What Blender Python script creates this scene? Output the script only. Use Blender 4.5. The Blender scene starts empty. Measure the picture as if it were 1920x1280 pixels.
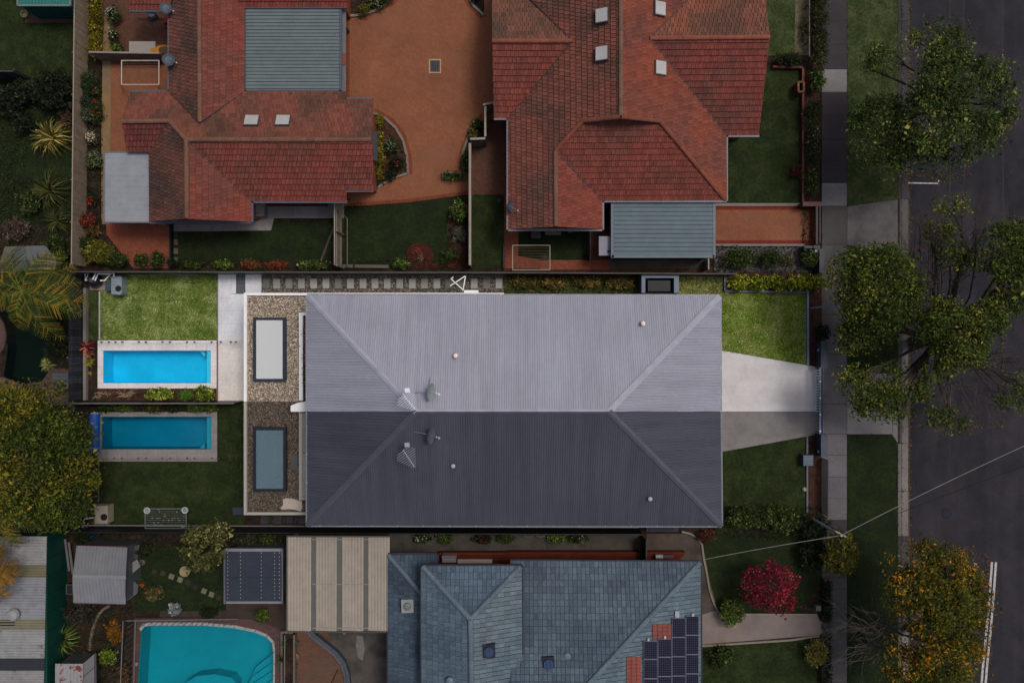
import bpy, math, random
import numpy as np
from mathutils import Vector, Matrix, noise
from mathutils.geometry import tessellate_polygon
R = math.radians
random.seed(7); RNG = np.random.default_rng(7)
sc = bpy.context.scene
COL = sc.collection
# ---------------------------------------------------------------- camera, sky, sun, exposure
H, F = 46.0, 1518.0            # drone height above the ground, focal length in photo pixels
cam = bpy.data.cameras.new("camera"); cam.lens = F / 1920 * 36; cam.sensor_width = 36
cam.clip_start = 0.5; cam.clip_end = 2000
co = bpy.data.objects.new("camera", cam); co.location = (0, 0, H); COL.objects.link(co); sc.camera = co
SUN_EL, SUN_AZ = 67, 58        # soft overcast sun, high, from the street side
world = bpy.data.worlds.new("World"); sc.world = world; world.use_nodes = True
wn = world.node_tree.nodes; wl = world.node_tree.links
sky = wn.new("ShaderNodeTexSky"); sky.sky_type = 'NISHITA'; sky.sun_disc = False
sky.sun_elevation = R(SUN_EL); sky.sun_rotation = R(SUN_AZ); sky.dust_density = 6.0; sky.air_density = 1.0; sky.ozone_density = 0.6
bg = wn["Background"]; bg.inputs[1].default_value = 0.07
wl.new(sky.outputs[0], bg.inputs[0])
sl = bpy.data.lights.new("sun", 'SUN'); sl.energy = 1.05; sl.angle = R(14); sl.color = (1.0, 0.95, 0.88)
so = bpy.data.objects.new("sun", sl); COL.objects.link(so)
sd = Vector((math.cos(R(SUN_EL)) * math.sin(R(SUN_AZ)), math.cos(R(SUN_EL)) * math.cos(R(SUN_AZ)), math.sin(R(SUN_EL))))
so.rotation_euler = sd.to_track_quat('Z', 'Y').to_euler(); so.location = sd * 80
sc.view_settings.view_transform = 'Standard'; sc.view_settings.look = 'None'
sc.view_settings.gamma = 1.0; sc.view_settings.use_curve_mapping = False
sc.view_settings.exposure = 0.22
LUM = 0.74                      # what a white level surface returns under this light
# ---------------------------------------------------------------- helpers
def W(px, py, z=0.0):
    s = (H - z) / F
    return Vector(((px - 960) * s, (640 - py) * s, z))
def PX(n, z=0.0): return n * (H - z) / F
def S(r, g, b, k=1.0):
    o = []
    for c in (r, g, b):
        c /= 255; l = c / 12.92 if c <= .04045 else ((c + .055) / 1.055) ** 2.4
        o.append(min(.86, l * k / LUM))
    return tuple(o) + (1.0,)
ROOT = {}
def tag(o, label=None, cat=None, group=None, kind=None):
    if label: o['label'] = label
    if cat: o['category'] = cat
    if group: o['group'] = group
    if kind: o['kind'] = kind
    return o
def thing(name, label, cat, px, py, z=0.0, group=None):
    o = bpy.data.objects.new(name, None); COL.objects.link(o)
    o.empty_display_size = .2
    w = W(px, py, z); o.location = w; ROOT[o] = w.copy()
    return tag(o, label, cat, group)
def place(name, mesh, parent, M, color=None):
    """a piece sharing its mesh; M is its world matrix"""
    o = bpy.data.objects.new(name, mesh); COL.objects.link(o)
    if parent is not None:
        off = ROOT[parent]; o.parent = parent; ROOT[o] = off
        o.matrix_local = Matrix.Translation(-off) @ M
    else:
        o.matrix_world = M; ROOT[o] = M.translation.copy()
    if color: o.color = color
    return o
class MB:
    def __init__(s): s.v = []; s.f = []; s.c = []
    def face(s, pts, c=None):
        n = len(s.v); s.v += [tuple(p) for p in pts]; s.f.append(tuple(range(n, n + len(pts)))); s.c.append(c or (1, 1, 1, 1)); return s
    def prism(s, pts, z0, z1, c=None):
        a = [Vector((p[0], p[1], z1)) for p in pts]; b = [Vector((p[0], p[1], z0)) for p in pts]
        ar = sum(a[i].x * a[(i + 1) % len(a)].y - a[(i + 1) % len(a)].x * a[i].y for i in range(len(a)))
        if ar < 0: a.reverse(); b.reverse()
        n = len(s.v); k = len(a); s.v += [tuple(p) for p in a + b]
        s.f.append(tuple(range(n, n + k))); s.f.append(tuple(range(n + 2 * k - 1, n + k - 1, -1)))
        for i in range(k):
            j = (i + 1) % k; s.f.append((n + i, n + k + i, n + k + j, n + j))
        s.c += [c or (1, 1, 1, 1)] * (k + 2); return s
    def pprism(s, pts, z0, z1, c=None): return s.prism([W(x, y, z1) for x, y in pts], z0, z1, c)
    def pbox(s, x0, y0, x1, y1, z0, z1, c=None): return s.pprism([(x0, y0), (x1, y0), (x1, y1), (x0, y1)], z0, z1, c)
    def beam(s, p0, p1, w, h, c=None):
        p0 = Vector(p0); p1 = Vector(p1); d = (p1 - p0).normalized()
        u = Vector((-d.y, d.x, 0))
        if u.length < 1e-4: u = Vector((1, 0, 0))
        u = u.normalized() * w / 2; n = d.cross(u).normalized() * h / 2
        q = [p + a * u + b * n for p in (p0, p1) for a, b in ((-1, -1), (1, -1), (1, 1), (-1, 1))]
        k = len(s.v); s.v += [tuple(x) for x in q]
        for f in ((0, 1, 2, 3), (7, 6, 5, 4), (0, 4, 5, 1), (1, 5, 6, 2), (2, 6, 7, 3), (3, 7, 4, 0)):
            s.f.append(tuple(k + i for i in f)); s.c.append(c or (1, 1, 1, 1))
        return s
    def tube(s, pts, r0, r1=None, n=5, c=None):
        pts = [Vector(p) for p in pts]; r1 = r0 if r1 is None else r1; k0 = len(s.v); m = len(pts)
        for i, p in enumerate(pts):
            d = (pts[min(i + 1, m - 1)] - pts[max(i - 1, 0)]).normalized()
            a = d.cross(Vector((0, 0, 1)))
            if a.length < 1e-3: a = Vector((1, 0, 0))
            a.normalize(); b = d.cross(a); r = r0 + (r1 - r0) * i / max(1, m - 1)
            for j in range(n):
                t = 2 * math.pi * j / n; s.v.append(tuple(p + (a * math.cos(t) + b * math.sin(t)) * r))
        for i in range(m - 1):
            for j in range(n):
                j2 = (j + 1) % n; s.f.append((k0 + i * n + j, k0 + i * n + j2, k0 + (i + 1) * n + j2, k0 + (i + 1) * n + j)); s.c.append(c or (1, 1, 1, 1))
        s.f.append(tuple(k0 + j for j in reversed(range(n)))); s.f.append(tuple(k0 + (m - 1) * n + j for j in range(n))); s.c += [c or (1, 1, 1, 1)] * 2
        return s
    def lathe(s, ctr, prof, n=16, axis=None, c=None, sx=1, sy=1):
        """prof: list of (r, z) from below upward"""
        ctr = Vector(ctr); q = Vector((0, 0, 1)).rotation_difference(Vector(axis)) if axis is not None else None
        k = len(s.v)
        for r, z in prof:
            for j in range(n):
                t = 2 * math.pi * j / n; p = Vector((r * sx * math.cos(t), r * sy * math.sin(t), z))
                if q: p = q @ p
                s.v.append(tuple(ctr + p))
        m = len(prof)
        for i in range(m - 1):
            for j in range(n):
                j2 = (j + 1) % n; s.f.append((k + i * n + j, k + i * n + j2, k + (i + 1) * n + j2, k + (i + 1) * n + j)); s.c.append(c or (1, 1, 1, 1))
        s.f.append(tuple(k + j for j in reversed(range(n)))); s.f.append(tuple(k + (m - 1) * n + j for j in range(n))); s.c += [c or (1, 1, 1, 1)] * 2
        return s
    def cyl(s, ctr, r, h, n=16, axis=None, c=None): return s.lathe(ctr, [(r, 0), (r, h)], n, axis, c)
    def ball(s, ctr, r, rz=None, n=12, c=None):
        rz = rz or r; return s.lathe(ctr, [(r * math.cos(a), rz * math.sin(a)) for a in [R(x) for x in (-85, -60, -30, 0, 30, 60, 85)]], n, c=c)
    def build(s, name, mat, parent=None, smooth=False):
        me = bpy.data.meshes.new(name)
        V = np.array(s.v, dtype=float)
        if parent is not None: off = ROOT[parent]
        else:
            mn, mx = V.min(0), V.max(0); off = Vector(((mn[0] + mx[0]) / 2, (mn[1] + mx[1]) / 2, mn[2]))
        V = V - np.array(off)
        me.from_pydata([tuple(x) for x in V], [], s.f)
        at = me.attributes.new('col', 'FLOAT_COLOR', 'FACE')
        at.data.foreach_set('color', np.array([x for c in s.c for x in c], dtype=np.float32))
        if mat: me.materials.append(mat)
        if smooth: me.polygons.foreach_set('use_smooth', [True] * len(me.polygons))
        me.update()
        o = bpy.data.objects.new(name, me); COL.objects.link(o); ROOT[o] = off
        if parent is not None: o.parent = parent
        else: o.location = off
        return o
def quads(name, V, C, mat, parent, nv=4):
    """fast mesh of loose quads: V (N,nv,3) world, C (N,4)"""
    n = len(V); off = ROOT[parent] if parent is not None else Vector((float(V[..., 0].mean()), float(V[..., 1].mean()), float(V[..., 2].min())))
    me = bpy.data.meshes.new(name); v = (V.reshape(-1, 3) - np.array(off)).astype(np.float32)
    me.vertices.add(n * nv); me.vertices.foreach_set('co', v.ravel())
    me.loops.add(n * nv); me.loops.foreach_set('vertex_index', np.arange(n * nv, dtype=np.int32))
    me.polygons.add(n); me.polygons.foreach_set('loop_start', np.arange(0, n * nv, nv, dtype=np.int32))
    at = me.attributes.new('col', 'FLOAT_COLOR', 'FACE'); at.data.foreach_set('color', C.astype(np.float32).ravel())
    me.materials.append(mat); me.update(); me.validate()
    o = bpy.data.objects.new(name, me); COL.objects.link(o); ROOT[o] = off
    if parent is not None: o.parent = parent
    else: o.location = off
    return o
# ---------------------------------------------------------------- materials
MATS = {}
def mat(name, col=(.5, .5, .5, 1), rough=.8, var=.22, scale=3.0, col2=None, s2=.6, lo=.45, hi=.65, bump=0, bs=40, src='rgb', metal=0, spec=.35, fine=.12, trans=0, stretch=None, samt=.1):
    m = bpy.data.materials.new(name); m.use_nodes = True; N = m.node_tree.nodes; L = m.node_tree.links; MATS[name] = m
    b = N["Principled BSDF"]; b.inputs['Roughness'].default_value = rough; b.inputs['Metallic'].default_value = metal
    b.inputs['Specular IOR Level'].default_value = spec
    geo = N.new("ShaderNodeNewGeometry")
    def nz(sc_, det=4, r=.6):
        t = N.new("ShaderNodeTexNoise"); t.inputs['Scale'].default_value = sc_; t.inputs['Detail'].default_value = det; t.inputs['Roughness'].default_value = r
        L.new(geo.outputs['Position'], t.inputs['Vector']); return t
    def mix(mode, f, a, bb):
        x = N.new("ShaderNodeMix"); x.data_type = 'RGBA'; x.blend_type = mode
        for sock, val in ((x.inputs[0], f), (x.inputs[6], a), (x.inputs[7], bb)):
            if hasattr(val, 'is_output'): L.new(val, sock)
            else: sock.default_value = val
        return x.outputs[2]
    if src == 'attr':
        a = N.new("ShaderNodeAttribute"); a.attribute_name = 'col'; base = a.outputs['Color']
    elif src == 'obj':
        a = N.new("ShaderNodeObjectInfo"); base = a.outputs['Color']
    else: base = col
    if col2 is not None:
        t = nz(s2, 5, .65); rp = N.new("ShaderNodeMapRange"); rp.inputs[1].default_value = lo; rp.inputs[2].default_value = hi
        L.new(t.outputs[0], rp.inputs[0]); base = mix('MIX', rp.outputs[0], base, col2)
    for (s_, v_) in ((scale, var), (scale * 14, fine)):
        if v_ <= 0: continue
        t = nz(s_); rp = N.new("ShaderNodeMapRange"); rp.inputs[1].default_value = .3; rp.inputs[2].default_value = .7
        rp.inputs[3].default_value = 1 - v_; rp.inputs[4].default_value = 1 + v_
        L.new(t.outputs[0], rp.inputs[0]); base = mix('MULTIPLY', 1.0, base, rp.outputs[0])
    if stretch:
        mp = N.new("ShaderNodeMapping"); mp.inputs['Scale'].default_value = stretch; L.new(geo.outputs['Position'], mp.inputs[0])
        t = N.new("ShaderNodeTexNoise"); t.inputs['Scale'].default_value = 1; t.inputs['Detail'].default_value = 5; t.inputs['Roughness'].default_value = .6; L.new(mp.outputs[0], t.inputs['Vector'])
        rp = N.new("ShaderNodeMapRange"); rp.inputs[1].default_value = .35; rp.inputs[2].default_value = .65; rp.inputs[3].default_value = 1 - samt; rp.inputs[4].default_value = 1 + samt * .6; L.new(t.outputs[0], rp.inputs[0]); base = mix('MULTIPLY', 1.0, base, rp.outputs[0])
    if hasattr(base, 'is_output'): L.new(base, b.inputs['Base Color'])
    else: b.inputs['Base Color'].default_value = base
    if bump:
        t = nz(bs, 3); bp = N.new("ShaderNodeBump"); bp.inputs['Strength'].default_value = bump; bp.inputs['Distance'].default_value = .03
        L.new(t.outputs[0], bp.inputs['Height']); L.new(bp.outputs[0], b.inputs['Normal'])
    if trans:
        tr = N.new("ShaderNodeBsdfTranslucent"); mx = N.new("ShaderNodeMixShader"); mx.inputs[0].default_value = trans
        if hasattr(base, 'is_output'): L.new(base, tr.inputs[0])
        L.new(b.outputs[0], mx.inputs[1]); L.new(tr.outputs[0], mx.inputs[2]); L.new(mx.outputs[0], N["Material Output"].inputs[0])
    return m
def brickmat(name, c1, c2, joint, w=.22, h=.075, rot=45, off=.5, patch=None, mortar=.006):
    m = bpy.data.materials.new(name); m.use_nodes = True; N = m.node_tree.nodes; L = m.node_tree.links
    b = N["Principled BSDF"]; b.inputs['Roughness'].default_value = .85; b.inputs['Specular IOR Level'].default_value = .2
    geo = N.new("ShaderNodeNewGeometry"); mp = N.new("ShaderNodeMapping"); mp.inputs['Rotation'].default_value = (0, 0, R(rot)); L.new(geo.outputs['Position'], mp.inputs[0])
    br = N.new("ShaderNodeTexBrick"); L.new(mp.outputs[0], br.inputs[0]); br.offset = off
    br.inputs['Color1'].default_value = c1; br.inputs['Color2'].default_value = c2; br.inputs['Mortar'].default_value = joint
    br.inputs['Scale'].default_value = 1; br.inputs['Mortar Size'].default_value = mortar; br.inputs['Brick Width'].default_value = w; br.inputs['Row Height'].default_value = h
    t = N.new("ShaderNodeTexNoise"); t.inputs['Scale'].default_value = .55; t.inputs['Detail'].default_value = 7; t.inputs['Roughness'].default_value = .62; L.new(geo.outputs['Position'], t.inputs[0])
    rp = N.new("ShaderNodeMapRange"); rp.inputs[1].default_value = .3; rp.inputs[2].default_value = .7; rp.inputs[3].default_value = .83; rp.inputs[4].default_value = 1.12; L.new(t.outputs[0], rp.inputs[0])
    x = N.new("ShaderNodeMix"); x.data_type = 'RGBA'; x.blend_type = 'MULTIPLY'; x.inputs[0].default_value = 1
    L.new(br.outputs[0], x.inputs[6]); L.new(rp.outputs[0], x.inputs[7]); out = x.outputs[2]
    if patch:
        t2 = N.new("ShaderNodeTexNoise"); t2.inputs['Scale'].default_value = .35; t2.inputs['Detail'].default_value = 6; L.new(geo.outputs['Position'], t2.inputs[0])
        r2 = N.new("ShaderNodeMapRange"); r2.inputs[1].default_value = .52; r2.inputs[2].default_value = .68; r2.inputs[4].default_value = .7; L.new(t2.outputs[0], r2.inputs[0])
        y = N.new("ShaderNodeMix"); y.data_type = 'RGBA'; L.new(r2.outputs[0], y.inputs[0]); L.new(out, y.inputs[6]); y.inputs[7].default_value = patch; out = y.outputs[2]
    L.new(out, b.inputs['Base Color'])
    bp = N.new("ShaderNodeBump"); bp.inputs['Strength'].default_value = .4; bp.inputs['Distance'].default_value = .01; bp.invert = True
    L.new(br.outputs['Fac'], bp.inputs['Height']); L.new(bp.outputs[0], b.inputs['Normal'])
    return m
def watermat(name, tint, rough=.03, wave=.25, refl=1.0):
    m = bpy.data.materials.new(name); m.use_nodes = True; N = m.node_tree.nodes; L = m.node_tree.links
    N.remove(N["Principled BSDF"]); tr = N.new("ShaderNodeBsdfTransparent"); tr.inputs[0].default_value = tint
    gl = N.new("ShaderNodeBsdfGlossy"); gl.inputs['Roughness'].default_value = rough
    fr = N.new("ShaderNodeFresnel"); fr.inputs[0].default_value = 1.33
    geo = N.new("ShaderNodeNewGeometry"); t = N.new("ShaderNodeTexNoise"); t.inputs['Scale'].default_value = 3.5; t.inputs['Detail'].default_value = 3; L.new(geo.outputs['Position'], t.inputs[0])
    bp = N.new("ShaderNodeBump"); bp.inputs['Strength'].default_value = wave; bp.inputs['Distance'].default_value = .05; L.new(t.outputs[0], bp.inputs['Height'])
    L.new(bp.outputs[0], gl.inputs['Normal']); L.new(bp.outputs[0], fr.inputs['Normal'])
    ml = N.new("ShaderNodeMath"); ml.operation = 'MULTIPLY'; ml.inputs[1].default_value = refl; L.new(fr.outputs[0], ml.inputs[0])
    mx = N.new("ShaderNodeMixShader"); L.new(ml.outputs[0], mx.inputs[0]); L.new(tr.outputs[0], mx.inputs[1]); L.new(gl.outputs[0], mx.inputs[2])
    L.new(mx.outputs[0], N["Material Output"].inputs[0]); return m
def glassmat(name, tint, sky_share, sky_col, ior=1.5):
    m = bpy.data.materials.new(name); m.use_nodes = True; N = m.node_tree.nodes; L = m.node_tree.links
    N.remove(N["Principled BSDF"]); tr = N.new("ShaderNodeBsdfTransparent"); tr.inputs[0].default_value = tint
    df = N.new("ShaderNodeBsdfDiffuse"); df.inputs[0].default_value = sky_col; gl = N.new("ShaderNodeBsdfGlossy"); gl.inputs['Roughness'].default_value = .02
    a = N.new("ShaderNodeMixShader"); a.inputs[0].default_value = sky_share; L.new(tr.outputs[0], a.inputs[1]); L.new(df.outputs[0], a.inputs[2])
    fr = N.new("ShaderNodeFresnel"); fr.inputs[0].default_value = ior; b = N.new("ShaderNodeMixShader"); L.new(fr.outputs[0], b.inputs[0]); L.new(a.outputs[0], b.inputs[1]); L.new(gl.outputs[0], b.inputs[2])
    L.new(b.outputs[0], N["Material Output"].inputs[0]); return m
M = {}
M['piece'] = mat('piece_finish', src='obj', var=.2, scale=2.5, fine=.15, rough=.85, spec=.2)
M['metalpiece'] = mat('painted_metal', src='obj', var=.1, scale=1.2, fine=.05, rough=.5, spec=.4)
M['tilepiece'] = mat('roof_tile_piece', src='obj', var=.26, scale=13, fine=.14, rough=.85, spec=.15)
M['tiles'] = mat('roof_tile', src='attr', var=.26, scale=13, fine=.14, rough=.85, spec=.15)
M['leaf'] = mat('leaf', src='attr', var=.2, scale=.7, fine=.1, rough=.72, spec=.18, trans=.16)
M['petal'] = mat('petal', src='attr', var=.05, fine=0, rough=.6, spec=.2)
M['blade'] = mat('grass_blade', src='attr', var=.1, scale=.8, fine=0, rough=.7, spec=.2, trans=.1)
M['attr'] = mat('painted', src='attr', var=.1, scale=2, fine=.08, rough=.65)
def flat(c, name='paint', rough=.6, var=.12, fine=.06, metal=0, scale=2.0, spec=.35):
    k = (name, tuple(round(x, 4) for x in c), rough)
    if k not in M: M[k] = mat(name, c, rough, var, scale, fine=fine, metal=metal, spec=spec)
    return M[k]
M['soil'] = mat('soil', S(34, 28, 24), col2=S(52, 40, 32), s2=1.2, var=.35, scale=4, fine=.4, bump=.6, bs=30, rough=.95, spec=.1)
M['mulch'] = mat('mulch', S(62, 42, 34), col2=S(44, 32, 28), s2=2.5, var=.35, scale=6, fine=.45, bump=.7, bs=40, rough=.95, spec=.1)
M['redmulch'] = mat('red_mulch', S(66, 30, 26), col2=S(48, 26, 22), s2=2, var=.35, scale=6, fine=.45, bump=.7, bs=40, rough=.95, spec=.1)
M['asphalt'] = mat('asphalt', S(44, 42, 47), col2=S(34, 33, 40), s2=.25, lo=.4, hi=.62, var=.16, scale=1.1, fine=.22, stretch=(1.1, .05, 1), samt=.16, bump=.3, bs=90, rough=.9, spec=.2)
M['bark'] = mat('bark', S(70, 62, 52), col2=S(45, 40, 34), s2=4, var=.3, scale=8, rough=.9)
M['twig'] = mat('twig', S(66, 60, 56), var=.2, scale=4, rough=.9)
def grassmat(name, a, b, c):
    m = mat(name, a, col2=b, s2=1.1, lo=.42, hi=.62, var=.3, scale=5, fine=.4, bump=.8, bs=45, rough=.9, spec=.15)
    return m
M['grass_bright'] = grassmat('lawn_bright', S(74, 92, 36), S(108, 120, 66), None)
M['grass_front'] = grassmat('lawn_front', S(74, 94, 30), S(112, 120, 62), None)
M['grass_dimmed'] = grassmat('lawn_dimmed', S(27, 37, 16), S(40, 50, 24), None)  # lawns outside the bright lot: dimming painted into the grass colour
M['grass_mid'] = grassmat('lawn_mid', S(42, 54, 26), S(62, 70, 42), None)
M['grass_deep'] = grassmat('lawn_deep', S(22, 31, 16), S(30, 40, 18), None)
M['conc'] = mat('concrete', src='obj', var=.14, scale=.8, fine=.12, col2=None, bump=.15, bs=60, rough=.9, spec=.2)
M['conc_bright'] = mat('concrete_bright', S(180, 178, 179), col2=S(168, 165, 165), s2=.9, lo=.48, hi=.75, var=.05, scale=2.6, fine=.12, stretch=(.15, 2.2, 1), samt=.05, bump=.12, bs=60, rough=.85, spec=.25)
M['conc_grey_dimmed'] = mat('concrete_grey_dimmed', S(110, 107, 107), col2=S(99, 96, 96), s2=.9, var=.08, stretch=(.15, 2.2, 1), samt=.07, scale=1, fine=.1, bump=.15, bs=60, rough=.9)  # bright driveway's concrete with dimming painted into its colour
M['conc_dark'] = mat('concrete_dark', S(62, 58, 54), col2=S(46, 44, 42), s2=.8, var=.2, scale=1.2, fine=.14, bump=.2, bs=60, rough=.9)
M['orange'] = brickmat('orange_paver', S(122, 78, 56), S(112, 70, 50), S(90, 60, 46), w=.2, h=.1, rot=45, patch=S(108, 74, 56))
M['orange_edge'] = brickmat('orange_edge_paver', S(112, 58, 36), S(98, 50, 34), S(74, 44, 34), w=.1, h=.2, rot=0, off=0)
M['brown_pave'] = brickmat('brown_paver', S(86, 58, 46), S(72, 48, 40), S(50, 38, 32), w=.2, h=.1, rot=45, patch=S(62, 48, 40))
M['red_pave'] = brickmat('red_paver', S(118, 66, 48), S(104, 56, 42), S(70, 44, 36), w=.22, h=.11, rot=38)
M['pool_brick'] = brickmat('pool_brick', S(84, 64, 60), S(70, 54, 52), S(52, 42, 42), w=.22, h=.11, rot=0)
M['patio'] = brickmat('patio_brick', S(94, 66, 54), S(80, 58, 48), S(50, 40, 36), w=.23, h=.115, rot=0, patch=S(76, 62, 52))
def gravelmat(name, a, b, c):
    m = bpy.data.materials.new(name); m.use_nodes = True; N = m.node_tree.nodes; L = m.node_tree.links
    bs = N["Principled BSDF"]; bs.inputs['Roughness'].default_value = .9; bs.inputs['Specular IOR Level'].default_value = .2
    geo = N.new("ShaderNodeNewGeometry"); vo = N.new("ShaderNodeTexVoronoi"); vo.inputs['Scale'].default_value = 17; L.new(geo.outputs['Position'], vo.inputs[0])
    cr = N.new("ShaderNodeValToRGB"); e = cr.color_ramp.elements; e[0].color = a; e[1].color = c; x = cr.color_ramp.elements.new(.55); x.color = b
    sp = N.new("ShaderNodeSeparateColor"); L.new(vo.outputs['Color'], sp.inputs[0]); L.new(sp.outputs[0], cr.inputs[0])
    L.new(cr.outputs[0], bs.inputs['Base Color'])
    bp = N.new("ShaderNodeBump"); bp.invert = True; bp.inputs['Distance'].default_value = .04; bp.inputs['Strength'].default_value = 1; L.new(vo.outputs['Distance'], bp.inputs['Height']); L.new(bp.outputs[0], bs.inputs['Normal'])
    return m
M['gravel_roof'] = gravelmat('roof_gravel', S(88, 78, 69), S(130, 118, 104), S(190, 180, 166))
M['gravel_roof_dimmed'] = gravelmat('roof_gravel_dimmed', S(50, 42, 37), S(76, 66, 58), S(112, 100, 90))  # same roof gravel with dimming painted into its colours
M['gravel_path'] = gravelmat('path_gravel', S(48, 45, 42), S(78, 73, 68), S(120, 112, 102))
# ---------------------------------------------------------------- unit meshes
def unit_box():
    b = MB(); b.prism([(-.5, -.5), (.5, -.5), (.5, .5), (-.5, .5)], -.5, .5); return b
def proto(mb, name, mt):
    o = mb.build(name, mt); me = o.data
    off = ROOT[o]; me.transform(Matrix.Translation(off)); bpy.data.objects.remove(o); return me
BOX = proto(unit_box(), 'box_piece', M['piece'])
BOXM = proto(unit_box(), 'metal_piece', M['metalpiece'])
BOXC = proto(unit_box(), 'concrete_piece', M['conc'])
def boxM(c, size, rz=0):
    return Matrix.Translation(Vector(c)) @ Matrix.Rotation(rz, 4, 'Z') @ Matrix.Diagonal((size[0], size[1], size[2], 1))
def cv(c, v=.15):
    k = 1 + random.uniform(-v, v); h = random.uniform(-v, v) * .25
    return (min(.9, c[0] * k * (1 + h)), min(.9, c[1] * k), min(.9, c[2] * k * (1 - h)), 1)
def pbox_piece(name, x0, y0, x1, y1, z0, z1, parent, color, mesh=None, v=.08):
    a = W(x0, y0, z1); b = W(x1, y1, z1)
    return place(name, mesh or BOXC, parent, boxM(((a.x + b.x) / 2, (a.y + b.y) / 2, (z0 + z1) / 2), (abs(a.x - b.x), abs(a.y - b.y), z1 - z0)), cv(color, v))
# ---------------------------------------------------------------- roofs
def clip(poly, u0, u1, v0, v1):
    for ax, lim, sg in ((0, u0, 1), (0, u1, -1), (1, v0, 1), (1, v1, -1)):
        out = []; n = len(poly)
        for i in range(n):
            a, b = poly[i], poly[(i + 1) % n]; da = (a[ax] - lim) * sg; db = (b[ax] - lim) * sg
            if da >= 0: out.append(a)
            if (da > 0 and db < 0) or (da < 0 and db > 0):
                t = da / (da - db); out.append((a[0] + (b[0] - a[0]) * t, a[1] + (b[1] - a[1]) * t))
        poly = out
        if len(poly) < 3: return []
    return poly
def area(p): return abs(sum(p[i][0] * p[(i + 1) % len(p)][1] - p[(i + 1) % len(p)][0] * p[i][1] for i in range(len(p)))) / 2
def frame(P, along=None):
    n = Vector((0, 0, 0)); k = len(P); c = sum(P, Vector()) / k
    for i in range(k): n += (P[i] - c).cross(P[(i + 1) % k] - c)
    n.normalize()
    if n.z < 0: n.negate()
    if along is None:
        v = Vector((0, 0, 1)) - n * n.z; v.normalize()
    else:
        v = Vector(along) - n * n.dot(Vector(along)); v.normalize()
    u = v.cross(n).normalized()
    return c, u, v, n
def corr(pts, parent, color, along=None, sheet=.76, period=.11, amp=.02, name='roof_sheet', prof=((0, 0), (.3, 0), (.45, 1), (.85, 1)), v=.03, matx=None, lift=0.0):
    P = [W(*p) for p in pts]; c, u, vv, n = frame(P, along)
    poly = [((p - c).dot(u), (p - c).dot(vv)) for p in P]
    ua = min(p[0] for p in poly); ub = max(p[0] for p in poly); k = max(1, round((ub - ua) / sheet)); sw = (ub - ua) / k
    m = matx or M['attr']
    for i in range(k):
        mb = MB(); a0 = ua + i * sw; per = sw / max(1, round(sw / period)); cc = cv(color, v)
        br = []
        t = 0
        while t < sw - 1e-6:
            for f, hh in prof: br.append((a0 + t + f * per, hh * amp))
            t += per
        br.append((a0 + sw, 0))
        for (x0, h0), (x1, h1) in zip(br, br[1:]):
            q = clip(poly, x0, x1, -1e3, 1e3)
            if len(q) < 3 or area(q) < 1e-5: continue
            mb.face([c + u * x + vv * y + n * (lift + .03 + (h0 + (h1 - h0) * (x - x0) / (x1 - x0))) for x, y in q], cc)
        if mb.f: mb.build(name, m, parent)
CAP = None
def cap_line(parent, p0, p1, color, r=.12, L=.42, name='ridge_tile'):
    global CAP
    if CAP is None:
        b = MB(); n = 7
        for i in range(n):
            a, a2 = math.pi * i / n, math.pi * (i + 1) / n
            b.face([(1.06 * math.cos(a), -.5, 1.06 * math.sin(a)), (1.06 * math.cos(a2), -.5, 1.06 * math.sin(a2)), (.94 * math.cos(a2), .5, .94 * math.sin(a2)), (.94 * math.cos(a), .5, .94 * math.sin(a))])
        b.face([(1.06 * math.cos(math.pi * i / n), -.5, 1.06 * math.sin(math.pi * i / n)) for i in range(n + 1)])
        CAP = proto(b, 'ridge_tile', M['tilepiece'])
    a = W(*p0); b = W(*p1); d = b - a; k = max(1, round(d.length / L)); y = d.normalized(); x = y.cross(Vector((0, 0, 1))).normalized(); z = x.cross(y)
    rot = Matrix((x, y, z)).transposed().to_4x4()
    for i in range(k):
        c = a + d * ((i + .5) / k) + z * .03
        place(name, CAP, parent, Matrix.Translation(c) @ rot @ Matrix.Diagonal((r, d.length / k * 1.04, r * .75, 1)), cv(color, .12))
TILES = {}
def tile_mesh(w, c):
    k = (round(w, 3), round(c, 3))
    if k not in TILES:
        b = MB(); tile_geo(b, [(0, 0), (w, 0), (w, c), (0, c)], 0, w, 0, c, Vector((0, 0, 0)), Vector((1, 0, 0)), Vector((0, 1, 0)), Vector((0, 0, 1)), (1, 1, 1, 1))
        TILES[k] = proto(b, 'roof_tile', M['tilepiece'])
    return TILES[k]
def tile_geo(b, poly, u0, u1, v0, v1, c, u, v, n, col):
    w = u1 - u0
    for (a, e, hh) in ((0.045, .64, 0.0), (.64, .955, .02)):
        q = clip(poly, u0 + a * w, u0 + e * w, v0 + (v1 - v0) * .075, v1)
        if len(q) < 3 or area(q) < 2e-4: continue
        hi = lambda y: .07 - (y - v0) / (v1 - v0) * .062 + hh
        b.face([c + u * x + v * y + n * hi(y) for x, y in q], col)
        for i in range(len(q)):
            p, r = q[i], q[(i + 1) % len(q)]
            if (p[1] - v0) < .09 * (v1 - v0) and (r[1] - v0) < .09 * (v1 - v0) or abs(p[0] - r[0]) < 1e-5:
                b.face([c + u * p[0] + v * p[1] + n * hi(p[1]), c + u * p[0] + v * p[1], c + u * r[0] + v * r[1], c + u * r[0] + v * r[1] + n * hi(r[1])], col)
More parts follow.
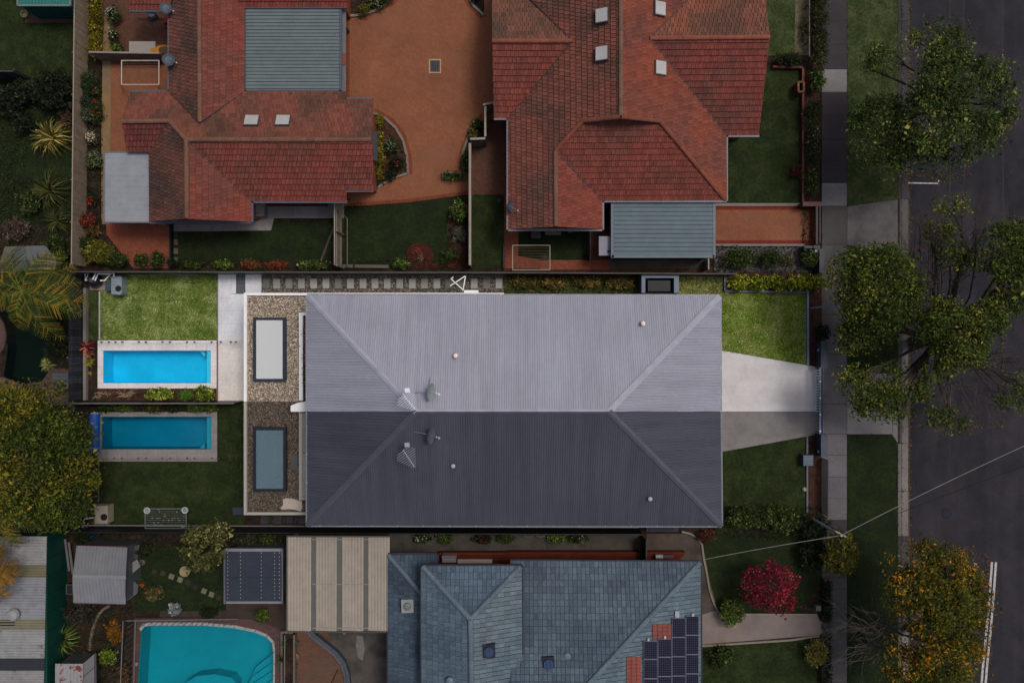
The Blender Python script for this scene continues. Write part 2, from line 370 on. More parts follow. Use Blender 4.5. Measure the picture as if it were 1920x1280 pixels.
def tiled_roof(house, faces, course, width, under, limit=300, stagger=.5):
    """faces: (pts, colour, patch colour, patch amount).  House > roof > tile"""
    ub = MB(); full = []; rest = MB(); worst = 0
    for fi, (pts, colr, patch, amt) in enumerate(faces):
        P = [W(*p) for p in pts]; c, u, v, n = frame(P)
        for p in P: worst = max(worst, abs((p - c).dot(n)))
        poly = [((p - c).dot(u), (p - c).dot(v)) for p in P]
        for t in tessellate_polygon([[Vector((x, y, 0)) for x, y in poly]]):
            q = [c + u * poly[i][0] + v * poly[i][1] for i in t]
            if (q[1] - q[0]).cross(q[2] - q[0]).dot(n) < 0: q.reverse()
            ub.face(q)
        ua = min(p[0] for p in poly); uz = max(p[0] for p in poly); va = min(p[1] for p in poly); vz = max(p[1] for p in poly)
        j = 0; y = va
        while y < vz:
            x = ua - width * (stagger if j % 2 else 0) - width * .3
            while x < uz:
                q = clip(poly, x, x + width, y, y + course)
                if len(q) >= 3 and area(q) > 1e-3:
                    ctr = c + u * (x + width / 2) + v * (y + course / 2)
                    k = noise.noise(ctr * .55 + Vector((fi * 9, 3, 0))) * .5 + .5 + noise.noise(ctr * 2.3) * .18
                    k = max(0, min(1, (k - .35) / .35)) * amt
                    rr = random.uniform(.82, 1.18); cc = tuple(min(.8, (a * (1 - k) + b2 * k) * rr) for a, b2 in zip(colr[:3], patch[:3])) + (1,)
                    if area(q) > width * course * .999: full.append(((ctr - Vector((0, 0, H))).length, x, y, c, u, v, n, cc))
                    else: tile_geo(rest, q, x, x + width, y, y + course, c, u, v, n, cc)
                x += width
            y += course; j += 1
    print('roof residual', round(worst, 3), 'tiles', len(full))
    roof = ub.build('roof', under, house)
    full.sort(key=lambda t: t[0])
    me = tile_mesh(width, course)
    for i, (d, x, y, c, u, v, n, cc) in enumerate(full):
        if i < limit:
            Mx = Matrix.Translation(c + u * x + v * y) @ Matrix((u, v, n)).transposed().to_4x4()
            place('roof_tile', me, roof, Mx, cc)
        else: tile_geo(rest, [(x, y), (x + width, y), (x + width, y + course), (x, y + course)], x, x + width, y, y + course, c, u, v, n, cc)
    o = rest.build('tile_field', M['tiles'], roof); o['kind'] = 'stuff'
    return roof
def gutter(parent, segs, m, w=.14, h=.11, dz=0.0, name='gutter'):
    for a, b in segs:
        MB().beam(W(*a) + Vector((0, 0, dz)), W(*b) + Vector((0, 0, dz)), w, h).build(name, m, parent)
def walls(parent, rects, z1, m, name='wall'):
    for x0, y0, x1, y1 in rects:
        a = W(x0, y0, z1); b = W(x1, y1, z1)
        mb = MB(); mb.prism([(a.x, a.y), (b.x, a.y), (b.x, b.y), (a.x, b.y)], 0.0, z1); mb.build(name, m, parent)
# ---------------------------------------------------------------- planting
def rcol(n, pal, r=RNG):
    a, b, acc, fr = pal; t = r.random((n, 1)); t = t * t
    c = np.array(a)[None, :3] * (1 - t) + np.array(b)[None, :3] * t
    if acc is not None:
        mk = r.random(n) < fr; c[mk] = np.array(acc)[:3] * (.7 + .5 * r.random((mk.sum(), 1)))
    return np.concatenate([c, np.ones((n, 1))], 1)
def leafquads(C, size, r, up=.55, asp=.5, jit=.35):
    n = len(C); nrm = r.normal(size=(n, 3)); nrm[:, 2] = np.abs(nrm[:, 2]) + up; nrm /= np.linalg.norm(nrm, axis=1, keepdims=True)
    a = r.normal(size=(n, 3)); a -= nrm * (a * nrm).sum(1, keepdims=True); a /= np.linalg.norm(a, axis=1, keepdims=True); b = np.cross(nrm, a)
    L = size * (1 - jit + 2 * jit * r.random((n, 1))); w = L * asp
    return np.stack([C - a * L / 2, C + b * w / 2 + nrm * w * .12, C + a * L / 2, C - b * w / 2 + nrm * w * .12], 1)
def blob_points(bl, n, r, clump=.45, per=34, shell=.55, flatb=-.35):
    """leaf centres in clumps through a set of ellipsoid blobs (world: x,y,z,rx,ry,rz); clump darkness varies by the palette only"""
    w = np.array([b[3] * b[4] for b in bl]); w = w / w.sum(); out = []; tone = []
    for b, f in zip(bl, w):
        m = max(3, int(n * f / per)); d = r.normal(size=(m, 3)); d[:, 2] = np.where(d[:, 2] < flatb, -d[:, 2] * .5, d[:, 2]); d /= np.linalg.norm(d, axis=1, keepdims=True)
        rad = (shell + (1 - shell) * r.random((m, 1)) ** .6) * (.82 + .3 * r.random((m, 1)))
        cc = np.array(b[:3]) + d * rad * np.array(b[3:6]); cr = clump * (.55 + .8 * r.random((m, 1)))
        for i in range(m):
            k = int(per * (.5 + r.random())); p = cc[i] + np.clip(r.normal(size=(k, 3)), -1.8, 1.8) * cr[i] * np.array([.55, .55, .38]); out.append(p); tone.append(np.full(k, r.random()))
    return np.concatenate(out), np.concatenate(tone)
def canopy(parent, bl, n, size, pal, seed, name='crown', clump=.45, per=34, up=.55, asp=.5, shell=.5, matn='leaf'):
    r = np.random.default_rng(seed); P, tone = blob_points(bl, n, r, clump, per, shell); P[:, 2] = np.maximum(P[:, 2], .06)
    C = rcol(len(P), (pal[0], pal[1], None, 0), r)
    if pal[2] is not None:
        ph = r.random(3) * 6; f = np.sin(P[:, 0] * 1.3 + ph[0]) + np.sin(P[:, 1] * 1.5 + ph[1]) + np.sin((P[:, 0] - P[:, 1]) * 2.3 + ph[2]) * .7
        pr = np.clip(pal[3] * (1 + f * .9), 0, 1); mk = r.random(len(P)) < pr; C[mk, :3] = np.array(pal[2])[:3] * (.65 + .6 * r.random((mk.sum(), 1)))
    C[:, :3] *= (.72 + .56 * tone)[:, None]
    sz = size * np.exp(r.normal(size=(len(P), 1)) * .33)
    return quads(name, leafquads(P, sz, r, up, asp, .2), C, M[matn], parent)
def blob(px, py, z, rpx, rz, ry=None):
    c = W(px, py, z); s = (H - z) / F
    return (c.x, c.y, z, rpx * s, (ry or rpx) * s, rz)
def bend(a, b, k=4, amt=.12, r=random):
    a = Vector(a); b = Vector(b); d = b - a; s = Vector((r.uniform(-1, 1), r.uniform(-1, 1), r.uniform(0, 1))) * d.length * amt
    return [a + d * (i / k) + s * math.sin(math.pi * i / k) for i in range(k + 1)]
def twigs(mb, start, tip, r, depth, rnd, spread=.5):
    pts = bend(start, tip, 3, .1, rnd); mb.tube(pts, r, r * .45, 4 if r > .03 else 3)
    if depth <= 0: return
    for k in range(rnd.randint(3, 5)):
        t = rnd.uniform(.3, 1); p = Vector(start).lerp(Vector(tip), t); d = (Vector(tip) - Vector(start)); L = d.length * rnd.uniform(.35, .62)
        q = p + (d.normalized() + Vector((rnd.uniform(-1, 1), rnd.uniform(-1, 1), rnd.uniform(-.3, .6))) * spread * 1.4).normalized() * L
        twigs(mb, p, q, r * .5, depth - 1, rnd, spread)
def tree(name, label, cat, tpx, tpy, blobs, n, size, pal, seed, fork=2.2, tr=.2, group=None, clump=.45, per=34, bare=(), up=.55, asp=.5, shell=.5, tm=None):
    t = thing(name, label, cat, tpx, tpy, 0, group); rnd = random.Random(seed)
    bl = [blob(*b) for b in blobs]; base = W(tpx, tpy, 0); fk = base + Vector((0, 0, fork)); mb = MB()
    mb.tube([base - Vector((0, 0, .1)), base + Vector((0, 0, fork * .5)), fk], tr * 1.25, tr * .8, 8)
    for b in bl:
        tip = Vector((b[0], b[1], b[2] + b[5] * .2)); pts = bend(fk - Vector((0, 0, .2)), tip, 4, .1, rnd); mb.tube(pts, tr * .5, tr * .12, 5)
        for k in range(5):
            d = Vector((rnd.uniform(-1, 1) * b[3], rnd.uniform(-1, 1) * b[4], rnd.uniform(0, .8) * b[5])); twigs(mb, pts[3], tip + d * .8, tr * .12, 1, rnd)
    mb.build('trunk', tm or M['bark'], t)
    if bare:
        mt = MB()
        for (a, b, z, dep) in bare:
            tip = W(a, b, z); mt.tube(bend(fk, tip, 4, .1, rnd), tr * .3, tr * .1, 4)
            for k in range(7):
                twigs(mt, fk.lerp(tip, .5 + .07 * k), tip + Vector((rnd.uniform(-1, 1), rnd.uniform(-1, 1), rnd.uniform(-.4, .5))) * 1.3, .022, dep, rnd, .6)
        mt.build('twigs', M['twig'], t)
    canopy(t, bl, n, size, pal, seed, clump=clump, per=per, up=up, asp=asp, shell=shell)
    return t
def shrub(name, label, cat, px, py, rpx, h, n, size, pal, seed, group=None, ry=None, z0=0.0, clump=.16, per=16, up=.6, asp=.5, stem=True, flowers=None):
    t = thing(name, label, cat, px, py, z0, group); rnd = random.Random(seed); b = blob(px, py, z0 + h * .5, rpx * .86, h * .5, (ry or rpx) * .86)
    if stem:
        mb = MB()
        for k in range(5):
            mb.tube(bend(W(px, py, z0 - .03) + Vector((rnd.uniform(-.05, .05), rnd.uniform(-.05, .05), 0)), Vector((b[0] + rnd.uniform(-.5, .5) * b[3], b[1] + rnd.uniform(-.5, .5) * b[4], b[2] + rnd.uniform(0, .5) * b[5])), 3, .1, rnd), .025, .008, 4)
        mb.build('stems', M['bark'], t)
    canopy(t, [b], n, size, pal, seed, name='foliage', clump=clump, per=per, up=up, asp=asp, shell=.25)
    if flowers:
        r = np.random.default_rng(seed + 5); m, colr, fs = flowers; a = r.random(m) * 6.283; q = np.sqrt(r.random(m)) * .9
        P = np.stack([b[0] + np.cos(a) * q * b[3], b[1] + np.sin(a) * q * b[4], b[2] + b[5] * (np.sqrt(1 - q * q * .8) + .12)], 1)
        C = np.tile(np.array(colr), (m, 1)); C[:, :3] *= (.7 + .5 * r.random((m, 1)))
        quads('flowers', leafquads(P, fs, r, 2.5, .9), C, M['petal'], t)
    return t
def hedge(name, label, x0, y0, x1, y1, h, n, size, pal, seed, cat='hedge', group=None, clump=.2):
    cx, cy = (x0 + x1) / 2, (y0 + y1) / 2; t = thing(name, label, cat, cx, cy, 0, group); w, l = abs(x1 - x0), abs(y1 - y0); bl = []
    k = max(2, int(max(w, l) / (min(w, l) * .7)))
    for i in range(k):
        f = (i + .5) / k; px, py = (x0 + (x1 - x0) * f, cy) if w > l else (cx, y0 + (y1 - y0) * f)
        bl.append(blob(px, py, h * .5, max(w / k if w > l else w / 2, min(w, l) / 2) * .85, h * .5 * random.uniform(.85, 1.1), (l / 2 if w > l else max(l / k, w / 2)) * .85))
    mb = MB(); rnd = random.Random(seed)
    for b in bl: mb.tube([(b[0], b[1], -.03), (b[0] + rnd.uniform(-.1, .1), b[1], b[2] + b[5] * .3)], .03, .01, 4)
    mb.build('stems', M['bark'], t); canopy(t, bl, n, size, pal, seed, name='foliage', clump=clump, per=18, shell=.25)
    return t
def strappy(name, label, cat, px, py, rpx, h, n, pal, seed, z0=0.0, width=.05, group=None, droop=.6):
    t = thing(name, label, cat, px, py, z0, group); r = np.random.default_rng(seed); base = W(px, py, z0); Rr = PX(rpx, z0); V = []; C = []
    cols = rcol(n, pal, r)
    for i in range(n):
        a = r.random() * 6.283; L = Rr * (.5 + .55 * r.random()); lift = h * (.4 + .7 * r.random()); d = np.array([math.cos(a), math.sin(a), 0]); s = np.array([-d[1], d[0], 0]) * width * (.6 + .6 * r.random())
        prev = None
        for k in range(5):
            f = k / 4; p = np.array(base) + d * L * f + np.array([0, 0, .05 + lift * (math.sin(f * 1.9) - droop * f * f)]); w = s * (1 - f * .92)
            if prev is not None: V.append([prev[0] - prev[1], prev[0] + prev[1], p + w, p - w]); C.append(cols[i])
            prev = (p, w)
    V = np.array(V); V[..., 2] = np.maximum(V[..., 2], z0 + .01)
    quads('foliage', V, np.array(C), M['leaf'], t); MB().cyl(base - Vector((0, 0, .02)), .06, .14, 7).build('stem', M['bark'], t); return t
def palm(name, label, px, py, z, L, nf, pal, seed, tpx, tpy, group=None):
    t = thing(name, label, 'palm tree', tpx, tpy, 0, group); rnd = random.Random(seed); top = W(px, py, z); base = W(tpx, tpy, 0)
    MB().tube([base - Vector((0, 0, .1)), base.lerp(top, .5), top], .17, .12, 8).build('trunk', M['bark'], t)
    r = np.random.default_rng(seed)
    for i in range(nf):
        cc0 = r.random() * .6 + .6; a = 6.283 * (i * .382) + rnd.uniform(-.15, .15); el = rnd.uniform(.1, .75); d = Vector((math.cos(a), math.sin(a), 0)); Lf = L * rnd.uniform(.75, 1.1); V = []; pts = []
        for k in range(31):
            f = k / 30; pts.append(top + d * Lf * f * (1 - .12 * f) + Vector((0, 0, Lf * (el * f - (.55 + el * .7) * f * f))))
        cols = rcol(62, pal, r); C = []
        side = d.cross(Vector((0, 0, 1)))
        for k in range(1, 31):
            f = k / 30; p = pts[k]; ll = Lf * .24 * math.sin(math.pi * min(1, f * .9 + .1)) ** .6 + .05
            fw = (pts[k] - pts[k - 1]).normalized()
            for sg in (-1, 1):
                tip = p + side * sg * ll * .8 + fw * ll * .55 - Vector((0, 0, ll * rnd.uniform(.1, .4))); w = fw * .032
                V.append([p - w, p + w, tip + w * .3, tip - w * .3]); C.append(cols[k * 2 - (1 if sg > 0 else 0)] * np.array([cc0 * (1 + .35 * f), cc0 * (1 + .1 * f), cc0, 1]))
        fr = quads('frond', np.array([[tuple(x) for x in q] for q in V]), np.array(C), M['leaf'], t)
        MB().tube(pts[::5], .03, .006, 4, c=tuple(pal[1])).build('rib', M['leaf'], fr)
    return t
def tufts(name, polys, dens, pal, seed, size=.07, z=.03, label=None, patchpal=None):
    """short grass over lawn polygons (px), one stuff object"""
    r = np.random.default_rng(seed); out = []
    for poly in polys:
        P = np.array([[*W(x, y, z)[:2]] for x, y in poly]); mn, mx = P.min(0), P.max(0); ar = abs(np.sum(P[:, 0] * np.roll(P[:, 1], -1) - np.roll(P[:, 0], -1) * P[:, 1])) / 2
        n = int(dens * (mx - mn).prod()); q = mn + r.random((n, 2)) * (mx - mn); ins = np.zeros(n, bool); j = len(P) - 1
        for i in range(len(P)):
            c = ((P[i, 1] > q[:, 1]) != (P[j, 1] > q[:, 1])) & (q[:, 0] < (P[j, 0] - P[i, 0]) * (q[:, 1] - P[i, 1]) / (P[j, 1] - P[i, 1] + 1e-12) + P[i, 0]); ins ^= c; j = i
        out.append(q[ins])
        for a_, b_ in zip(P, np.roll(P, -1, 0)):
            ne = int(np.linalg.norm(b_ - a_) * 22); fe = r.random((ne, 1)); out.append(a_ + (b_ - a_) * fe + r.normal(size=(ne, 2)) * .05)
    q = np.concatenate(out); n = len(q); C = rcol(n, pal, r)
    if patchpal is not None:
        pk = np.array([noise.noise(Vector((x * 1.1, y * 1.1, seed))) + .55 * noise.noise(Vector((x * 4, y * 4, seed))) for x, y in q]); f = np.clip((pk + .02) / .34, 0, 1)[:, None]
        C[:, :3] = C[:, :3] * (1 - f) + rcol(n, patchpal, r)[:, :3] * f
    P = np.concatenate([q, np.full((n, 1), z) + r.random((n, 1)) * .035], 1)
    o = quads(name, leafquads(P, size, r, .7, .32), C, M['blade'], None)
    return tag(o, label, 'grass', kind='stuff')
# ---------------------------------------------------------------- fences
def fence(name, label, x0, y0, x1, y1, h, color, pitch=.14, thick=.022, cap=None, rails=True, cat='fence', group=None, gap=.012, var=.25, piece='paling', mesh=None, z0=0.0, posts=2.4, capw=.06, railcol=None):
    t = thing(name, label, cat, (x0 + x1) / 2, (y0 + y1) / 2, z0, group); a = W(x0, y0, z0); b = W(x1, y1, z0); d = b - a; L = d.length; rz = math.atan2(d.y, d.x); k = max(1, round(L / pitch)); u = d.normalized(); nr = Vector((-u.y, u.x, 0))
    me = mesh or BOX
    for i in range(k):
        hh = h * random.uniform(.985, 1.0)
        place(piece, me, t, boxM(a + d * ((i + .5) / k) + Vector((0, 0, hh / 2)) + nr * random.uniform(-.004, .004), (L / k - gap, thick, hh), rz), cv(color, var))
    if rails:
        for zz in (h * .2, h * .8):
            MB().beam(a + nr * (thick / 2 + .025) + Vector((0, 0, zz)), b + nr * (thick / 2 + .025) + Vector((0, 0, zz)), .04, .08).build('rail', flat(railcol or color, 'fence_timber'), t)
        n = max(1, round(L / posts))
        for i in range(n + 1):
            c = a + d * (i / n) + nr * (thick / 2 + .095); mb = MB(); mb.beam(c + Vector((0, 0, -.05)), c + Vector((0, 0, h * .97)), .09, .09); mb.build('post', flat(railcol or color, 'fence_timber'), t)
    if cap:
        MB().beam(a + Vector((0, 0, h + .02)), b + Vector((0, 0, h + .02)), capw, .035).build('capping', flat(cap, 'fence_cap'), t)
    return t
def sheet(name, pts, z1, m, label, cat='ground', z0=-.02, kind='structure', parent=None):
    o = MB().pprism(pts, z0, z1).build(name, m, parent)
    return tag(o, label, cat, kind=kind) if parent is None else o
def strip(mb, pts, w, z, c=None):
    """flat ribbon along px points"""
    P = [W(x, y, z) for x, y in pts]
    for a, b in zip(P, P[1:]):
        d = (b - a).normalized(); s = Vector((-d.y, d.x, 0)) * w / 2; mb.face([a - s, b - s, b + s, a + s], c)
    return mb
def edging(name, label, pts, w, h, color, cat='edging', piece=None, rough=.6):
    t = thing(name, label, cat, pts[0][0], pts[0][1]); m = flat(color, 'edging', rough)
    for (a, b) in zip(pts, pts[1:]):
        mb = MB(); mb.beam(W(*a, h / 2 - .01), W(*b, h / 2 - .01), w, h + .02); mb.build(piece or 'edging_board', m, t)
    return t
ORD = 'first second third fourth fifth sixth seventh eighth ninth tenth eleventh twelfth thirteenth fourteenth fifteenth sixteenth seventeenth eighteenth nineteenth twentieth'.split()
def pal(a, b, acc=None, fr=0, k=1.8):
    k *= .86
    return (S(*a, k=k), S(*b, k=k), S(*acc, k=k) if acc else None, fr)
# ================================================================ GROUND, STREET
POOL1 = [(193, 657), (395, 657), (395, 718), (193, 718)]
POOL2 = [(190, 781), (396, 781), (396, 842), (190, 842)]
KID = [(265, 1182), (272, 1173), (288, 1171), (380, 1171), (440, 1176), (478, 1184), (500, 1193), (511, 1205), (513, 1222), (512, 1330), (256, 1330)]
POND = [(-60, 570), (20, 585), (62, 600), (90, 622), (97, 650), (95, 690), (78, 714), (40, 720), (6, 706), (10, 680), (14, 650), (4, 622), (-60, 610)]
KERBX = W(1687, 0).x; RX = KERBX + 12.5
def ground():
    outer = [Vector((-400, -400, 0)), Vector((KERBX, -400, 0)), Vector((KERBX, 400, 0)), Vector((-400, 400, 0))]
    holes = [[W(x, y) for x, y in p] for p in (POOL1, POOL2, KID, POND)]
    mb = MB(); loops = [outer] + [h[::-1] for h in holes]; allv = [v for l in loops for v in l]
    for t in tessellate_polygon(loops):
        q = [allv[i] for i in t]
        if (q[1] - q[0]).cross(q[2] - q[0]).z < 0: q.reverse()
        mb.face(q)
    mb.face([(KERBX, -400, 0), (KERBX, -400, -.13), (KERBX, 400, -.13), (KERBX, 400, 0)])
    mb.face([(KERBX, -400, -.13), (RX, -400, -.13), (RX, 400, -.13), (KERBX, 400, -.13)])
    mb.face([(RX, -400, -.13), (RX, -400, 0), (RX, 400, 0), (RX, 400, -.13)])
    mb.face([(RX, -400, 0), (400, -400, 0), (400, 400, 0), (RX, 400, 0)])
    tag(mb.build('ground', M['soil']), 'bare dark soil between the houses and gardens', 'ground', kind='structure')
ground()
gx = W(1702, 0, -.12).x
mb = MB(); mb.face([(gx, -400, -.122), (RX, -400, -.122), (RX, 400, -.122), (gx, 400, -.122)])
road = tag(mb.build('road', M['asphalt']), 'dark grey asphalt street along the right side', 'road', kind='structure')
mb = MB()
for x, y0, y1 in ((1781, -60, 345), (1807, -60, 340), (1781, 690, 1330), (1807, 860, 1330), (1880, -60, 420), (1781, 343, 690)): strip(mb, [(x, y0), (x, (y0 + y1) / 2), (x + 1, y1)], .03, -.118)
for pts in ([(1880, 1010), (1862, 1014), (1848, 1021)], [(1872, 1136), (1884, 1152), (1890, 1172), (1899, 1190)], [(1884, 220), (1880, 232), (1885, 262)], [(1822, 362), (1812, 368)], [(1712, 900), (1716, 930), (1714, 975)], [(1740, 985), (1722, 1000)]): strip(mb, pts, .035, -.116)
mb.build('crack', flat(S(24, 23, 28), 'crack'), road)
mb = MB()
for off in (0, 7.5):
    strip(mb, [(1860 + off, 1053), (1856 + off, 1110), (1850 + off, 1180), (1843 + off, 1250), (1836 + off, 1340)], .13, -.113)
mb.build('centre_line', mat('line_paint', S(150, 148, 148), var=.2, scale=6, fine=.3, col2=S(96, 94, 96), s2=5, lo=.55, hi=.7), road)
mb = MB(); strip(mb, [(1701, 343), (1759.5, 344)], .075, -.114); strip(mb, [(1760, 346), (1760, 337)], .075, -.112)
mb.build('parking_line', MATS['line_paint'], road)
t = thing('manhole_cover', 'round dull metal manhole cover set in the street', 'manhole cover', 1775, 962, -.12)
MB().cyl(W(1775, 962, -.125), .29, .02, 20).build('rim', flat(S(36, 38, 44), 'iron', .9, spec=.05), t); MB().cyl(W(1775, 962, -.12), .24, .02, 20).build('lid', flat(S(40, 42, 50), 'iron', .9, spec=.05), t)
mb = MB()
for pts in ([(1740, -60), (1781, -60), (1781, 60), (1738, 60)], [(1709, 560), (1740, 556), (1742, 700), (1708, 704)], [(1756, 826), (1781, 826), (1781, 870), (1756, 868)], [(1807, 1090), (1850, 1086), (1852, 1170), (1807, 1172)], [(1890, 300), (1960, 296), (1960, 420), (1892, 424)]): mb.face([W(x, y, -.1195) for x, y in pts[::-1]])
mb.build('patch', mat('asphalt_patch', S(38, 37, 43), col2=S(31, 31, 37), s2=.6, var=.15, scale=1.5, fine=.25, bump=.3, bs=90, rough=.9, spec=.2), road)
# kerb in segments, gutter tray
kerb = tag(MB().pbox(1702, -1600, 1706, 2600, -.14, -.119).build('kerb', M['conc_dark']), 'concrete kerb and gutter along the street', 'kerb', kind='structure')
ky = [-60, 40, 130, 215, 300, 373, 475, 560, 640, 700, 831, 920, 1005, 1090, 1180, 1330]
for i, (a, b) in enumerate(zip(ky, ky[1:])):
    dk = b <= 373 or 1005 <= a <= 1090; c1 = S(50, 49, 52) if dk else S(92, 89, 88) if a >= 831 else S(70, 68, 68); c2 = S(54, 53, 58) if dk else S(100, 97, 95) if a >= 640 else S(76, 74, 74)
    if a in (373, 700): pbox_piece('kerb_stone', 1684, a + .5, 1690, b - .5, -.1, -.035, kerb, c1)
    else: pbox_piece('kerb_stone', 1684, a + .5, 1690, b - .5, -.1, .012, kerb, c1)
    pbox_piece('gutter_tray', 1690.6, a + .5, 1703, b - .5, -.14, -.105, kerb, c2)
foot = tag(MB().pbox(1541, -1600, 1588, 2600, -.05, .008).build('footpath', M['conc_dark']), 'concrete footpath of separate slabs beside the grass verge', 'footpath', kind='structure')
fy = [(-60, 40, 0), (40, 85, 0), (85, 130, 0), (130, 173, 3), (173, 217, 0), (217, 262, 0), (262, 303, 0), (303, 343, 0), (343, 386, 3), (386, 459, 1), (459, 490, 2), (490, 540, 2), (540, 590, 2), (590, 623, 2), (623, 663, 4), (663, 700, 4), (700, 757, 4), (757, 813, 4), (813, 853, 4), (853, 894, 4), (894, 934, 4), (934, 974, 4), (974, 1000, 0), (1000, 1040, 1), (1040, 1083, 1), (1083, 1102, 1), (1102, 1140, 1), (1140, 1186, 1), (1186, 1231, 1), (1231, 1278, 2), (1278, 1330, 2)]
tones = {0: S(50, 46, 50), 1: S(66, 64, 64), 2: S(74, 71, 72), 3: S(102, 100, 102), 4: S(86, 84, 88)}
for a, b, k in fy: pbox_piece('slab', 1541, a + .5, 1588, b - .5, -.03, .03, foot, tones[k], v=.05)
def lawn(pts, m, label, z=.02): return sheet('lawn', pts, z, M[m], label, 'lawn')
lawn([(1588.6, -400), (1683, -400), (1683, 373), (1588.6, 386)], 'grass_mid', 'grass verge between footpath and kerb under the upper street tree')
lawn([(1588.6, 460), (1683, 476), (1683, 699), (1588.6, 699)], 'grass_dimmed', 'grass verge under the large street tree')
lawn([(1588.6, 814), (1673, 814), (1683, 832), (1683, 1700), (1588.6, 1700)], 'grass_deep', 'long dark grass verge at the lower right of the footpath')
x = sheet('driveway', [(1588.6, 387), (1683.5, 374), (1683.5, 475), (1588.6, 459)], .022, mat('crossing_dark', S(80, 77, 78), col2=S(64, 62, 64), s2=.9, var=.15, scale=1.5, fine=.12, rough=.9), 'old stained concrete driveway crossing by the orange drive', 'driveway')
x = sheet('driveway', [(1588.6, 700), (1683.5, 700), (1683.5, 831), (1673, 813.5), (1588.6, 813.5)], .024, mat('crossing', S(102, 100, 102), col2=S(94, 92, 94), s2=.9, var=.08, scale=1.5, fine=.08, rough=.9), 'concrete driveway crossing between the grass verges', 'driveway')
mb = MB(); strip(mb, [(1673.5, 701), (1673.5, 813)], .03, .028); mb.build('joint', flat(S(44, 42, 44), 'joint'), x)
# ================================================================ FRONT YARDS OF THE PAIR
sheet('soil_strip', [(945, 500), (1541, 500), (1541, 560), (945, 560)], .006, M['mulch'], 'bare mulch strip along the boundary beside the pale roof', 'garden bed')
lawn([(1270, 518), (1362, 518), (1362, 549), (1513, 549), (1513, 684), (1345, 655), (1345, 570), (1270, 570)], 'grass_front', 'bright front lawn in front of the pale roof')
lawn([(1345, 848), (1512, 816), (1512, 960), (1345, 1000)], 'grass_dimmed', 'dark front lawn in front of the darker roof')
lawn([(945, 519), (1270, 519), (1270, 570), (945, 570)], 'grass_mid', 'rough weedy grass strip between fence and pale roof', z=.016)
sheet('driveway', [(1330, 653), (1536, 688.5), (1536, 771.3), (1330, 771.3)], .045, M['conc_bright'], 'pale concrete driveway of the pale roofed house', 'driveway')
sheet('driveway', [(1330, 772), (1536, 772), (1536, 813.5), (1330, 851)], .043, M['conc_grey_dimmed'], 'grey concrete driveway of the dark roofed house', 'driveway')
sheet('garden_bed', [(1516, 549), (1541, 549), (1541, 688), (1516, 684)], .03, M['mulch'], 'mulch bed between the bright front lawn and the footpath', 'garden bed')
sheet('garden_bed', [(1514, 816), (1541, 813.8), (1541, 975), (1514, 975)], .03, M['mulch'], 'mulch bed behind the slatted front fence', 'garden bed')
edging('garden_edging', 'blue grey metal edging between bright lawn and mulch bed', [(1514, 546), (1514.5, 684)], .11, .14, S(104, 116, 138))
edging('garden_edging', 'blue grey metal edging beside the dark front lawn', [(1513, 818), (1513, 972)], .09, .12, S(74, 82, 100))
edging('planter_edging', 'low blue grey timber edge around the leafy bush row', [(1359, 516), (1359, 545.5), (1512, 548)], .13, .22, S(84, 88, 104))
# gate, letterbox walls, slat fence
def slide_gate():
    t = thing('sliding_gate', 'low blue grey sliding gate across the double driveway', 'gate', 1536, 750)
    for i in range(24):
        y = 689.5 + i * 5.15; place('slat', BOXM, t, boxM(W(1537.5, y + 2.4, .55), (.035, PX(3.6), .95)), cv(S(72, 84, 98), .08))
    mb = MB(); mb.beam(W(1537.6, 688.8, 1.05), W(1537.6, 813, 1.05), .11, .06); mb.build('top_rail', flat(S(88, 104, 122), 'gate_metal'), t)
    mb = MB(); mb.beam(W(1538, 688.8, .06), W(1538, 813, .06), .09, .05); mb.build('track', flat(S(60, 64, 72), 'gate_metal'), t)
    for y in (715, 746, 777, 808): MB().cyl(W(1537.6, y, 1.08), .05, .03, 8).build('bolt', flat(S(190, 195, 200), 'bolt'), t)
slide_gate()
for (y0, y1, lab, my) in ((641, 690, 'dark wall box with meter beside the bright front lawn', 656), (815, 856, 'dark wall box with meter beside the dark front lawn', 846)):
    t = thing('letterbox_wall', lab, 'letterbox', 1543, (y0 + y1) / 2)
    MB().pbox(1540, y0, 1551, y1, 0, 1.0).build('wall', flat(S(38, 44, 54), 'render_dark'), t); MB().pbox(1539.4, y0 - .6, 1551.6, y1 + .6, 1.003, 1.05).build('capping', flat(S(54, 62, 74), 'render_dark'), t)
    mb = MB(); c = W(1535, my, .5); mb.cyl(c, .09, .16, 8); mb.tube([c + Vector((0, .16, -.45)), c + Vector((0, .16, .15)), c + Vector((0, -.12, .22)), c + Vector((0, -.12, -.45))], .03); mb.ball(c + Vector((.05, .05, .22)), .06)
    mb.build('meter', flat(S(150, 156, 168), 'meter', .5), t)
fence('slat_fence', 'low dark slatted front fence along the footpath', 1540, 857, 1540, 962, .95, S(40, 42, 48), pitch=.11, thick=.06, rails=False, piece='slat', mesh=BOXM, gap=.05, cap=S(48, 52, 58), capw=.04)
t = thing('meter_box', 'blue grey slatted box standing in the front mulch bed', 'utility box', 1515, 864)
MB().pbox(1506, 853, 1525, 873, 0, .6).build('body', flat(S(52, 60, 72), 'metalbox'), t)
for i in range(6): pbox_piece('slat', 1506.5, 854 + i * 3.2, 1524.5, 856 + i * 3.2, .6, .63, t, S(74, 88, 104), BOXM)
o = tag(MB().ball(W(1508, 917, .12), .13).build('stone_ball', flat(S(130, 124, 112), 'stone')), 'small pale round stone ball beside the dark front lawn', 'stone ball')
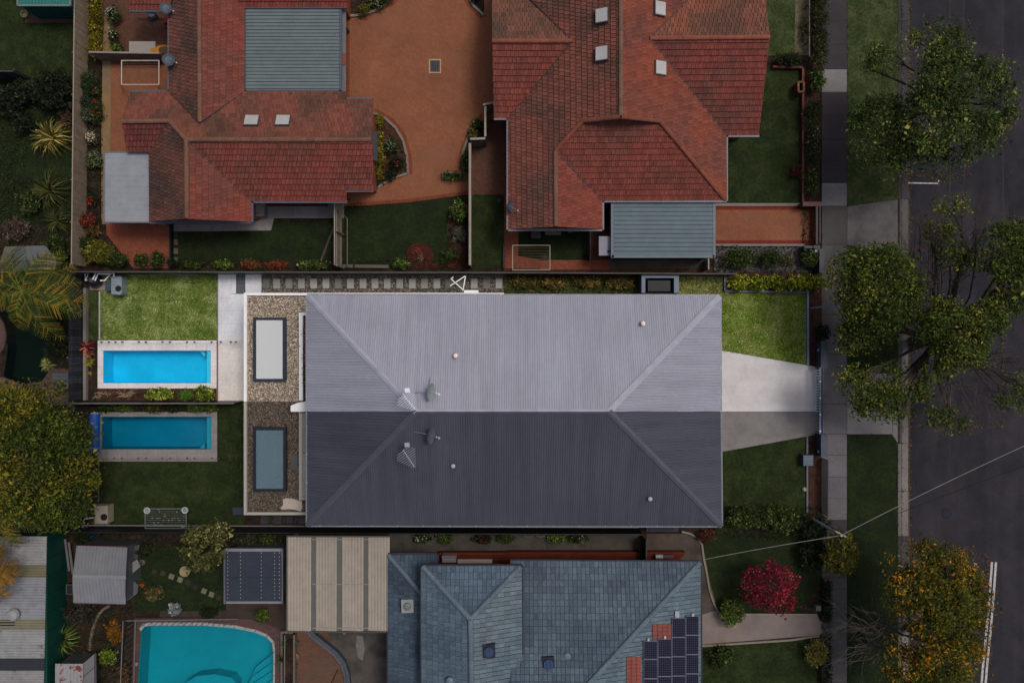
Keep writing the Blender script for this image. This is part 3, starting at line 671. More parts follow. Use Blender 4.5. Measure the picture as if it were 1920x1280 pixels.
# posts, wires
def post(name, lab, cat, px, py, h, r, col):
    t = thing(name, lab, cat, px, py); MB().tube([W(px, py, 0) - Vector((0, 0, .1)), W(px, py, 0) + Vector((0, 0, h))], r, r * .8, 8).build('shaft', flat(col, 'galvanised', .5), t)
    MB().cyl(W(px, py, 0) + Vector((0, 0, h)), r * 1.2, .05, 8).build('top_cap', flat(col, 'galvanised', .5), t); return t
post('street_post', 'slim galvanised post in the mulch bed beside the bright lawn', 'post', 1520, 577.5, 3.6, .055, S(112, 124, 138))
b0 = W(1512, 965, 0)
t = thing('power_pole', 'slim grey service pole rising from the dark shrubs', 'pole', 1512, 965)
MB().tube([b0 - Vector((0, 0, .1)), b0 + Vector((0, 0, 4.9))], .075, .065, 8).build('shaft', flat(S(120, 120, 122), 'galvanised', .5), t)
mb = MB(); mb.beam(b0 + Vector((-.25, .2, 4.75)), b0 + Vector((.3, -.1, 4.75)), .08, .06); mb.build('crossarm', flat(S(110, 110, 112), 'galvanised', .5), t)
def sag(a, b, s, k=14): return [a.lerp(b, i / k) - Vector((0, 0, s * 4 * (i / k) * (1 - i / k))) for i in range(k + 1)]
ptop = b0 + Vector((0, 0, 4.85))
cable = MB().tube(sag(ptop, W(2010, 795, 7.2), .25), .017, n=4).tube(sag(ptop, W(1322, 1048, 3.0), .12), .016, n=4).build('overhead_cable', flat(S(120, 118, 116), 'cable'))
tag(cable, 'pale overhead power cable crossing the street to the blue roof', 'cable')
cable = MB().tube(sag(W(1990, 848, 6.2), W(1560, 1012, 4.4), .2), .013, n=4).build('overhead_cable', flat(S(20, 20, 24), 'line_dark'))  # thin black line strung below the pale cable
tag(cable, 'thin black overhead cable crossing the street below the pale one', 'cable')
# dark blue open topped enclosure
t = thing('storage_box', 'dark blue open topped box with unit inside by the fence', 'storage box', 1236, 533)
fb = flat(S(78, 92, 112), 'box_steel', .45)
mb = MB(); mb.pbox(1203, 515.5, 1273, 521, .0, 1.15); mb.pbox(1203, 521.2, 1210, 549, 0, 1.15); mb.pbox(1264, 521.2, 1273, 549, 0, 1.15); mb.build('frame', fb, t)
MB().pbox(1210.3, 521.3, 1263.7, 548.5, 0, .25).build('floor', flat(S(18, 20, 26), 'box_dark'), t)
MB().pbox(1215, 526, 1257, 546, .26, .8).build('unit', flat(S(40, 42, 48), 'box_unit'), t); MB().pbox(1218, 528, 1254, 544, .803, .83).build('unit_top', flat(S(30, 32, 36), 'box_unit'), t)
MB().pbox(1203, 549.3, 1270, 550.8, .0, .9).build('front_panel', flat(S(14, 16, 22), 'box_dark'), t)
# ================================================================ THE PAIR: ROOFS
E = 5.6; RZ = 7.88; RY = 771.0
pale = S(131, 133, 145); dark = S(60, 63, 73)  # one roof metal; the second colour has dimming painted in
def half(name, lab, up, col, capc, gut):
    h = thing(name, lab, 'house', 962, 662 if up else 880, 0)
    yo = 553.5 if up else 984.0; A, B = (577, yo), (1349 if up else 1352, yo + (1.5 if up else 1)); r0, r1 = (781, RY), (1142, RY)
    ub = MB()
    def und(pts):
        P = [W(*p) - Vector((0, 0, .03)) for p in pts]; n = (P[1] - P[0]).cross(P[2] - P[0])
        if n.z < 0: P.reverse()
        ub.face(P)
    main = [(*A, E), (*B, E), (*r1, RZ), (*r0, RZ)]; lf = [(*A, E), (*r0, RZ), (577, RY, E)]; rt = [(*B, E), (*r1, RZ), (1350, RY, E)]
    for f in (main, lf, rt): und(f)
    roof = ub.build('roof', flat(col, 'roof_under'), h)
    mm = (M['roofpy'], M['roofpx']) if up else (M['roofdy'], M['roofdx'])
    corr(main, roof, col, None, .78, .111, .015 if up else .011, matx=mm[0], v=.022); corr(lf, roof, col, None, .78, .135, .03, matx=mm[1], v=.022); corr(rt, roof, col, None, .78, .14, .036, matx=mm[1], v=.022)
    for fx in range(24): place('roof_screw_cover', BOXM, roof, boxM(W(random.uniform(640, 1280), random.uniform(570, 760) if up else random.uniform(785, 970), 6.3), (.01, .01, .01)), col) if False else None
    cm = flat(capc, 'ridge_metal', .5)
    for a, b in (((*A, E), (*r0, RZ)), ((*B, E), (*r1, RZ))):
        p, q = W(*a), W(*b); d = (q - p).normalized(); s = Vector((-d.y, d.x, 0)).normalized() * .15; zz = Vector((0, 0, .09))
        mb = MB()
        for sg in (1, -1):
            f = [p + zz, q + zz, q + s * sg + zz * .55, p + s * sg + zz * .55]; f = f if sg < 0 else f[::-1]; mb.face(f)
        mb.build('hip_capping', cm, roof)
    sg = 1 if up else -1; p, q = W(*r0, RZ), W(*r1, RZ); s = Vector((0, .11 * sg, 0)); zz = Vector((0, 0, .08)); f = [p + zz, q + zz, q + s + zz * .45, p + s + zz * .45]
    MB().face(f if sg < 0 else f[::-1]).build('ridge_capping', cm, roof)
    gm = flat(gut, 'gutter_metal', .45); dy = -.8 if up else .8
    for a, b in (((576, yo + dy, E), (B[0] + 1, B[1] + dy, E)), ((575.7, yo, E), (575.7, RY - sg * .6, E)), ((B[0] + 1.2, B[1], E), (1351.5, RY - sg * .6, E))):
        MB().beam(W(*a) + Vector((0, 0, -.03)), W(*b) + Vector((0, 0, -.03)), .13, .11).build('gutter', gm, roof)
        L = (W(*b) - W(*a)).length; k = int(L / 1.25)
        for i in range(k):
            c = W(*a).lerp(W(*b), (i + .5) / k); place('gutter_bracket', BOXM, roof, boxM(c + Vector((0, 0, .04)), (.055, .055, .045)), S(150, 152, 158) if up else S(118, 120, 126))
    fr = flat(S(70, 72, 78), 'house_render')
    a = W(592, 566 if up else RY + .6, 5.45); b = W(1334, RY - .6 if up else 972, 5.45); MB().prism([(a.x, a.y), (b.x, a.y), (b.x, b.y), (a.x, b.y)], 0, 5.45).build('wall', fr, h)
    a = W(578, 556 if up else RY + .6, 5.5); b = W(1348, RY - .6 if up else 981, 5.5); MB().prism([(a.x, a.y), (b.x, a.y), (b.x, b.y), (a.x, b.y)], 5.47, 5.52).build('eaves_lining', flat(S(150, 150, 150), 'lining'), h)
    mb = MB(); mb.prism([(W(1335, 0, 2.4).x, W(0, 700 if up else 790, 2.4).y), (W(1336.5, 0, 2.4).x, W(0, 700 if up else 790, 2.4).y), (W(1336.5, 0, 2.4).x, W(0, 745 if up else 835, 2.4).y), (W(1335, 0, 2.4).x, W(0, 745 if up else 835, 2.4).y)], .05, 2.4); mb.build('garage_door', flat(S(60, 62, 66), 'garage_door'), h)
    for (x, y, z) in (((855, 666.5, 6.85), (1204, 606.5, 6.2)) if up else ((850.5, 871.5, 6.75), (1217, 932.5, 6.1))):
        c = W(x, y, z); v = MB().lathe(c, [(.16, -.05), (.15, .04), (.07, .08), (.07, .3)], 12).build('vent_pipe', flat(S(150, 128, 124) if up else S(96, 84, 84), 'vent', .5), roof)
        MB().lathe(c, [(.13, .32), (.12, .36), (.02, .42)], 12).build('cowl', flat(S(205, 205, 208) if up else S(150, 150, 155), 'vent', .5), roof) if False else MB().lathe(c, [(.105, .31), (.1, .36), (.02, .4)], 12).build('vent_cowl', flat(S(210, 208, 210) if up else S(150, 148, 150), 'vent', .5), roof)
    return h
for ax_, st_ in (('y', (2.6, .12, .5)), ('x', (.12, 2.6, .5))):
    M['roofp' + ax_] = mat('roof_metal_pale', src='attr', var=.06, scale=.35, fine=.03, rough=.55, spec=.3, stretch=st_, samt=.09)
    M['roofd' + ax_] = mat('roof_metal_dimmed', src='attr', var=.08, scale=.35, fine=.04, rough=.55, spec=.28, stretch=st_, samt=.12)  # copy of the roof metal for the half dimmed in colour
houseA = half('semi_detached_house', 'two storey house with pale grey corrugated roof half, upper of the pair', True, pale, S(134, 137, 149), S(112, 116, 126))
houseB = half('semi_detached_house', 'two storey house with charcoal corrugated roof half, lower of the pair', False, dark, S(65, 67, 77), S(92, 94, 102))  # lower half: dimming painted into roof, gutter and vent colours
def dish(lab, bx, by, cx, cy, fx, fy, zr, col, arm2):
    t = thing('satellite_dish', lab, 'satellite dish', bx, by, zr); b = W(bx, by, zr + .1); c = W(cx, cy, zr + .75); f = W(fx, fy, zr + .85); pm = flat(S(150, 152, 156) if col == 0 else S(96, 98, 104), 'dish_arm', .5)
    MB().tube([b, c - Vector((0, 0, .05))], .03).build('mast', pm, t); MB().tube([W(*arm2, zr - .1), c - Vector((0, 0, .08))], .03).build('brace', pm, t)
    ax = (f - c); ax.z = max(ax.z, 0) + .22; ax.normalize()
    mb = MB(); mb.lathe(c, [(.05, -.02), (.2, .0), (.36, .06), (.42, .1), (.42, .115), (.34, .08), (.2, .03), (.02, .01)], 18, ax, sx=.62, sy=1.0); mb.build('reflector', flat(S(112, 120, 124) if col == 0 else S(66, 70, 78), 'dish_face', .5), t)
    MB().tube([c + ax * .05, f], .016).build('feed_arm', pm, t); mb = MB(); mb.ball(f, .06); mb.ball(f + Vector((-.11, .05, .02)), .045); mb.build('receiver', flat(S(190, 192, 196) if col == 0 else S(140, 142, 148), 'dish_lnb', .5), t)
def antenna(lab, mx, my, z0, p0, p1, col):
    t = thing('tv_antenna', lab, 'antenna', mx, my, z0); m = flat(col, 'antenna_metal', .4); b = W(mx, my, z0); zt = z0 + 1.5
    MB().tube([b, Vector((b.x, b.y, zt))], .03).build('mast', m, t)
    a = W(*p0, zt); c = W(*p1, zt); d = (c - a); s = Vector((-d.y, d.x, 0)).normalized(); MB().tube([Vector((b.x, b.y, zt - .05)), a, c], .022).build('boom', m, t)
    for i in range(10):
        f = i / 9; w = .52 * (1 - f) + .1 if f > .2 else .34 + f * .9; p = a + d * f; MB().tube([p - s * w, p + s * w], .016, n=4).build('element', m, t)
    mb = MB(); mb.beam(W(mx - 5, my - 2, zt), W(mx + 4, my - 3, zt), .2, .1); mb.build('junction_box', flat(tuple(min(.86, x * 1.25) for x in col[:3]) + (1,), 'antenna_box', .5), t)
dish('grey satellite dish on the pale roof beside the ridge', 772, 735, 805, 733.5, 823, 739, 7.45, 0, (808, 707)); dish('grey satellite dish on the dark roof below the ridge', 766, 807.5, 805, 815, 823, 821, 7.25, 1, (803, 834))
antenna('bright metal television antenna on the pale roof hip', 764, 734, 7.4, (757, 741), (778, 767), S(178, 182, 190)); antenna('dull metal television antenna on the dark roof hip', 764, 836, 6.9, (757, 845), (777, 875), S(118, 120, 126))  # lower dish and antenna repeat the upper ones in dimmed colours
# ---------------------------------------------------------------- flat gravel roofs of the rear extensions
def ext(lab, y0, y1, hole, top, cop, grav, floorc, glass, frc):
    t = thing('rear_extension', lab, 'building', 516, (y0 + y1) / 2, 0); zt = 3.3; zg = 3.12
    wm = flat(cop, 'parapet_render', .6, var=.05); iw = flat(S(150, 150, 150), 'inner_wall')
    mb = MB()
    outer = [W(x, y, zg) for x, y in ((462, y0 + (4 if top else 0)), (577, y0 + (4 if top else 0)), (577, y1 - (0 if top else 4)), (462, y1 - (0 if top else 4)))]; hl = [W(x, y, zg) for x, y in ((hole[0], hole[1]), (hole[2], hole[1]), (hole[2], hole[3]), (hole[0], hole[3]))]
    allv = outer + hl[::-1]
    for q in tessellate_polygon([outer, hl[::-1]]):
        f = [allv[i] for i in q]
        if (f[1] - f[0]).cross(f[2] - f[0]).z < 0: f.reverse()
        mb.face(f)
    mb.build('gravel_roof', grav, t)
    bx = []
    def rng(a, b, c, d, zz0, zz1, name, m): MB().pbox(a, b, c, d, zz0, zz1).build(name, m, t)
    rng(457, y0, 462.5, y1, 0, zt, 'parapet', wm)
    if top: rng(462.8, y0, 577, y0 + 4.6, 0, zt, 'parapet', wm)
    else: rng(462.8, y1 - 5, 577, y1, 0, zt, 'parapet', wm)
    # light shaft with a bright room floor under the rooflight
    (a, b, c, d) = hole; fl = MB(); z = .1; q = [W(a, b, zg), W(c, b, zg), W(c, d, zg), W(a, d, zg)]; q2 = [Vector((p.x * 1.0, p.y, z)) for p in q]
    fl.face(q2); fl.build('floor', flat(floorc, 'floor_tile', .5), t)
    sh = MB()
    for i in range(4): sh.face([q[i], q[(i + 1) % 4], q2[(i + 1) % 4], q2[i]])
    sh.build('light_shaft', flat(floorc, 'shaft_paint'), t)
    k = MB(); zf = 3.42; kf = flat(frc, 'rooflight_frame', .4)
    x0, yy0, x1, yy1 = a - 5.5, b - 5, c + 5, d + 5
    r = thing('rooflight', 'large dark framed rooflight with table below in the pale gravel roof' if top else 'large dark framed rooflight in the dark gravel roof', 'skylight', (a + c) / 2, (b + d) / 2, zg)
    for n_, bb in (('frame', (x0, yy0, x1, b)), ('frame', (x0, d, x1, yy1)), ('frame', (x0, b + .1, a, d - .1)), ('frame', (c, b + .1, x1, d - .1))): MB().pbox(*bb, zg, zf).build(n_, kf, r)
    MB().pbox(a + .2, b + .2, c - .2, d - .2, zf - .06, zf - .03).build('pane', glass, r)
    return t
gA = glassmat('rooflight_glass', (.86, .93, 1, 1), .62, S(206, 222, 238)); gB = glassmat('rooflight_glass_dimmed', (.6, .72, .78, 1), .36, S(116, 140, 152))  # diffuse share paints reflected sky into the panes, dimmed in the second
white = S(250, 248, 246); par2 = S(138, 134, 128)
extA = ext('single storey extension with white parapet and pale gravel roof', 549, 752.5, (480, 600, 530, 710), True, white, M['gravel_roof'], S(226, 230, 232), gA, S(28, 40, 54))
extB = ext('single storey extension with grey parapet and dark gravel roof', 753.0, 965, (480, 806, 531, 916), False, par2, M['gravel_roof_dimmed'], S(100, 124, 134), gB, S(18, 25, 34))  # dimming painted into its parapet, gravel, floor and frame colours
# white side wall cap, upstands and planters at the eaves
def pb(name, bb, z0, z1, m, parent): return MB().pbox(*bb, z0, z1).build(name, m, parent)
wm = flat(white, 'parapet_render', .6, var=.05); gm = flat(par2, 'parapet_render', .6, var=.05)
pb('side_parapet', (577.5, 549, 945, 553.2), 0, 3.25, wm, extA)
pb('upstand', (560.5, 591.6, 567.5, 750.5), 3.122, 3.62, wm, extA); pb('upstand', (560.5, 586, 577, 591.4), 3.122, 3.62, wm, extA)
pb('party_wall_end', (545, 760, 577, 771.6), 3.122, 3.66, wm, extA); MB().pprism([(546, 759.8), (560, 754.5), (577, 752), (577, 759.8)], 3.122, 3.64).build('party_wall_end', wm, extA)
pb('planter_soil', (567.8, 592, 576, 751.8), 3.122, 3.3, M['mulch'], extA)
pb('upstand', (560.5, 774, 566.6, 931.5), 3.124, 3.62, gm, extB); pb('upstand', (560.5, 931.8, 577, 937), 3.124, 3.62, gm, extB)
pb('cover_panel', (567.2, 774, 576, 848), 3.124, 3.58, flat(S(118, 118, 112), 'cover_panel'), extB); pb('cover_panel', (567.2, 849, 576, 931), 3.124, 3.58, flat(S(130, 126, 120), 'cover_panel'), extB)
tag(MB().pprism([(530, 936), (536, 933.5), (548, 934), (560, 938), (566, 939), (567, 952), (564, 958), (552, 955), (540, 954), (527, 955), (526, 951), (531, 946)], 3.126, 3.15).build('plaster_sheet', flat(S(146, 136, 126), 'plaster')), 'torn pale sheet lying on the dark gravel roof', 'sheet')
tag(MB().pbox(545.5, 852, 558, 880, 3.126, 3.16).build('rubber_mat', flat(S(60, 62, 64), 'rubber')), 'grey rubber mat lying on the dark gravel roof', 'mat')
t = thing('dining_table', 'pink topped dining table seen through the pale rooflight', 'table', 522, 632, .1)
pb('tabletop', (510.5, 618, 529, 646), .8, .86, flat(S(220, 150, 140), 'table_top'), t)
for x, y in ((512, 620), (527, 620), (512, 644), (527, 644)): pb('leg', (x - .8, y - .8, x + .8, y + .8), .1, .8, flat(S(150, 130, 120), 'table_leg'), t)
t = thing('dining_chair', 'grey dining chair seen through the pale rooflight', 'chair', 502, 634, .1)
pb('seat', (497, 628, 504, 641), .5, .56, flat(S(96, 112, 124), 'chair_fabric'), t); pb('backrest', (496, 628, 497.6, 641), .57, 1.0, flat(S(96, 112, 124), 'chair_fabric'), t)
for x, y in ((498, 629), (503, 629), (498, 640), (503, 640)): pb('leg', (x - .4, y - .4, x + .4, y + .4), .1, .5, flat(S(60, 60, 60), 'chair_leg'), t)
t = thing('dining_table', 'dark dining table seen through the rooflight of the dark roof', 'table', 520, 826, .1)
pb('tabletop', (505, 812, 529, 838), .8, .86, flat(S(50, 84, 96), 'table_top_dark'), t)
for x, y in ((507, 814), (527, 814), (507, 836), (527, 836)): pb('leg', (x - .8, y - .8, x + .8, y + .8), .1, .8, flat(S(40, 50, 60), 'table_leg'), t)
t = thing('armchair', 'blue armchair seen through the rooflight of the dark roof', 'armchair', 518, 902, .1)
pb('seat', (508, 896, 528, 910), .1, .5, flat(S(60, 84, 104), 'armchair_fabric'), t); pb('backrest', (508, 890, 514, 895.6), .1, .95, flat(S(60, 84, 104), 'armchair_fabric'), t)
# gravel pebbles on the flat roofs and path
def pebbles(name, rects, z, n, cols, size, seed, lab):
    r = np.random.default_rng(seed); C = []
    for (a, b, c, d) in rects:
        p = W(a, b, z); q = W(c, d, z); k = int(n * abs((q.x - p.x) * (q.y - p.y))); C.append(np.stack([p.x + (q.x - p.x) * r.random(k), p.y + (q.y - p.y) * r.random(k), np.full(k, z)], 1))
    C = np.concatenate(C); k = len(C); s = size * (.5 + r.random((k, 1))); V = []; ang = r.random(k) * 6.28
    tp = C + np.concatenate([np.zeros((k, 2)), s * .55], 1); ring = [C + np.stack([np.cos(ang + j * 1.571) * s[:, 0] * .7, np.sin(ang + j * 1.571) * s[:, 0] * (.5 + .2 * (j % 2)), np.zeros(k)], 1) for j in range(4)]
    for j in range(4): V.append(np.stack([ring[j], ring[(j + 1) % 4], tp], 1))
    ci = r.integers(0, len(cols), k); cc = np.array([c for c in cols])[ci]; cc[:, :3] *= (.75 + .5 * r.random((k, 1)))
    return tag(quads(name, np.concatenate(V), np.tile(cc, (4, 1)), M['attr'], None, 3), lab, 'gravel', kind='stuff')
ga = [S(138, 126, 112), S(104, 92, 82), S(196, 186, 174), S(78, 70, 65), S(150, 130, 110)]; gb = [tuple(x * .3 for x in c[:3]) + (1,) for c in ga]  # second set: same pebbles with dimming multiplied into the colours
pebbles('gravel', [(463, 554, 577, 590), (463, 590, 474, 752), (536, 590, 560, 752), (463, 716, 560, 752)], 3.122, 520, ga, .042, 3, 'pale brown gravel covering the roof of the white extension')
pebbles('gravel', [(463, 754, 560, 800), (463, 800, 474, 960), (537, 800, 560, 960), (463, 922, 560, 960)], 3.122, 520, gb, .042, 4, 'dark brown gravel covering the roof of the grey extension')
# ================================================================ REAR YARD, UPPER LOT
sheet('gravel_path', [(490, 510), (944, 512), (944, 556), (490, 556)], .012, M['gravel_path'], 'grey gravel side path with stepping stones under the fence', 'path')
pebbles('gravel', [(490, 512, 944, 552)], .012, 110, [S(120, 112, 104), S(70, 66, 62), S(150, 142, 132), S(50, 47, 45)], .045, 5, 'loose grey gravel on the side path')
sx = [498.7, 518.7, 541.7, 565, 588, 611, 634, 657, 680.5, 703, 726, 749.5, 773, 796, 819, 841, 865, 889, 912.5, 935.5]
dk = {0: .62, 2: .85, 6: .72, 13: .85, 15: .6, 16: .6, 18: .66}
for i, x in enumerate(sx):
    c = S(136, 136, 134); k = dk.get(i, 1) ** 1.6; c = tuple(v * k for v in c[:3]) + (1,)
    o = pbox_piece('stepping_stone', x - 6.2, 522.2, x + 6.2, 540.6, -.02, .07 + .004 * (i % 3), None, c, v=.06)
    how = 'dark' if k < .7 else 'pale'
    tag(o, f'{how} grey stepping stone in the gravel path, {ORD[i]} from the paved end', 'stepping stone', 'stepping stones along the gravel side path')
lawn([(189, 512), (406.5, 512), (406.5, 637), (189, 637)], 'grass_bright', 'bright rear lawn beside the blue pool')
lawn([(165, 545), (185, 545), (185, 637), (165, 637)], 'grass_mid', 'narrow grass strip between sleeper wall and concrete edging')
edging('concrete_edging', 'thin pale concrete edging left of the bright rear lawn', [(187, 546), (187, 637)], .08, .06, S(150, 150, 150))
edging('sleeper_wall', 'low grey timber retaining wall at the foot of the dark fence', [(161, 540), (161, 640), (161, 750)], .16, .3, S(112, 106, 102), piece='sleeper')
sheet('garden_bed', [(164, 638), (183, 638), (183, 751), (164, 751)], .03, M['soil'], 'narrow soil bed at the left end of the bright pool', 'garden bed')
sheet('garden_bed', [(183.3, 728.5), (407, 728.5), (407, 751), (183.3, 751)], .034, M['mulch'], 'planted bed below the bright blue pool', 'garden bed')
deck = sheet('paving', [(407, 510), (490, 510), (490, 552), (462, 552), (462, 752), (407, 752)], .02, M['conc_grey_dimmed'], 'pale paved terrace between lawn and extension', 'paving')
cw = S(188, 190, 196); cw2 = S(192, 188, 184)
for (x0, x1, ys) in ((409.2, 433.3, (511, 535, 559, 583, 607, 639, 663, 687, 711, 735, 751)), (433.3, 457, (551, 583, 607, 639, 651, 675, 699, 723, 751)), (433.6, 442.5, (511, 550.5)), (460, 490, (511, 550))):
    for a, b in zip(ys, ys[1:]): pbox_piece('paver', x0, a + .1, x1 - .1, b - .1, 0, .05, deck, cw if b < 640 else cw2, v=.02)
pbox_piece('paver', 442.8, 511, 460, 513, 0, .05, deck, cw)
edging('drain_channel', 'thin reddish brown drain channel beside the bright pool', [(407.8, 638), (407.8, 750)], .09, .05, S(112, 84, 82))
for i, (a, b) in enumerate(((513, 530.5), (531.5, 549))):
    t = thing('floor_grate', ('upper' if i == 0 else 'lower') + ' dark slatted floor grate in the pale terrace', 'grate', 451, (a + b) / 2, 0, 'slatted grates in the terrace')
    pb('tray', (443, a, 459.5, b), .02, .055, flat(S(40, 44, 50), 'grate_dark'), t)
    for k in range(6): pbox_piece('bar', 443.4, a + .5 + k * 2.85, 459, a + 2.5 + k * 2.85, .055, .075, t, S(86, 92, 100), BOXM)
def pool(lab, hole, outer, basin, tint, cope, ledge, zc=.06, step=(384, 395), dots=True):
    t = thing('swimming_pool', lab, 'swimming pool', (hole[0][0] + hole[2][0]) / 2, (hole[0][1] + hole[2][1]) / 2, 0)
    x0, y0 = hole[0]; x1, y1 = hole[2]; X0, Y0, X1, Y1 = outer; bm = flat(basin, 'pool_shell', .5, var=.13, scale=.7); dz = -1.25
    mb = MB(); q = [W(x, y, 0) for x, y in hole]; q2 = [Vector((p.x, p.y, dz)) for p in q]
    f = q2; mb.face(f if (f[1] - f[0]).cross(f[2] - f[0]).z > 0 else f[::-1])
    for i in range(4): mb.face([q[i], q[(i + 1) % 4], q2[(i + 1) % 4], q2[i]])
    mb.build('basin', bm, t)
    lm = flat(ledge, 'pool_ledge', .5, var=.05); a = W(step[0], y0, 0); b = W(x1, y1, 0)
    mb = MB(); mb.prism([(a.x, a.y - .005), (b.x - .005, a.y - .005), (b.x - .005, b.y + .005), (a.x, b.y + .005)], dz, -.32); mb.build('step', lm, t)
    yc = y0 if dots else y1; sg = 1 if dots else -1; MB().pprism([(step[0] - .3, yc + sg * .2), (step[0] - 11, yc + sg * .2), (step[0] - .3, yc + sg * 12)], dz, -.45).build('corner_step', lm, t)
    MB().pprism([(x1 - .3, yc + sg * .3), (x1 - 9, yc + sg * .3), (x1 - .3, yc + sg * 12)], -.319, -.18).build('corner_step', lm, t)
    wz = -.09; mb = MB(); mb.face([Vector((p.x, p.y, wz)) for p in (W(x0, y1), W(x1, y1), W(x1, y0), W(x0, y0))]); mb.build('water', watermat('pool_water', tint), t)
    for y in (y0 + (y1 - y0) * .2, y0 + (y1 - y0) * .76): pb('return_jet', (x0 + .3, y - 1.6, x0 + 1.6, y + 1.6), -.5, -.25, flat(S(220, 230, 235), 'jet'), t)
    for (ax, ay, bx2, by2) in ((X0, Y0, X1, y0), (X0, y1, X1, Y1)):
        n = 12
        for i in range(n): pbox_piece('coping_stone', ax + (bx2 - ax) * i / n + .12, ay + .1, ax + (bx2 - ax) * (i + 1) / n - .12, by2 - .05, -.02, zc, t, cope, v=.03)
    for (ax, bx2) in ((X0, x0), (x1, X1)):
        n = 4
        for i in range(n): pbox_piece('coping_stone', ax + .1, y0 + (y1 - y0) * i / n + .1, bx2 - .05, y0 + (y1 - y0) * (i + 1) / n - .1, -.02, zc, t, cope, v=.03)
    return t
pool('bright blue rectangular pool with pale coping', POOL1, (183, 638, 406, 728), S(60, 190, 250), (.34, .84, 1.0, 1), S(192, 188, 190), S(160, 226, 250))
pool('dim teal rectangular pool with grey coping', POOL2, (183, 772, 407, 865), S(6, 112, 138), (.42, .86, .93, 1), S(112, 108, 108), S(60, 142, 156), dots=False)  # dimming painted into shell, step and coping colours
def glass_fence(lab, y, x0, x1, spig, h=1.2):
    t = thing('glass_pool_fence', lab, 'fence', (x0 + x1) / 2, y); g = glassmat('fence_glass', (.98, .99, .99, 1), .0, S(200, 215, 215), 1.22); xs_ = [x0] + [(a + b) / 2 for a, b in zip(spig[1::2], spig[2::2])] + [x1]
    for a, b in zip(xs_, xs_[1:]):
        p = W(a + .6, y, .08); q = W(b - .6, y, .08); MB().face([(p.x, p.y, .1), (q.x, q.y, .1), (q.x, q.y, .1 + h), (p.x, p.y, .1 + h)]).build('glass_panel', g, t)
    for s in spig: MB().cyl(W(s, y, .05), .04, .17, 8).build('spigot', flat(S(60, 60, 64), 'spigot', .4), t)
glass_fence('clear glass pool fence on dark spigots above the bright pool', 641, 183, 458, [192, 206, 218, 231, 262, 275, 306, 320, 352, 366, 398, 415, 434, 443])
glass_fence('clear glass pool fence on dark spigots below the teal pool', 858.5, 183, 458, [216, 230, 261, 275, 306, 320, 352, 366, 398, 412, 434, 444])
# pool plant
t = thing('pool_pump', 'black pool pump and filter with white pipes in the corner', 'pool pump', 182, 527)
pb('slab', (168, 528, 212, 544), 0, .1, flat(S(122, 110, 102), 'slab'), t); c = W(184, 527, .1)
MB().lathe(c, [(.25, 0), (.36, .15), (.36, .5), (.25, .68), (.1, .72)], 16).build('filter_tank', flat(S(22, 24, 32), 'black_plastic', .35), t); MB().lathe(c, [(.14, .725), (.14, .8), (.03, .83)], 10).build('valve', flat(S(60, 62, 70), 'valve', .4), t)
MB().cyl(W(170, 530, .3), .15, .5, 12, (1, .1, 0)).build('motor', flat(S(34, 36, 44), 'motor', .4), t)
wp = flat(S(206, 208, 214), 'pvc', .4)
for pts in ([(158, 514, .5), (166, 513, .5), (160, 526, .5), (172, 526, .5)], [(174, 524, .9), (180, 510, .9), (214, 512, .9), (213, 518, .9)], [(178, 526, .8), (184, 513, .8), (207, 514, .8), (196, 526, .8), (188, 526, .8)], [(214, 512, .4), (214, 521, .4), (207, 520, .4)], [(160, 516, .3), (160, 524, .3), (178, 527, .3)]):
    MB().tube([W(*p) for p in pts], .045, n=6).build('pipe', wp, t)
t = thing('heat_pump', 'grey pool heat pump with round fan by the bright lawn', 'heat pump', 218, 536)
pb('base', (207, 517, 230, 555), 0, .1, flat(S(96, 90, 86), 'slab2'), t); mb = MB(); mb.pprism([(208.5, 521), (211, 518), (227, 518), (228, 520), (228, 550), (225, 553), (210, 551), (208.5, 548)], .1, .75); mb.build('casing', flat(S(112, 124, 132), 'hp_casing', .5), t)
MB().cyl(W(222, 541, .752), .17, .02, 18).build('fan_grille', flat(S(16, 16, 22), 'fan'), t); pb('side_panel', (197, 527, 208, 545), .1, .55, flat(S(52, 66, 78), 'hp_dark'), t)
for k in range(5): pb('rib', (209.5, 521 + k * 6, 217, 522 + k * 6), .752, .775, flat(S(84, 94, 102), 'hp_rib'), t)
t = thing('folding_clothesline', 'white folding clothesline bracket above the gravel path', 'clothesline', 870, 540)
wmt = flat(S(220, 220, 224), 'white_tube', .5); mb = MB()
for a, b in (((845, 522), (868, 543)), ((844, 536), (873, 517)), ((873, 517), (868, 545)), ((846, 523), (850, 519))): mb.beam(W(*a, 1.7), W(*b, 1.7), .05, .05)
mb.build('arm', wmt, t); pb('housing', (870, 544, 897, 548.6), 1.6, 1.9, wmt, t)
# yard fences
fence('paling_fence', 'tall dark weathered paling fence at the rear of the bright lawn', 157, 751, 157, 506, 1.55, S(46, 46, 50), pitch=.13, var=.5, gap=.03, railcol=S(70, 68, 66), cap=None)
fence('paling_fence', 'dark weathered paling fence behind the teal pool', 157, 984, 157, 758, 1.5, S(40, 40, 42), pitch=.13, var=.45, gap=.03, railcol=S(60, 58, 56))
fence('panel_fence', 'black panel fence between the pale house and the tiled houses', 160, 514, 948, 515.5, 1.6, S(22, 22, 26), pitch=1.2, thick=.04, rails=False, piece='panel', mesh=BOXM, gap=.02, cap=S(66, 62, 60), var=.2)
fence('panel_fence', 'black panel fence along the weedy strip and front bushes', 948.5, 515.5, 1366, 517.5, 1.5, S(22, 22, 26), pitch=1.2, thick=.04, rails=False, piece='panel', mesh=BOXM, gap=.02, cap=S(60, 58, 58), var=.2)
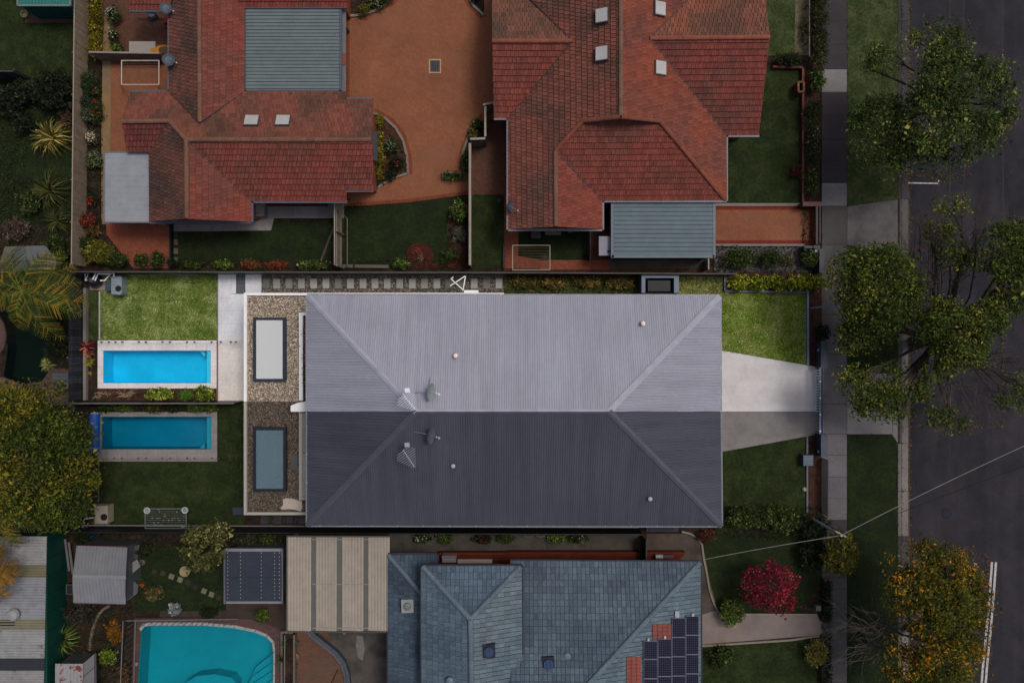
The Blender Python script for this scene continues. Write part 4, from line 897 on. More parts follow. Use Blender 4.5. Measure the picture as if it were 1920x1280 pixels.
fence('panel_fence', 'black panel fence between the two pools', 159, 752.2, 456, 752.2, 1.5, S(24, 24, 28), pitch=1.2, thick=.04, rails=False, piece='panel', mesh=BOXM, gap=.02, cap=S(92, 88, 86), var=.2)
t = fence('panel_fence', 'long black panel fence below the charcoal roof', 120, 984, 1196, 988, 1.75, S(18, 17, 22), pitch=2.3, thick=.05, rails=False, piece='panel', mesh=BOXM, gap=.02, var=.2)
for i in range(14): MB().beam(W(120 + i * 77, 984.2 + i * .29, 1.78 - .02 * (i % 2)), W(120 + i * 77 + 76, 984.5 + i * .29, 1.78 - .02 * (i % 2)), .06, .04).build('capping', flat(S(84, 80, 80), 'fence_cap'), t)
tag(MB().tube([W(290, 511.5, .8), W(352, 515, .08)], .05, n=6).tube([W(300, 511.5, .8), W(376, 515.5, .06)], .04, n=6).build('plank', flat(S(92, 92, 98), 'plank')), 'grey plank leaning on the fence above the bright lawn', 'plank')
# ================================================================ REAR YARD, LOWER LOT
lawn([(187, 866), (457, 866), (457, 984), (187, 984)], 'grass_dimmed', 'dark rear lawn below the teal pool'); lawn([(409, 755), (457, 755), (457, 865.6), (409, 865.6)], 'grass_dimmed', 'narrow dark lawn between teal pool and extension')
sheet('garden_bed', [(164, 754), (407, 754), (407, 771.7), (164, 771.7)], .03, M['soil'], 'dark planted bed above the teal pool', 'garden bed')
edging('concrete_edging', 'thin grey edging left of the dark rear lawn', [(185.5, 866), (185.5, 940)], .07, .06, S(70, 70, 72))
t = thing('pool_cover_roller', 'rolled bright blue pool cover at the end of the teal pool', 'pool cover', 177, 811)
MB().cyl(W(177, 847, .42), .27, PX(71), 16, (0, 1, 0)).build('rolled_cover', flat(S(10, 66, 140), 'cover_blue', .5), t)
for y in (775, 846): pb('stand', (170, y - 1.4, 184, y + 1.4), 0, .5, flat(S(120, 124, 130), 'steel', .4), t)
MB().tube([W(177, 774, .45), W(177, 771.5, .45)], .05).build('axle', flat(S(150, 150, 156), 'steel', .4), t)
t = thing('heat_pump', 'cream pool heat pump in the corner of the dark lawn', 'heat pump', 191, 962)
pb('base', (176, 944, 206, 984), 0, .06, flat(S(92, 88, 82), 'slab3'), t); pb('casing', (178, 948, 202, 981), .06, .75, flat(S(128, 120, 106), 'hp_cream', .5), t); MB().cyl(W(195, 969, .752), .19, .02, 18).build('fan_grille', flat(S(12, 12, 16), 'fan'), t)
t = thing('pool_pump', 'black pool pump with white pipes beside the cream heat pump', 'pool pump', 165, 965)
MB().lathe(W(163, 962, 0), [(.2, 0), (.27, .2), (.27, .5), (.1, .65)], 14).build('filter_tank', flat(S(20, 20, 24), 'black_plastic', .35), t)
for pts in ([(158, 957, .6), (160, 954, .6), (177, 954, .6)], [(152, 980, .4), (158, 981, .4), (157, 970, .4)], [(158, 972, .5), (176, 970, .5)]): MB().tube([W(*p) for p in pts], .05, n=6).build('pipe', flat(S(150, 150, 154), 'pvc2', .4), t)
t = thing('clothes_airer', 'grey wire clothes airer with wheels on the dark lawn', 'clothes airer', 311, 972)
am = flat(S(90, 96, 98), 'airer', .45)
for i in range(9): MB().tube([W(273, 954.5 + i * 4, .95), W(349, 954.5 + i * 4, .95)], .012, n=4).build('wire', am, t)
mb = MB()
for a, b in (((272, 953), (349, 953)), ((272, 990), (349, 990)), ((272, 953), (272, 990)), ((349, 953), (349, 990))): mb.tube([W(*a, .95), W(*b, .95)], .02, n=5)
for x, y in ((272, 953), (349, 953), (272, 989), (349, 989)): mb.tube([W(x, y, .95), W(x, y - 2, 0)], .02, n=5)
mb.build('frame', am, t)
for x, y in ((276, 956.5), (347, 956)):
    mb = MB(); mb.lathe(W(x, y, 1.0), [(.1, 0), (.18, 0), (.18, .05), (.1, .05), (.1, 0)], 18); mb.lathe(W(x, y, 1.0), [(.01, 0), (.05, 0), (.05, .06), (.01, .06)], 8); mb.build('wheel', flat(S(140, 146, 148), 'airer_wheel', .5), t)
r_ = random.Random(4)
for k in range(26): x, y = r_.uniform(285, 345), 955 + 4 * r_.randint(0, 8); place('peg', BOXM, t, boxM(W(x, y, .98), (.06, .03, .05)), S(*r_.choice([(150, 120, 110), (160, 160, 150), (120, 140, 150)])))
t = thing('floor_grate', 'dark slatted grate in the lawn beside the grey extension', 'grate', 446, 958); pb('tray', (436, 951, 456, 965), .02, .07, flat(S(30, 34, 44), 'grate_dark'), t)
for k in range(6): pbox_piece('bar', 436.5, 951.5 + k * 2.2, 455.5, 952.9 + k * 2.2, .07, .09, t, S(50, 56, 70), BOXM)
sheet('gravel_path', [(487, 960), (580, 960), (580, 983.5), (487, 983.5)], .012, gravelmat('path_gravel_dark', S(26, 24, 23), S(44, 40, 38), S(70, 64, 60)), 'dark gravel strip below the grey extension', 'path')
for i, x in enumerate((496, 521, 543, 567)): tag(pbox_piece('stepping_stone', x - 7, 966, x + 7, 982, -.02, .06, None, S(52, 52, 54)), f'dark stepping stone below the grey extension, {ORD[i]} from the lawn', 'stepping stone', 'stepping stones below the grey extension')
# ================================================================ UPPER LOTS: ground
def paving(pts, z, m, label, kindname='paving'): return sheet(kindname, pts, z, m if not isinstance(m, str) else M[m], label, 'paving')
paving([(640, -400), (932, -400), (932, 225), (905, 225), (885, 260), (880, 363), (768, 377), (652, 386), (640, 386)], .02, 'orange', 'orange brick courtyard between the two red tiled houses', 'courtyard')
eo = MB()
for pts in ([(652, 14), (652, 186)], [(656, 384), (768, 376), (878, 361)], [(702, 206), (735, 224), (757, 252), (768, 290), (771, 326)], [(905, 214), (884, 240), (869, 270), (862, 300), (862, 320)], [(640, 33), (690, 28), (735, 8), (752, -8)], [(868, -10), (880, 12), (903, 33)]): strip(eo, pts, .2, .026)
tag(eo.build('brick_border', M['orange_edge']), 'darker brick border lining the orange courtyard', 'paving', kind='structure')
t = thing('drain_grate', 'square drain grate with cream surround in the orange courtyard', 'drain', 815.5, 124, .02)
for bb in ((804, 111, 827, 113.5), (804, 135, 827, 137.5), (804, 113.6, 806.5, 134.9), (824.5, 113.6, 827, 134.9)): pb('surround', bb, .0, .055, flat(S(140, 124, 90), 'surround'), t)
pb('sump', (806.6, 113.6, 824.4, 134.9), .0, .03, flat(S(20, 20, 26), 'sump'), t)
for k in range(5): pbox_piece('bar', 807.3 + k * 3.5, 113.8, 809.1 + k * 3.5, 134.8, .03, .05, t, S(52, 52, 62), BOXM)
for bb in ((796, 103, 835, 106), (796, 142, 835, 145), (796, 106, 799, 142), (832, 106, 835, 142)): pass
paving([(880, 212), (958, 212), (958, 365), (883, 365)], .018, 'brown_pave', 'brown herringbone paving beside the right red tiled house')
lawn([(884, 365), (945, 365), (945, 503), (884, 503)], 'grass_dimmed', 'small dark lawn between the fence and right red house')
paving([(945.5, 365), (958, 365), (958, 430), (1012, 430), (1012, 503), (945.5, 503)], .022, 'red_pave', 'red brick path at the corner of the right red house')
lawn([(972, 425), (1104, 425), (1104, 487), (1012, 487), (972, 480)], 'grass_deep', 'tiny dark lawn behind the right red house', z=.026)
paving([(1012, 487.5), (1145, 487.5), (1145, 505), (1012, 505)], .022, 'red_pave', 'red brick path along the fence behind the carport')
paving([(1100, 425), (1150, 425), (1150, 487), (1105, 487)], .014, 'brown_pave', 'brown paving beside the right carport')
sheet('concrete_slab', [(1142, 487), (1319, 487), (1319, 503.5), (1142, 503.5)], .06, M['conc_dark'], 'long grey concrete strip below the right carport', 'slab')
lawn([(645, 386), (770, 378), (872, 363), (873, 503), (645, 503)], 'grass_deep', 'dark lawn below the orange courtyard')
lawn([(322, 430), (640, 410), (640, 503), (322, 503)], 'grass_deep', 'dark lawn below the left red tiled house')
x = sheet('concrete_path', [(318, 405), (645, 370), (645, 409), (514, 409), (508, 432), (318, 434)], .05, M['conc_grey_dimmed'], 'grey concrete patio edge below the left red tiled house', 'path')
mb = MB()
for a in ((398, 410, 398, 433), (548, 370, 548, 409), (598, 370, 598, 409)): strip(mb, [(a[0], a[1]), (a[2], a[3])], .02, .055)
mb.build('joint', flat(S(60, 58, 57), 'joint'), x)
paving([(160, -400), (330, -400), (330, 180), (205, 180), (190, 110), (186, 0)], .014, 'brown_pave', 'brown herringbone paving behind the left red tiled house')
paving([(205, 122), (330, 122), (330, 300), (205, 300)], .02, 'orange', 'orange brick paving under the white clothesline')
paving([(196, 280), (318, 280), (318, 503), (250, 503), (200, 440)], .019, 'red_pave', 'red brick paving corner below the flat grey patio roof')
sheet('concrete_path', [(196, 20), (206, 20), (208, 120), (207, 250), (204, 420), (190, 420), (190, 260), (192, 112)], .03, mat('path_beige', S(112, 90, 62), col2=S(96, 82, 64), s2=.8, var=.12, scale=2, fine=.12, rough=.9), 'narrow beige concrete path beside the flower strip', 'path')
lawn([(-400, -400), (150, -400), (146, 148), (-400, 148)], 'grass_dimmed', 'dark lawn in the top left corner'); lawn([(-400, 152), (138, 152), (134, 420), (-400, 420)], 'grass_deep', 'shady lawn with yuccas at the left edge')
sheet('concrete_path', [(47, 28), (147, 28), (147, 43), (47, 43)], .03, mat('pink_slab', S(62, 44, 40), var=.12, rough=.9), 'reddish concrete apron before the teal shed', 'path')
# front yards right
lawn([(1360, 127), (1500, 127), (1500, 381), (1360, 381)], 'grass_dimmed', 'dark front lawn of the right red tiled house'); lawn([(1430, -400), (1512, -400), (1512, 96), (1448, 105), (1430, 105)], 'grass_mid', 'front lawn at the top right beside the red roof')
sheet('garden_bed', [(1503.5, 130), (1537, 130), (1537, 470), (1503.5, 470)], .02, M['mulch'], 'shady front bed beside the brick edging', 'garden bed'); sheet('garden_bed', [(1500, -400), (1516, -400), (1516, 104), (1492, 104), (1490, 70)], .024, mat('dry_soil', S(92, 84, 70), col2=S(70, 66, 50), s2=2, var=.2, fine=.3, rough=.95), 'dry bare soil edge of the top right lawn', 'garden bed')
x = paving([(1338, 387), (1529, 387), (1529, 458), (1338, 458)], .03, 'orange', 'orange paved driveway beside the right carport', 'driveway')
mb = MB(); strip(mb, [(1338, 390), (1524, 390)], .2, .036); strip(mb, [(1338, 454), (1524, 454)], .2, .036); strip(mb, [(1521, 394), (1521, 450)], .2, .036); mb.build('border', brickmat('red_border', S(108, 40, 30), S(92, 34, 28), S(70, 40, 34), w=.1, h=.2, rot=0, off=0), x)
edging('concrete_edging', 'pale concrete edge above the orange driveway', [(1340, 384), (1507, 384)], .16, .1, S(98, 90, 84)); edging('concrete_edging', 'pale concrete edge below the orange driveway', [(1340, 459.5), (1508, 459.5)], .12, .1, S(98, 94, 90))
def brickwall(name, lab, pts, h, w, c, cat='garden wall'):
    t = thing(name, lab, cat, *pts[0])
    for (a, b) in zip(pts, pts[1:]):
        p, q = W(*a), W(*b); d = q - p; n = max(1, round(d.length / .24)); rz = math.atan2(d.y, d.x)
        MB().beam(p + Vector((0, 0, h / 2 - .06)), q + Vector((0, 0, h / 2 - .06)), w * .92, h - .08).build('wall_core', flat(S(70, 50, 44), 'mortar'), t)
        for i in range(n): place('brick', BOX, t, boxM(p + d * ((i + .5) / n) + Vector((0, 0, h - .05)), (d.length / n - .012, w, .076), rz), cv(c, .18))
    return t
brickwall('garden_wall', 'low red brick wall edging the front lawn', [(1502, 131), (1502, 380)], .35, .12, S(96, 58, 44)); brickwall('garden_wall', 'short red brick wall at the top of the front lawn', [(1446, 128.5), (1501, 130)], .35, .12, S(84, 50, 40))
brickwall('brick_letterbox', 'small square brick letterbox on the front wall', [(1488, 162), (1498, 162), (1498, 180), (1488, 180), (1488, 162)], .8, .11, S(100, 64, 50), 'letterbox')
t = thing('brick_pier', 'dark brick pier at the upper corner of the orange driveway', 'pier', 1520, 382); pb('body', (1506, 378.5, 1536, 386), 0, .9, flat(S(60, 34, 32), 'brick_dark'), t); pb('capping', (1505.5, 378, 1541, 386.5), .903, .96, flat(S(74, 44, 40), 'brick_dark'), t)
t = thing('brick_pier', 'dark grey pier at the lower corner of the orange driveway', 'pier', 1520, 461); pb('body', (1509, 461.5, 1536, 465), 0, .9, flat(S(44, 44, 50), 'pier_dark'), t); pb('capping', (1508, 460.5, 1538, 465.5), .903, .96, flat(S(54, 54, 62), 'pier_dark'), t)
t = thing('driveway_gate', 'dark sliding gate at the end of the orange driveway', 'gate', 1532, 422)
for i in range(16): place('slat', BOXM, t, boxM(W(1531.5, 389.5 + i * 4.4, .5), (.05, PX(3.4), .95)), cv(S(40, 34, 36), .1))
MB().beam(W(1531.5, 387, 1.0), W(1531.5, 458, 1.0), .12, .06).build('top_rail', flat(S(48, 42, 44), 'gate_dark'), t)
t = thing('letterbox', 'small pale metal letterbox on the lower driveway pier', 'letterbox', 1532, 469); pb('body', (1528, 465.8, 1536, 473), .5, .8, flat(S(118, 122, 128), 'lb'), t); pb('stand', (1531, 468, 1533, 471), 0, .5, flat(S(60, 60, 64), 'lbs'), t)
t = thing('front_wall', 'dark blue grey front wall below the orange driveway', 'wall', 1540, 488); pb('body', (1537, 466.5, 1544, 511), 0, .9, flat(S(44, 46, 54), 'front_wall'), t); pb('capping', (1536.5, 466.2, 1545, 511.5), .903, .96, flat(S(56, 58, 68), 'front_wall'), t)
sheet('gravel_bed', [(1339, 462), (1537, 462), (1537, 511), (1339, 511)], .016, gravelmat('bed_gravel', S(46, 44, 46), S(70, 66, 68), S(100, 96, 96)), 'grey gravel bed with dark shrubs below the orange driveway', 'garden bed')
t = thing('rail_fence', 'thin pale rail fence beside the top hedge', 'fence', 1517, 50)
MB().beam(W(1517.5, -60, .8), W(1517.5, 105, .8), .05, .06).build('rail', flat(S(84, 80, 78), 'rail_paint'), t)
for y in (-30, 5, 40, 75, 104): pb('post', (1516.5, y, 1518.5, y + 2), 0, .78, flat(S(80, 76, 74), 'rail_paint'), t)
# ================================================================ RED TILED HOUSES
TR = S(112, 54, 46); TO = S(108, 62, 48); TB = S(92, 58, 50); TDK = S(62, 48, 42); TG = S(100, 72, 60)
e = 2.8
L1 = thing('tiled_house', 'L shaped brick house with red tiled roof and flat patio roof, left', 'house', 450, 260)
und = flat(S(38, 25, 23), 'roof_batten')
facesL = [([(245, 173, e), (318, 173, e), (375, 230, 3.84), (458, 173, e), (650, 173, e), (650, 187, 3.02), (700, 187, 3.02), (699, 262, 4.3), (349, 262, 4.3), (317, 227, 3.63), (229, 228, 3.63)], S(104, 62, 52), S(72, 54, 46), .9),
          ([(318, -40, e), (318, 173, e), (375, 230, 3.84), (373, -40, 3.84)], S(90, 58, 50), S(62, 49, 44), .9), ([(373, -40, 3.84), (375, 230, 3.84), (458, 173, e), (458, 14, e), (412, -40, 3.45)], S(108, 57, 48), S(94, 60, 52), .7),
          ([(458, 14, e), (652, 14, e), (652, -40, 3.65), (412, -40, 3.65)], S(112, 56, 48), S(86, 58, 50), .6),
          ([(229, 228, 3.63), (317, 227, 3.63), (283, 285, e), (238, 285, e)], S(96, 50, 46), S(72, 46, 44), .5), ([(317, 227, 3.63), (349, 262, 4.3), (350, 410, 4.3), (281, 416, e), (281, 285, e)], S(90, 58, 50), S(62, 49, 44), .9),
          ([(349, 262, 4.3), (472, 377, e), (472, 416, e), (350, 411, 4.3)], S(110, 56, 47), S(94, 58, 51), .8), ([(349, 262, 4.3), (699, 262, 4.3), (700, 357, 3.1), (650, 357, 3.1), (650, 378, e), (472, 377, e)], S(106, 55, 48), S(86, 54, 48), .8),
          ([(240, -40, 3.6), (330, -40, 3.6), (318, 20, e), (243, 20, e)], S(104, 56, 48), S(84, 54, 48), .5)]
roofL = tiled_roof(L1, facesL, .31, .2, und)
for a, b, c in (((230, 228, 3.66), (318, 227, 3.66), TG), ((318, 227, 3.66), (349, 262, 4.33), TG), ((349, 262, 4.33), (696, 262, 4.33), S(96, 70, 58)), ((349.5, 262, 4.33), (350.5, 409, 4.33), S(96, 70, 56)), ((373, -40, 3.87), (375, 229, 3.87), TG)): cap_line(roofL, a, b, c)
vm = flat(S(58, 38, 36), 'valley')
for a, b in (((318, 173, e), (375, 230, 3.86)), ((375, 230, 3.86), (458, 173, e)), ((349, 263, 4.3), (472, 377, e)), ((317, 228, 3.65), (283, 285, e))): MB().beam(W(*a) + Vector((0, 0, .05)), W(*b) + Vector((0, 0, .05)), .07, .03).build('valley', vm, roofL)
gB_ = flat(S(66, 72, 82), 'gutter_blue', .5)
gutter(roofL, [((317.3, -40, e), (317.3, 173, e)), ((245, 172.4, e), (318, 172.4, e)), ((650, 186.2, 3.0), (700, 186.2, 3.0)), ((472, 378.6, e), (651, 378.6, e)), ((648, 358, 3.05), (701, 358, 3.05)), ((473, 378, e), (473, 417, e)), ((243, 20.8, e), (318, 20.8, e)), ((281, 417, e), (472, 417, e)), ((458.8, 14, e), (652, 14, e))], gB_)
bw = flat(S(120, 62, 44), 'orange_brick', var=.2, scale=8, fine=.25)
walls(L1, [(335, 190, 640, 360), (295, 240, 460, 400), (335, -100, 442, 200), (256, 185, 340, 270), (470, -100, 640, 0), (640.5, 200, 692, 345)], 2.6, bw)
MB().face([W(698, 190, 2.9), W(698, 356, 2.9), W(697, 262, 4.2)]).build('gable_wall', bw, L1); pb('downpipe', (640.5, 187, 644, 190), 0, 2.7, gB_, L1)
pb('window_hood', (699, 247, 708, 301), 1.3, 1.42, flat(S(44, 46, 54), 'hood'), L1)
def skylight(house, lab, px, py, z, along, w, h):
    c = W(px, py, z); u = Vector(along).normalized(); n0 = Vector((0, 0, 1)); s = u.cross(Vector((0, 0, 1))).normalized(); n = s.cross(u).normalized(); n = n if n.z > 0 else -n
    t = bpy.data.objects.new('roof_skylight', None); COL.objects.link(t); t.location = c; ROOT[t] = c.copy(); tag(t, lab, 'skylight')
    rot = Matrix((s, u, n)).transposed().to_4x4()
    o = place('frame', BOXM, t, Matrix.Translation(c + n * .08) @ rot @ Matrix.Diagonal((w, h, .2, 1)), S(70, 66, 70)); o = place('pane', BOXM, t, Matrix.Translation(c + n * .185) @ rot @ Matrix.Diagonal((w * .9, h * .92, .05, 1)), S(150, 150, 150))
    return t
sl1 = (0, -1, .52); slE = (-1, 0, .46); slW = (1, 0, .46)
skylight(L1, 'left white skylight on the left red tiled house', 473, 229.5, 3.7, (0, -1, .52), .76, .68); skylight(L1, 'right white skylight on the left red tiled house', 531.5, 229.5, 3.7, (0, -1, .52), .76, .68)
# carport between
t = thing('carport', 'grey ribbed metal carport roof between the red tiled wings', 'carport', 550, 94)
corr([(460, 16, 2.72), (637, 16, 2.72), (637, 172, 2.72), (460, 172, 2.72)], t, S(86, 96, 99), along=(1, 0, 0), sheet=.76, period=.19, amp=.055, v=.03, prof=((0, 0), (.08, 1), (.2, 1), (.28, 0)))
gutter(t, [((460, 15.4, 2.7), (640, 15.4, 2.7)), ((460, 171.6, 2.7), (640, 171.6, 2.7)), ((459.6, 15, 2.7), (459.6, 172, 2.7)), ((638.6, 15, 2.7), (638.6, 172, 2.7))], flat(S(58, 68, 82), 'trim_blue', .5), name='edge_trim')
for x, y in ((636, 25), (636, 165), (464, 25), (464, 165)): pb('post', (x - 2, y - 2, x + 2, y + 2), 0, 2.65, flat(S(80, 84, 90), 'post'), t)
pb('beam', (640.6, 18, 648.5, 172), 2.3, 2.45, flat(S(86, 86, 86), 'beam'), t); pb('brace', (640, 100, 648, 122), 2.46, 2.5, flat(S(110, 52, 30), 'timber'), t)
t = thing('patio_roof', 'flat pale grey patio roof over red brick paving', 'patio cover', 240, 350)
corr([(198, 287, 2.5), (283, 286, 2.5), (284, 416, 2.5), (197, 416, 2.5)], t, S(118, 122, 128), along=(1, 0, 0), sheet=.6, period=.3, amp=.008, v=.02, name='roof_panel', prof=((0, 0), (.05, 1), (.95, 1)))
gutter(t, [((197, 286.5, 2.5), (284, 285.5, 2.5)), ((284.5, 286, 2.5), (284.5, 416.5, 2.5)), ((197, 416.8, 2.5), (284.5, 416.8, 2.5)), ((197, 286.5, 2.5), (196.6, 416.5, 2.5))], flat(S(92, 96, 102), 'trim', .5), w=.07, name='edge_trim')
for x, y in ((201, 292), (201, 411), (280, 411)): pb('post', (x - 1.5, y - 1.5, x + 1.5, y + 1.5), 0, 2.45, flat(S(120, 120, 120), 'post_white'), t)
# right red house
R1 = thing('tiled_house', 'large brick house with red tiled roof and gablet, beside the street lawn', 'house', 1160, 200)
facesR = [([(953, 222, e), (1073, 77, 4.4), (945, -50, 2.8), (1164, -50, 5.45), (1164, 219, 5.45), (1091, 227, 4.55), (1041, 283, 3.95), (1042, 425, 3.95), (953, 430, e)], S(100, 60, 52), S(70, 54, 47), .85),
          ([(1164, -50, 5.45), (1342, -50, 3.1), (1218, 72, 4.76), (1361, 254, e), (1361, 376, e), (1238, 227, 4.55), (1164, 219, 5.45)], S(113, 61, 48), S(98, 60, 52), 1), ([(1218, 72, 4.76), (1342, -50, 3.1), (1430, -50, 3.1), (1443, 70, 4.76)], S(112, 68, 54), S(78, 58, 50), .9),
          ([(1218, 72, 4.76), (1443, 70, 4.76), (1422, 254, e), (1361, 254, e)], S(104, 54, 48), S(82, 54, 48), .8), ([(945, -50, 2.6), (1073, 77, 4.4), (923, 77, 4.4), (922, -50, 2.6)], S(100, 66, 54), S(70, 56, 48), .9),
          ([(923, 77, 4.4), (1073, 77, 4.4), (953, 222, e), (926, 222, e)], S(108, 56, 48), S(84, 54, 48), .6), ([(1091, 227, 4.55), (1238, 227, 4.55), (1361, 376, e), (1129, 376, e), (1041, 283, 3.95)], S(107, 56, 48), S(88, 55, 48), .8),
          ([(1041, 283, 3.95), (1129, 376, e), (1129, 430, e), (1042, 425, 3.95)], S(110, 58, 48), S(94, 57, 50), .7)]
roofR = tiled_roof(R1, facesR, .31, .2, und)
MB().face([W(1091, 228, 4.56), W(1238, 228, 4.56), W(1164, 220, 5.45)]).build('gablet', flat(S(104, 46, 32), 'gablet_boards'), roofR)
for a, b, c in (((1164, -50, 5.48), (1164, 217, 5.48), S(96, 74, 62)), ((1091, 227, 4.6), (1164, 219, 5.5), S(104, 62, 50)), ((1164, 219, 5.5), (1238, 227, 4.6), S(104, 62, 50)), ((1091, 228, 4.58), (1042, 282, 3.98), TO), ((1238, 228, 4.58), (1360, 375, e + .03), TO), ((1041.5, 283, 3.98), (1042.5, 424, 3.98), TG), ((1219, 72, 4.79), (1443, 70, 4.79), S(112, 68, 54)), ((923, 77, 4.43), (1073, 77, 4.43), S(110, 66, 52))): cap_line(roofR, a, b, c)
for a, b in (((1073, 78, 4.4), (953, 222, e)), ((1218, 73, 4.76), (1361, 254, e)), ((1042, 284, 3.95), (1129, 376, e)), ((1073, 77, 4.4), (945, -50, 2.8)), ((1218, 72, 4.76), (1342, -50, 3.1))): MB().beam(W(*a) + Vector((0, 0, .06)), W(*b) + Vector((0, 0, .06)), .07, .03).build('valley', vm, roofR)
gutter(roofR, [((926, 223, e), (953, 223, e)), ((952.2, 222, e), (952.2, 431, e)), ((953, 431, e), (1129, 431, e)), ((1130, 377, e), (1130, 431, e)), ((1129, 377.2, e), (1362, 377.2, e)), ((1362, 254, e), (1362, 377, e)), ((1361, 255, e), (1423, 255, e))], flat(S(92, 96, 104), 'gutter_grey', .5))
walls(R1, [(968, 95, 1345, 360), (968, 230, 1115, 418), (935, -100, 1400, 206), (1345.5, -60, 1408, 240)], 2.6, bw)
for lab, x, y, z, al in (('upper left white skylight beside the long ridge of the right red roof', 1130, 31, 5.08, (1, 0, .46)), ('lower left white skylight beside the long ridge of the right red roof', 1130, 102, 5.08, (1, 0, .46)), ('upper right white skylight on the orange slope of the right red roof', 1234.5, 18, 4.45, (-1, 0, .46)), ('lower right white skylight on the orange slope of the right red roof', 1235.5, 129, 4.4, (-1, 0, .46))): skylight(R1, lab, x, y, z + .1, al, .74, .66)
t = thing('carport', 'blue grey ribbed carport roof beside the orange driveway', 'carport', 1242, 430)
corr([(1151, 379, 2.6), (1338, 379, 2.6), (1338, 478, 2.6), (1151, 478, 2.6)], t, S(78, 93, 100), along=(1, 0, 0), sheet=.76, period=.25, amp=.055, v=.04, prof=((0, 0), (.07, 1), (.18, 1), (.25, 0)))
gutter(t, [((1148, 378.6, 2.6), (1148, 483, 2.6)), ((1147, 481, 2.6), (1339, 481, 2.6)), ((1338.6, 378.6, 2.6), (1338.6, 483, 2.6))], flat(S(74, 86, 96), 'trim_blue2', .5), w=.15, name='edge_trim')
for x, y in ((1153, 383), (1153, 478), (1334, 383), (1334, 478)): pb('post', (x - 2, y - 2, x + 2, y + 2), 0, 2.55, flat(S(90, 90, 92), 'post'), t)
pb('wall', (1150, 478, 1330, 480), 0, 1.9, flat(S(66, 34, 30), 'red_brick_wall'), t); tag(pb('pale_post', (1327.5, 485, 1330, 505), 0, 1.0, flat(S(124, 116, 104), 'post_pale'), None), 'pale upright timber post at the carport corner', 'post')
t = thing('awning', 'small flat white awning beside the blue grey carport', 'awning', 1134, 461); pb('panel', (1123, 443, 1146, 479), 2.2, 2.26, flat(S(112, 112, 124), 'awning'), t); pb('bracket', (1139, 469, 1145, 473), 2.263, 2.32, flat(S(24, 26, 34), 'bracket'), t); pb('stay', (1144, 445, 1146, 477), 2.0, 2.19, flat(S(90, 90, 96), 'stay'), t)
t = thing('picket_gate', 'short dark picket fence beside the small lawn', 'fence', 1105, 459)
for i in range(11): place('picket', BOXM, t, boxM(W(1105, 432 + i * 5.4, .55), (.03, PX(3.6), 1.1)), cv(S(46, 46, 50), .2))
MB().beam(W(1106, 430, .9), W(1106, 489, .9), .04, .07).build('rail', flat(S(40, 40, 44), 'rail_dark'), t)
def wallline(name, lab, x0, y0, x1, y1, z, horiz, col, n=9):
    t = thing(name, lab, 'clothesline', (x0 + x1) / 2, (y0 + y1) / 2); m = flat(col, 'line_frame', .5); mb = MB()
    for a, b in (((x0, y0), (x1, y0)), ((x0, y1), (x1, y1)), ((x0, y0), (x0, y1)), ((x1, y0), (x1, y1))): mb.tube([W(*a, z), W(*b, z)], .032, n=5)
    mb.build('frame', m, t)
    for i in range(1, n): MB().tube([W(x0, y0 + (y1 - y0) * i / n, z), W(x1, y0 + (y1 - y0) * i / n, z)], .01, n=3).build('wire', flat(S(90, 76, 66), 'line_wire'), t)
    for x, y in ((x0, y0), (x1, y0), (x0, y1), (x1, y1)): MB().tube([W(x, y, z), W(x, y, 0)], .03, n=5).build('leg', m, t)
wallline('folding_clothesline', 'white framed clothesline over orange paving by the left fence', 228, 114, 298, 159, 1.5, True, S(158, 146, 136)); wallline('folding_clothesline', 'cream framed clothesline over red paving behind the right house', 961, 460, 1031, 506, 1.5, True, S(128, 118, 100))
# courtyard walls, fences
fence('slat_wall', 'beige slatted fence between the two left paved yards', 190, 114, 318, 116, 1.35, S(92, 84, 80), pitch=.2, rails=False, piece='panel', cap=S(120, 110, 104), capw=.09, gap=.01, var=.12)
fence('paling_fence', 'long beige paling fence beside the flower strip', 160.5, 500, 166.5, -40, 1.45, S(118, 106, 92), pitch=.15, var=.14, gap=.008, railcol=S(84, 76, 66), cap=S(128, 116, 102))
fence('paling_fence', 'pale paling fence between the two dark rear lawns', 641, 378, 641, 503, 1.9, S(112, 106, 94), pitch=.16, var=.1, gap=.015, railcol=S(100, 94, 84), cap=S(126, 118, 106), capw=.05)
fence('capped_fence', 'tall pale capped fence right of the round mulch bed', 884.5, 284, 884.5, 503, 1.9, S(92, 84, 74), pitch=.18, var=.12, rails=False, cap=S(122, 114, 104), capw=.13)
for i, (a, b, c, d, lab) in enumerate(((912, 218, 912, 272, 'pale capped fence piece beside the courtyard garden'), (885, 276.5, 912, 275.5, 'short pale capped fence step in the courtyard corner'), (908, 215, 926, 211, 'short pale capped fence at the red house corner'))): fence('capped_fence', lab, a, b, c, d, 1.9, S(92, 84, 76), pitch=.18, var=.12, rails=False, cap=S(124, 116, 106), capw=.11)
fence('low_fence', 'thin dark fence above the shady left lawn', -60, 150.5, 56, 150.5, 1.5, S(44, 42, 44), pitch=.15, var=.2, cap=S(66, 62, 66), capw=.05)
tag(MB().tube([W(627, 425), W(622, 437, .05), W(601, 491, .05)], .09, n=6).build('log', flat(S(60, 50, 42), 'log')), 'thin bare log lying on the dark lawn by the fence', 'log')
t = thing('garden_hose_rail', 'thin pale bent rail beside the paling fence', 'rail', 650, 450); MB().tube([W(628, 393, 1.6), W(640, 400, .9), W(651, 409, .5), W(651, 497, .5)], .022, n=5).build('rail', flat(S(96, 94, 88), 'thin_rail'), t)
for y in (425, 470, 495): MB().tube([W(651, y, .5), W(651, y, 0)], .018, n=4).build('stay', flat(S(80, 78, 74), 'thin_rail'), t)
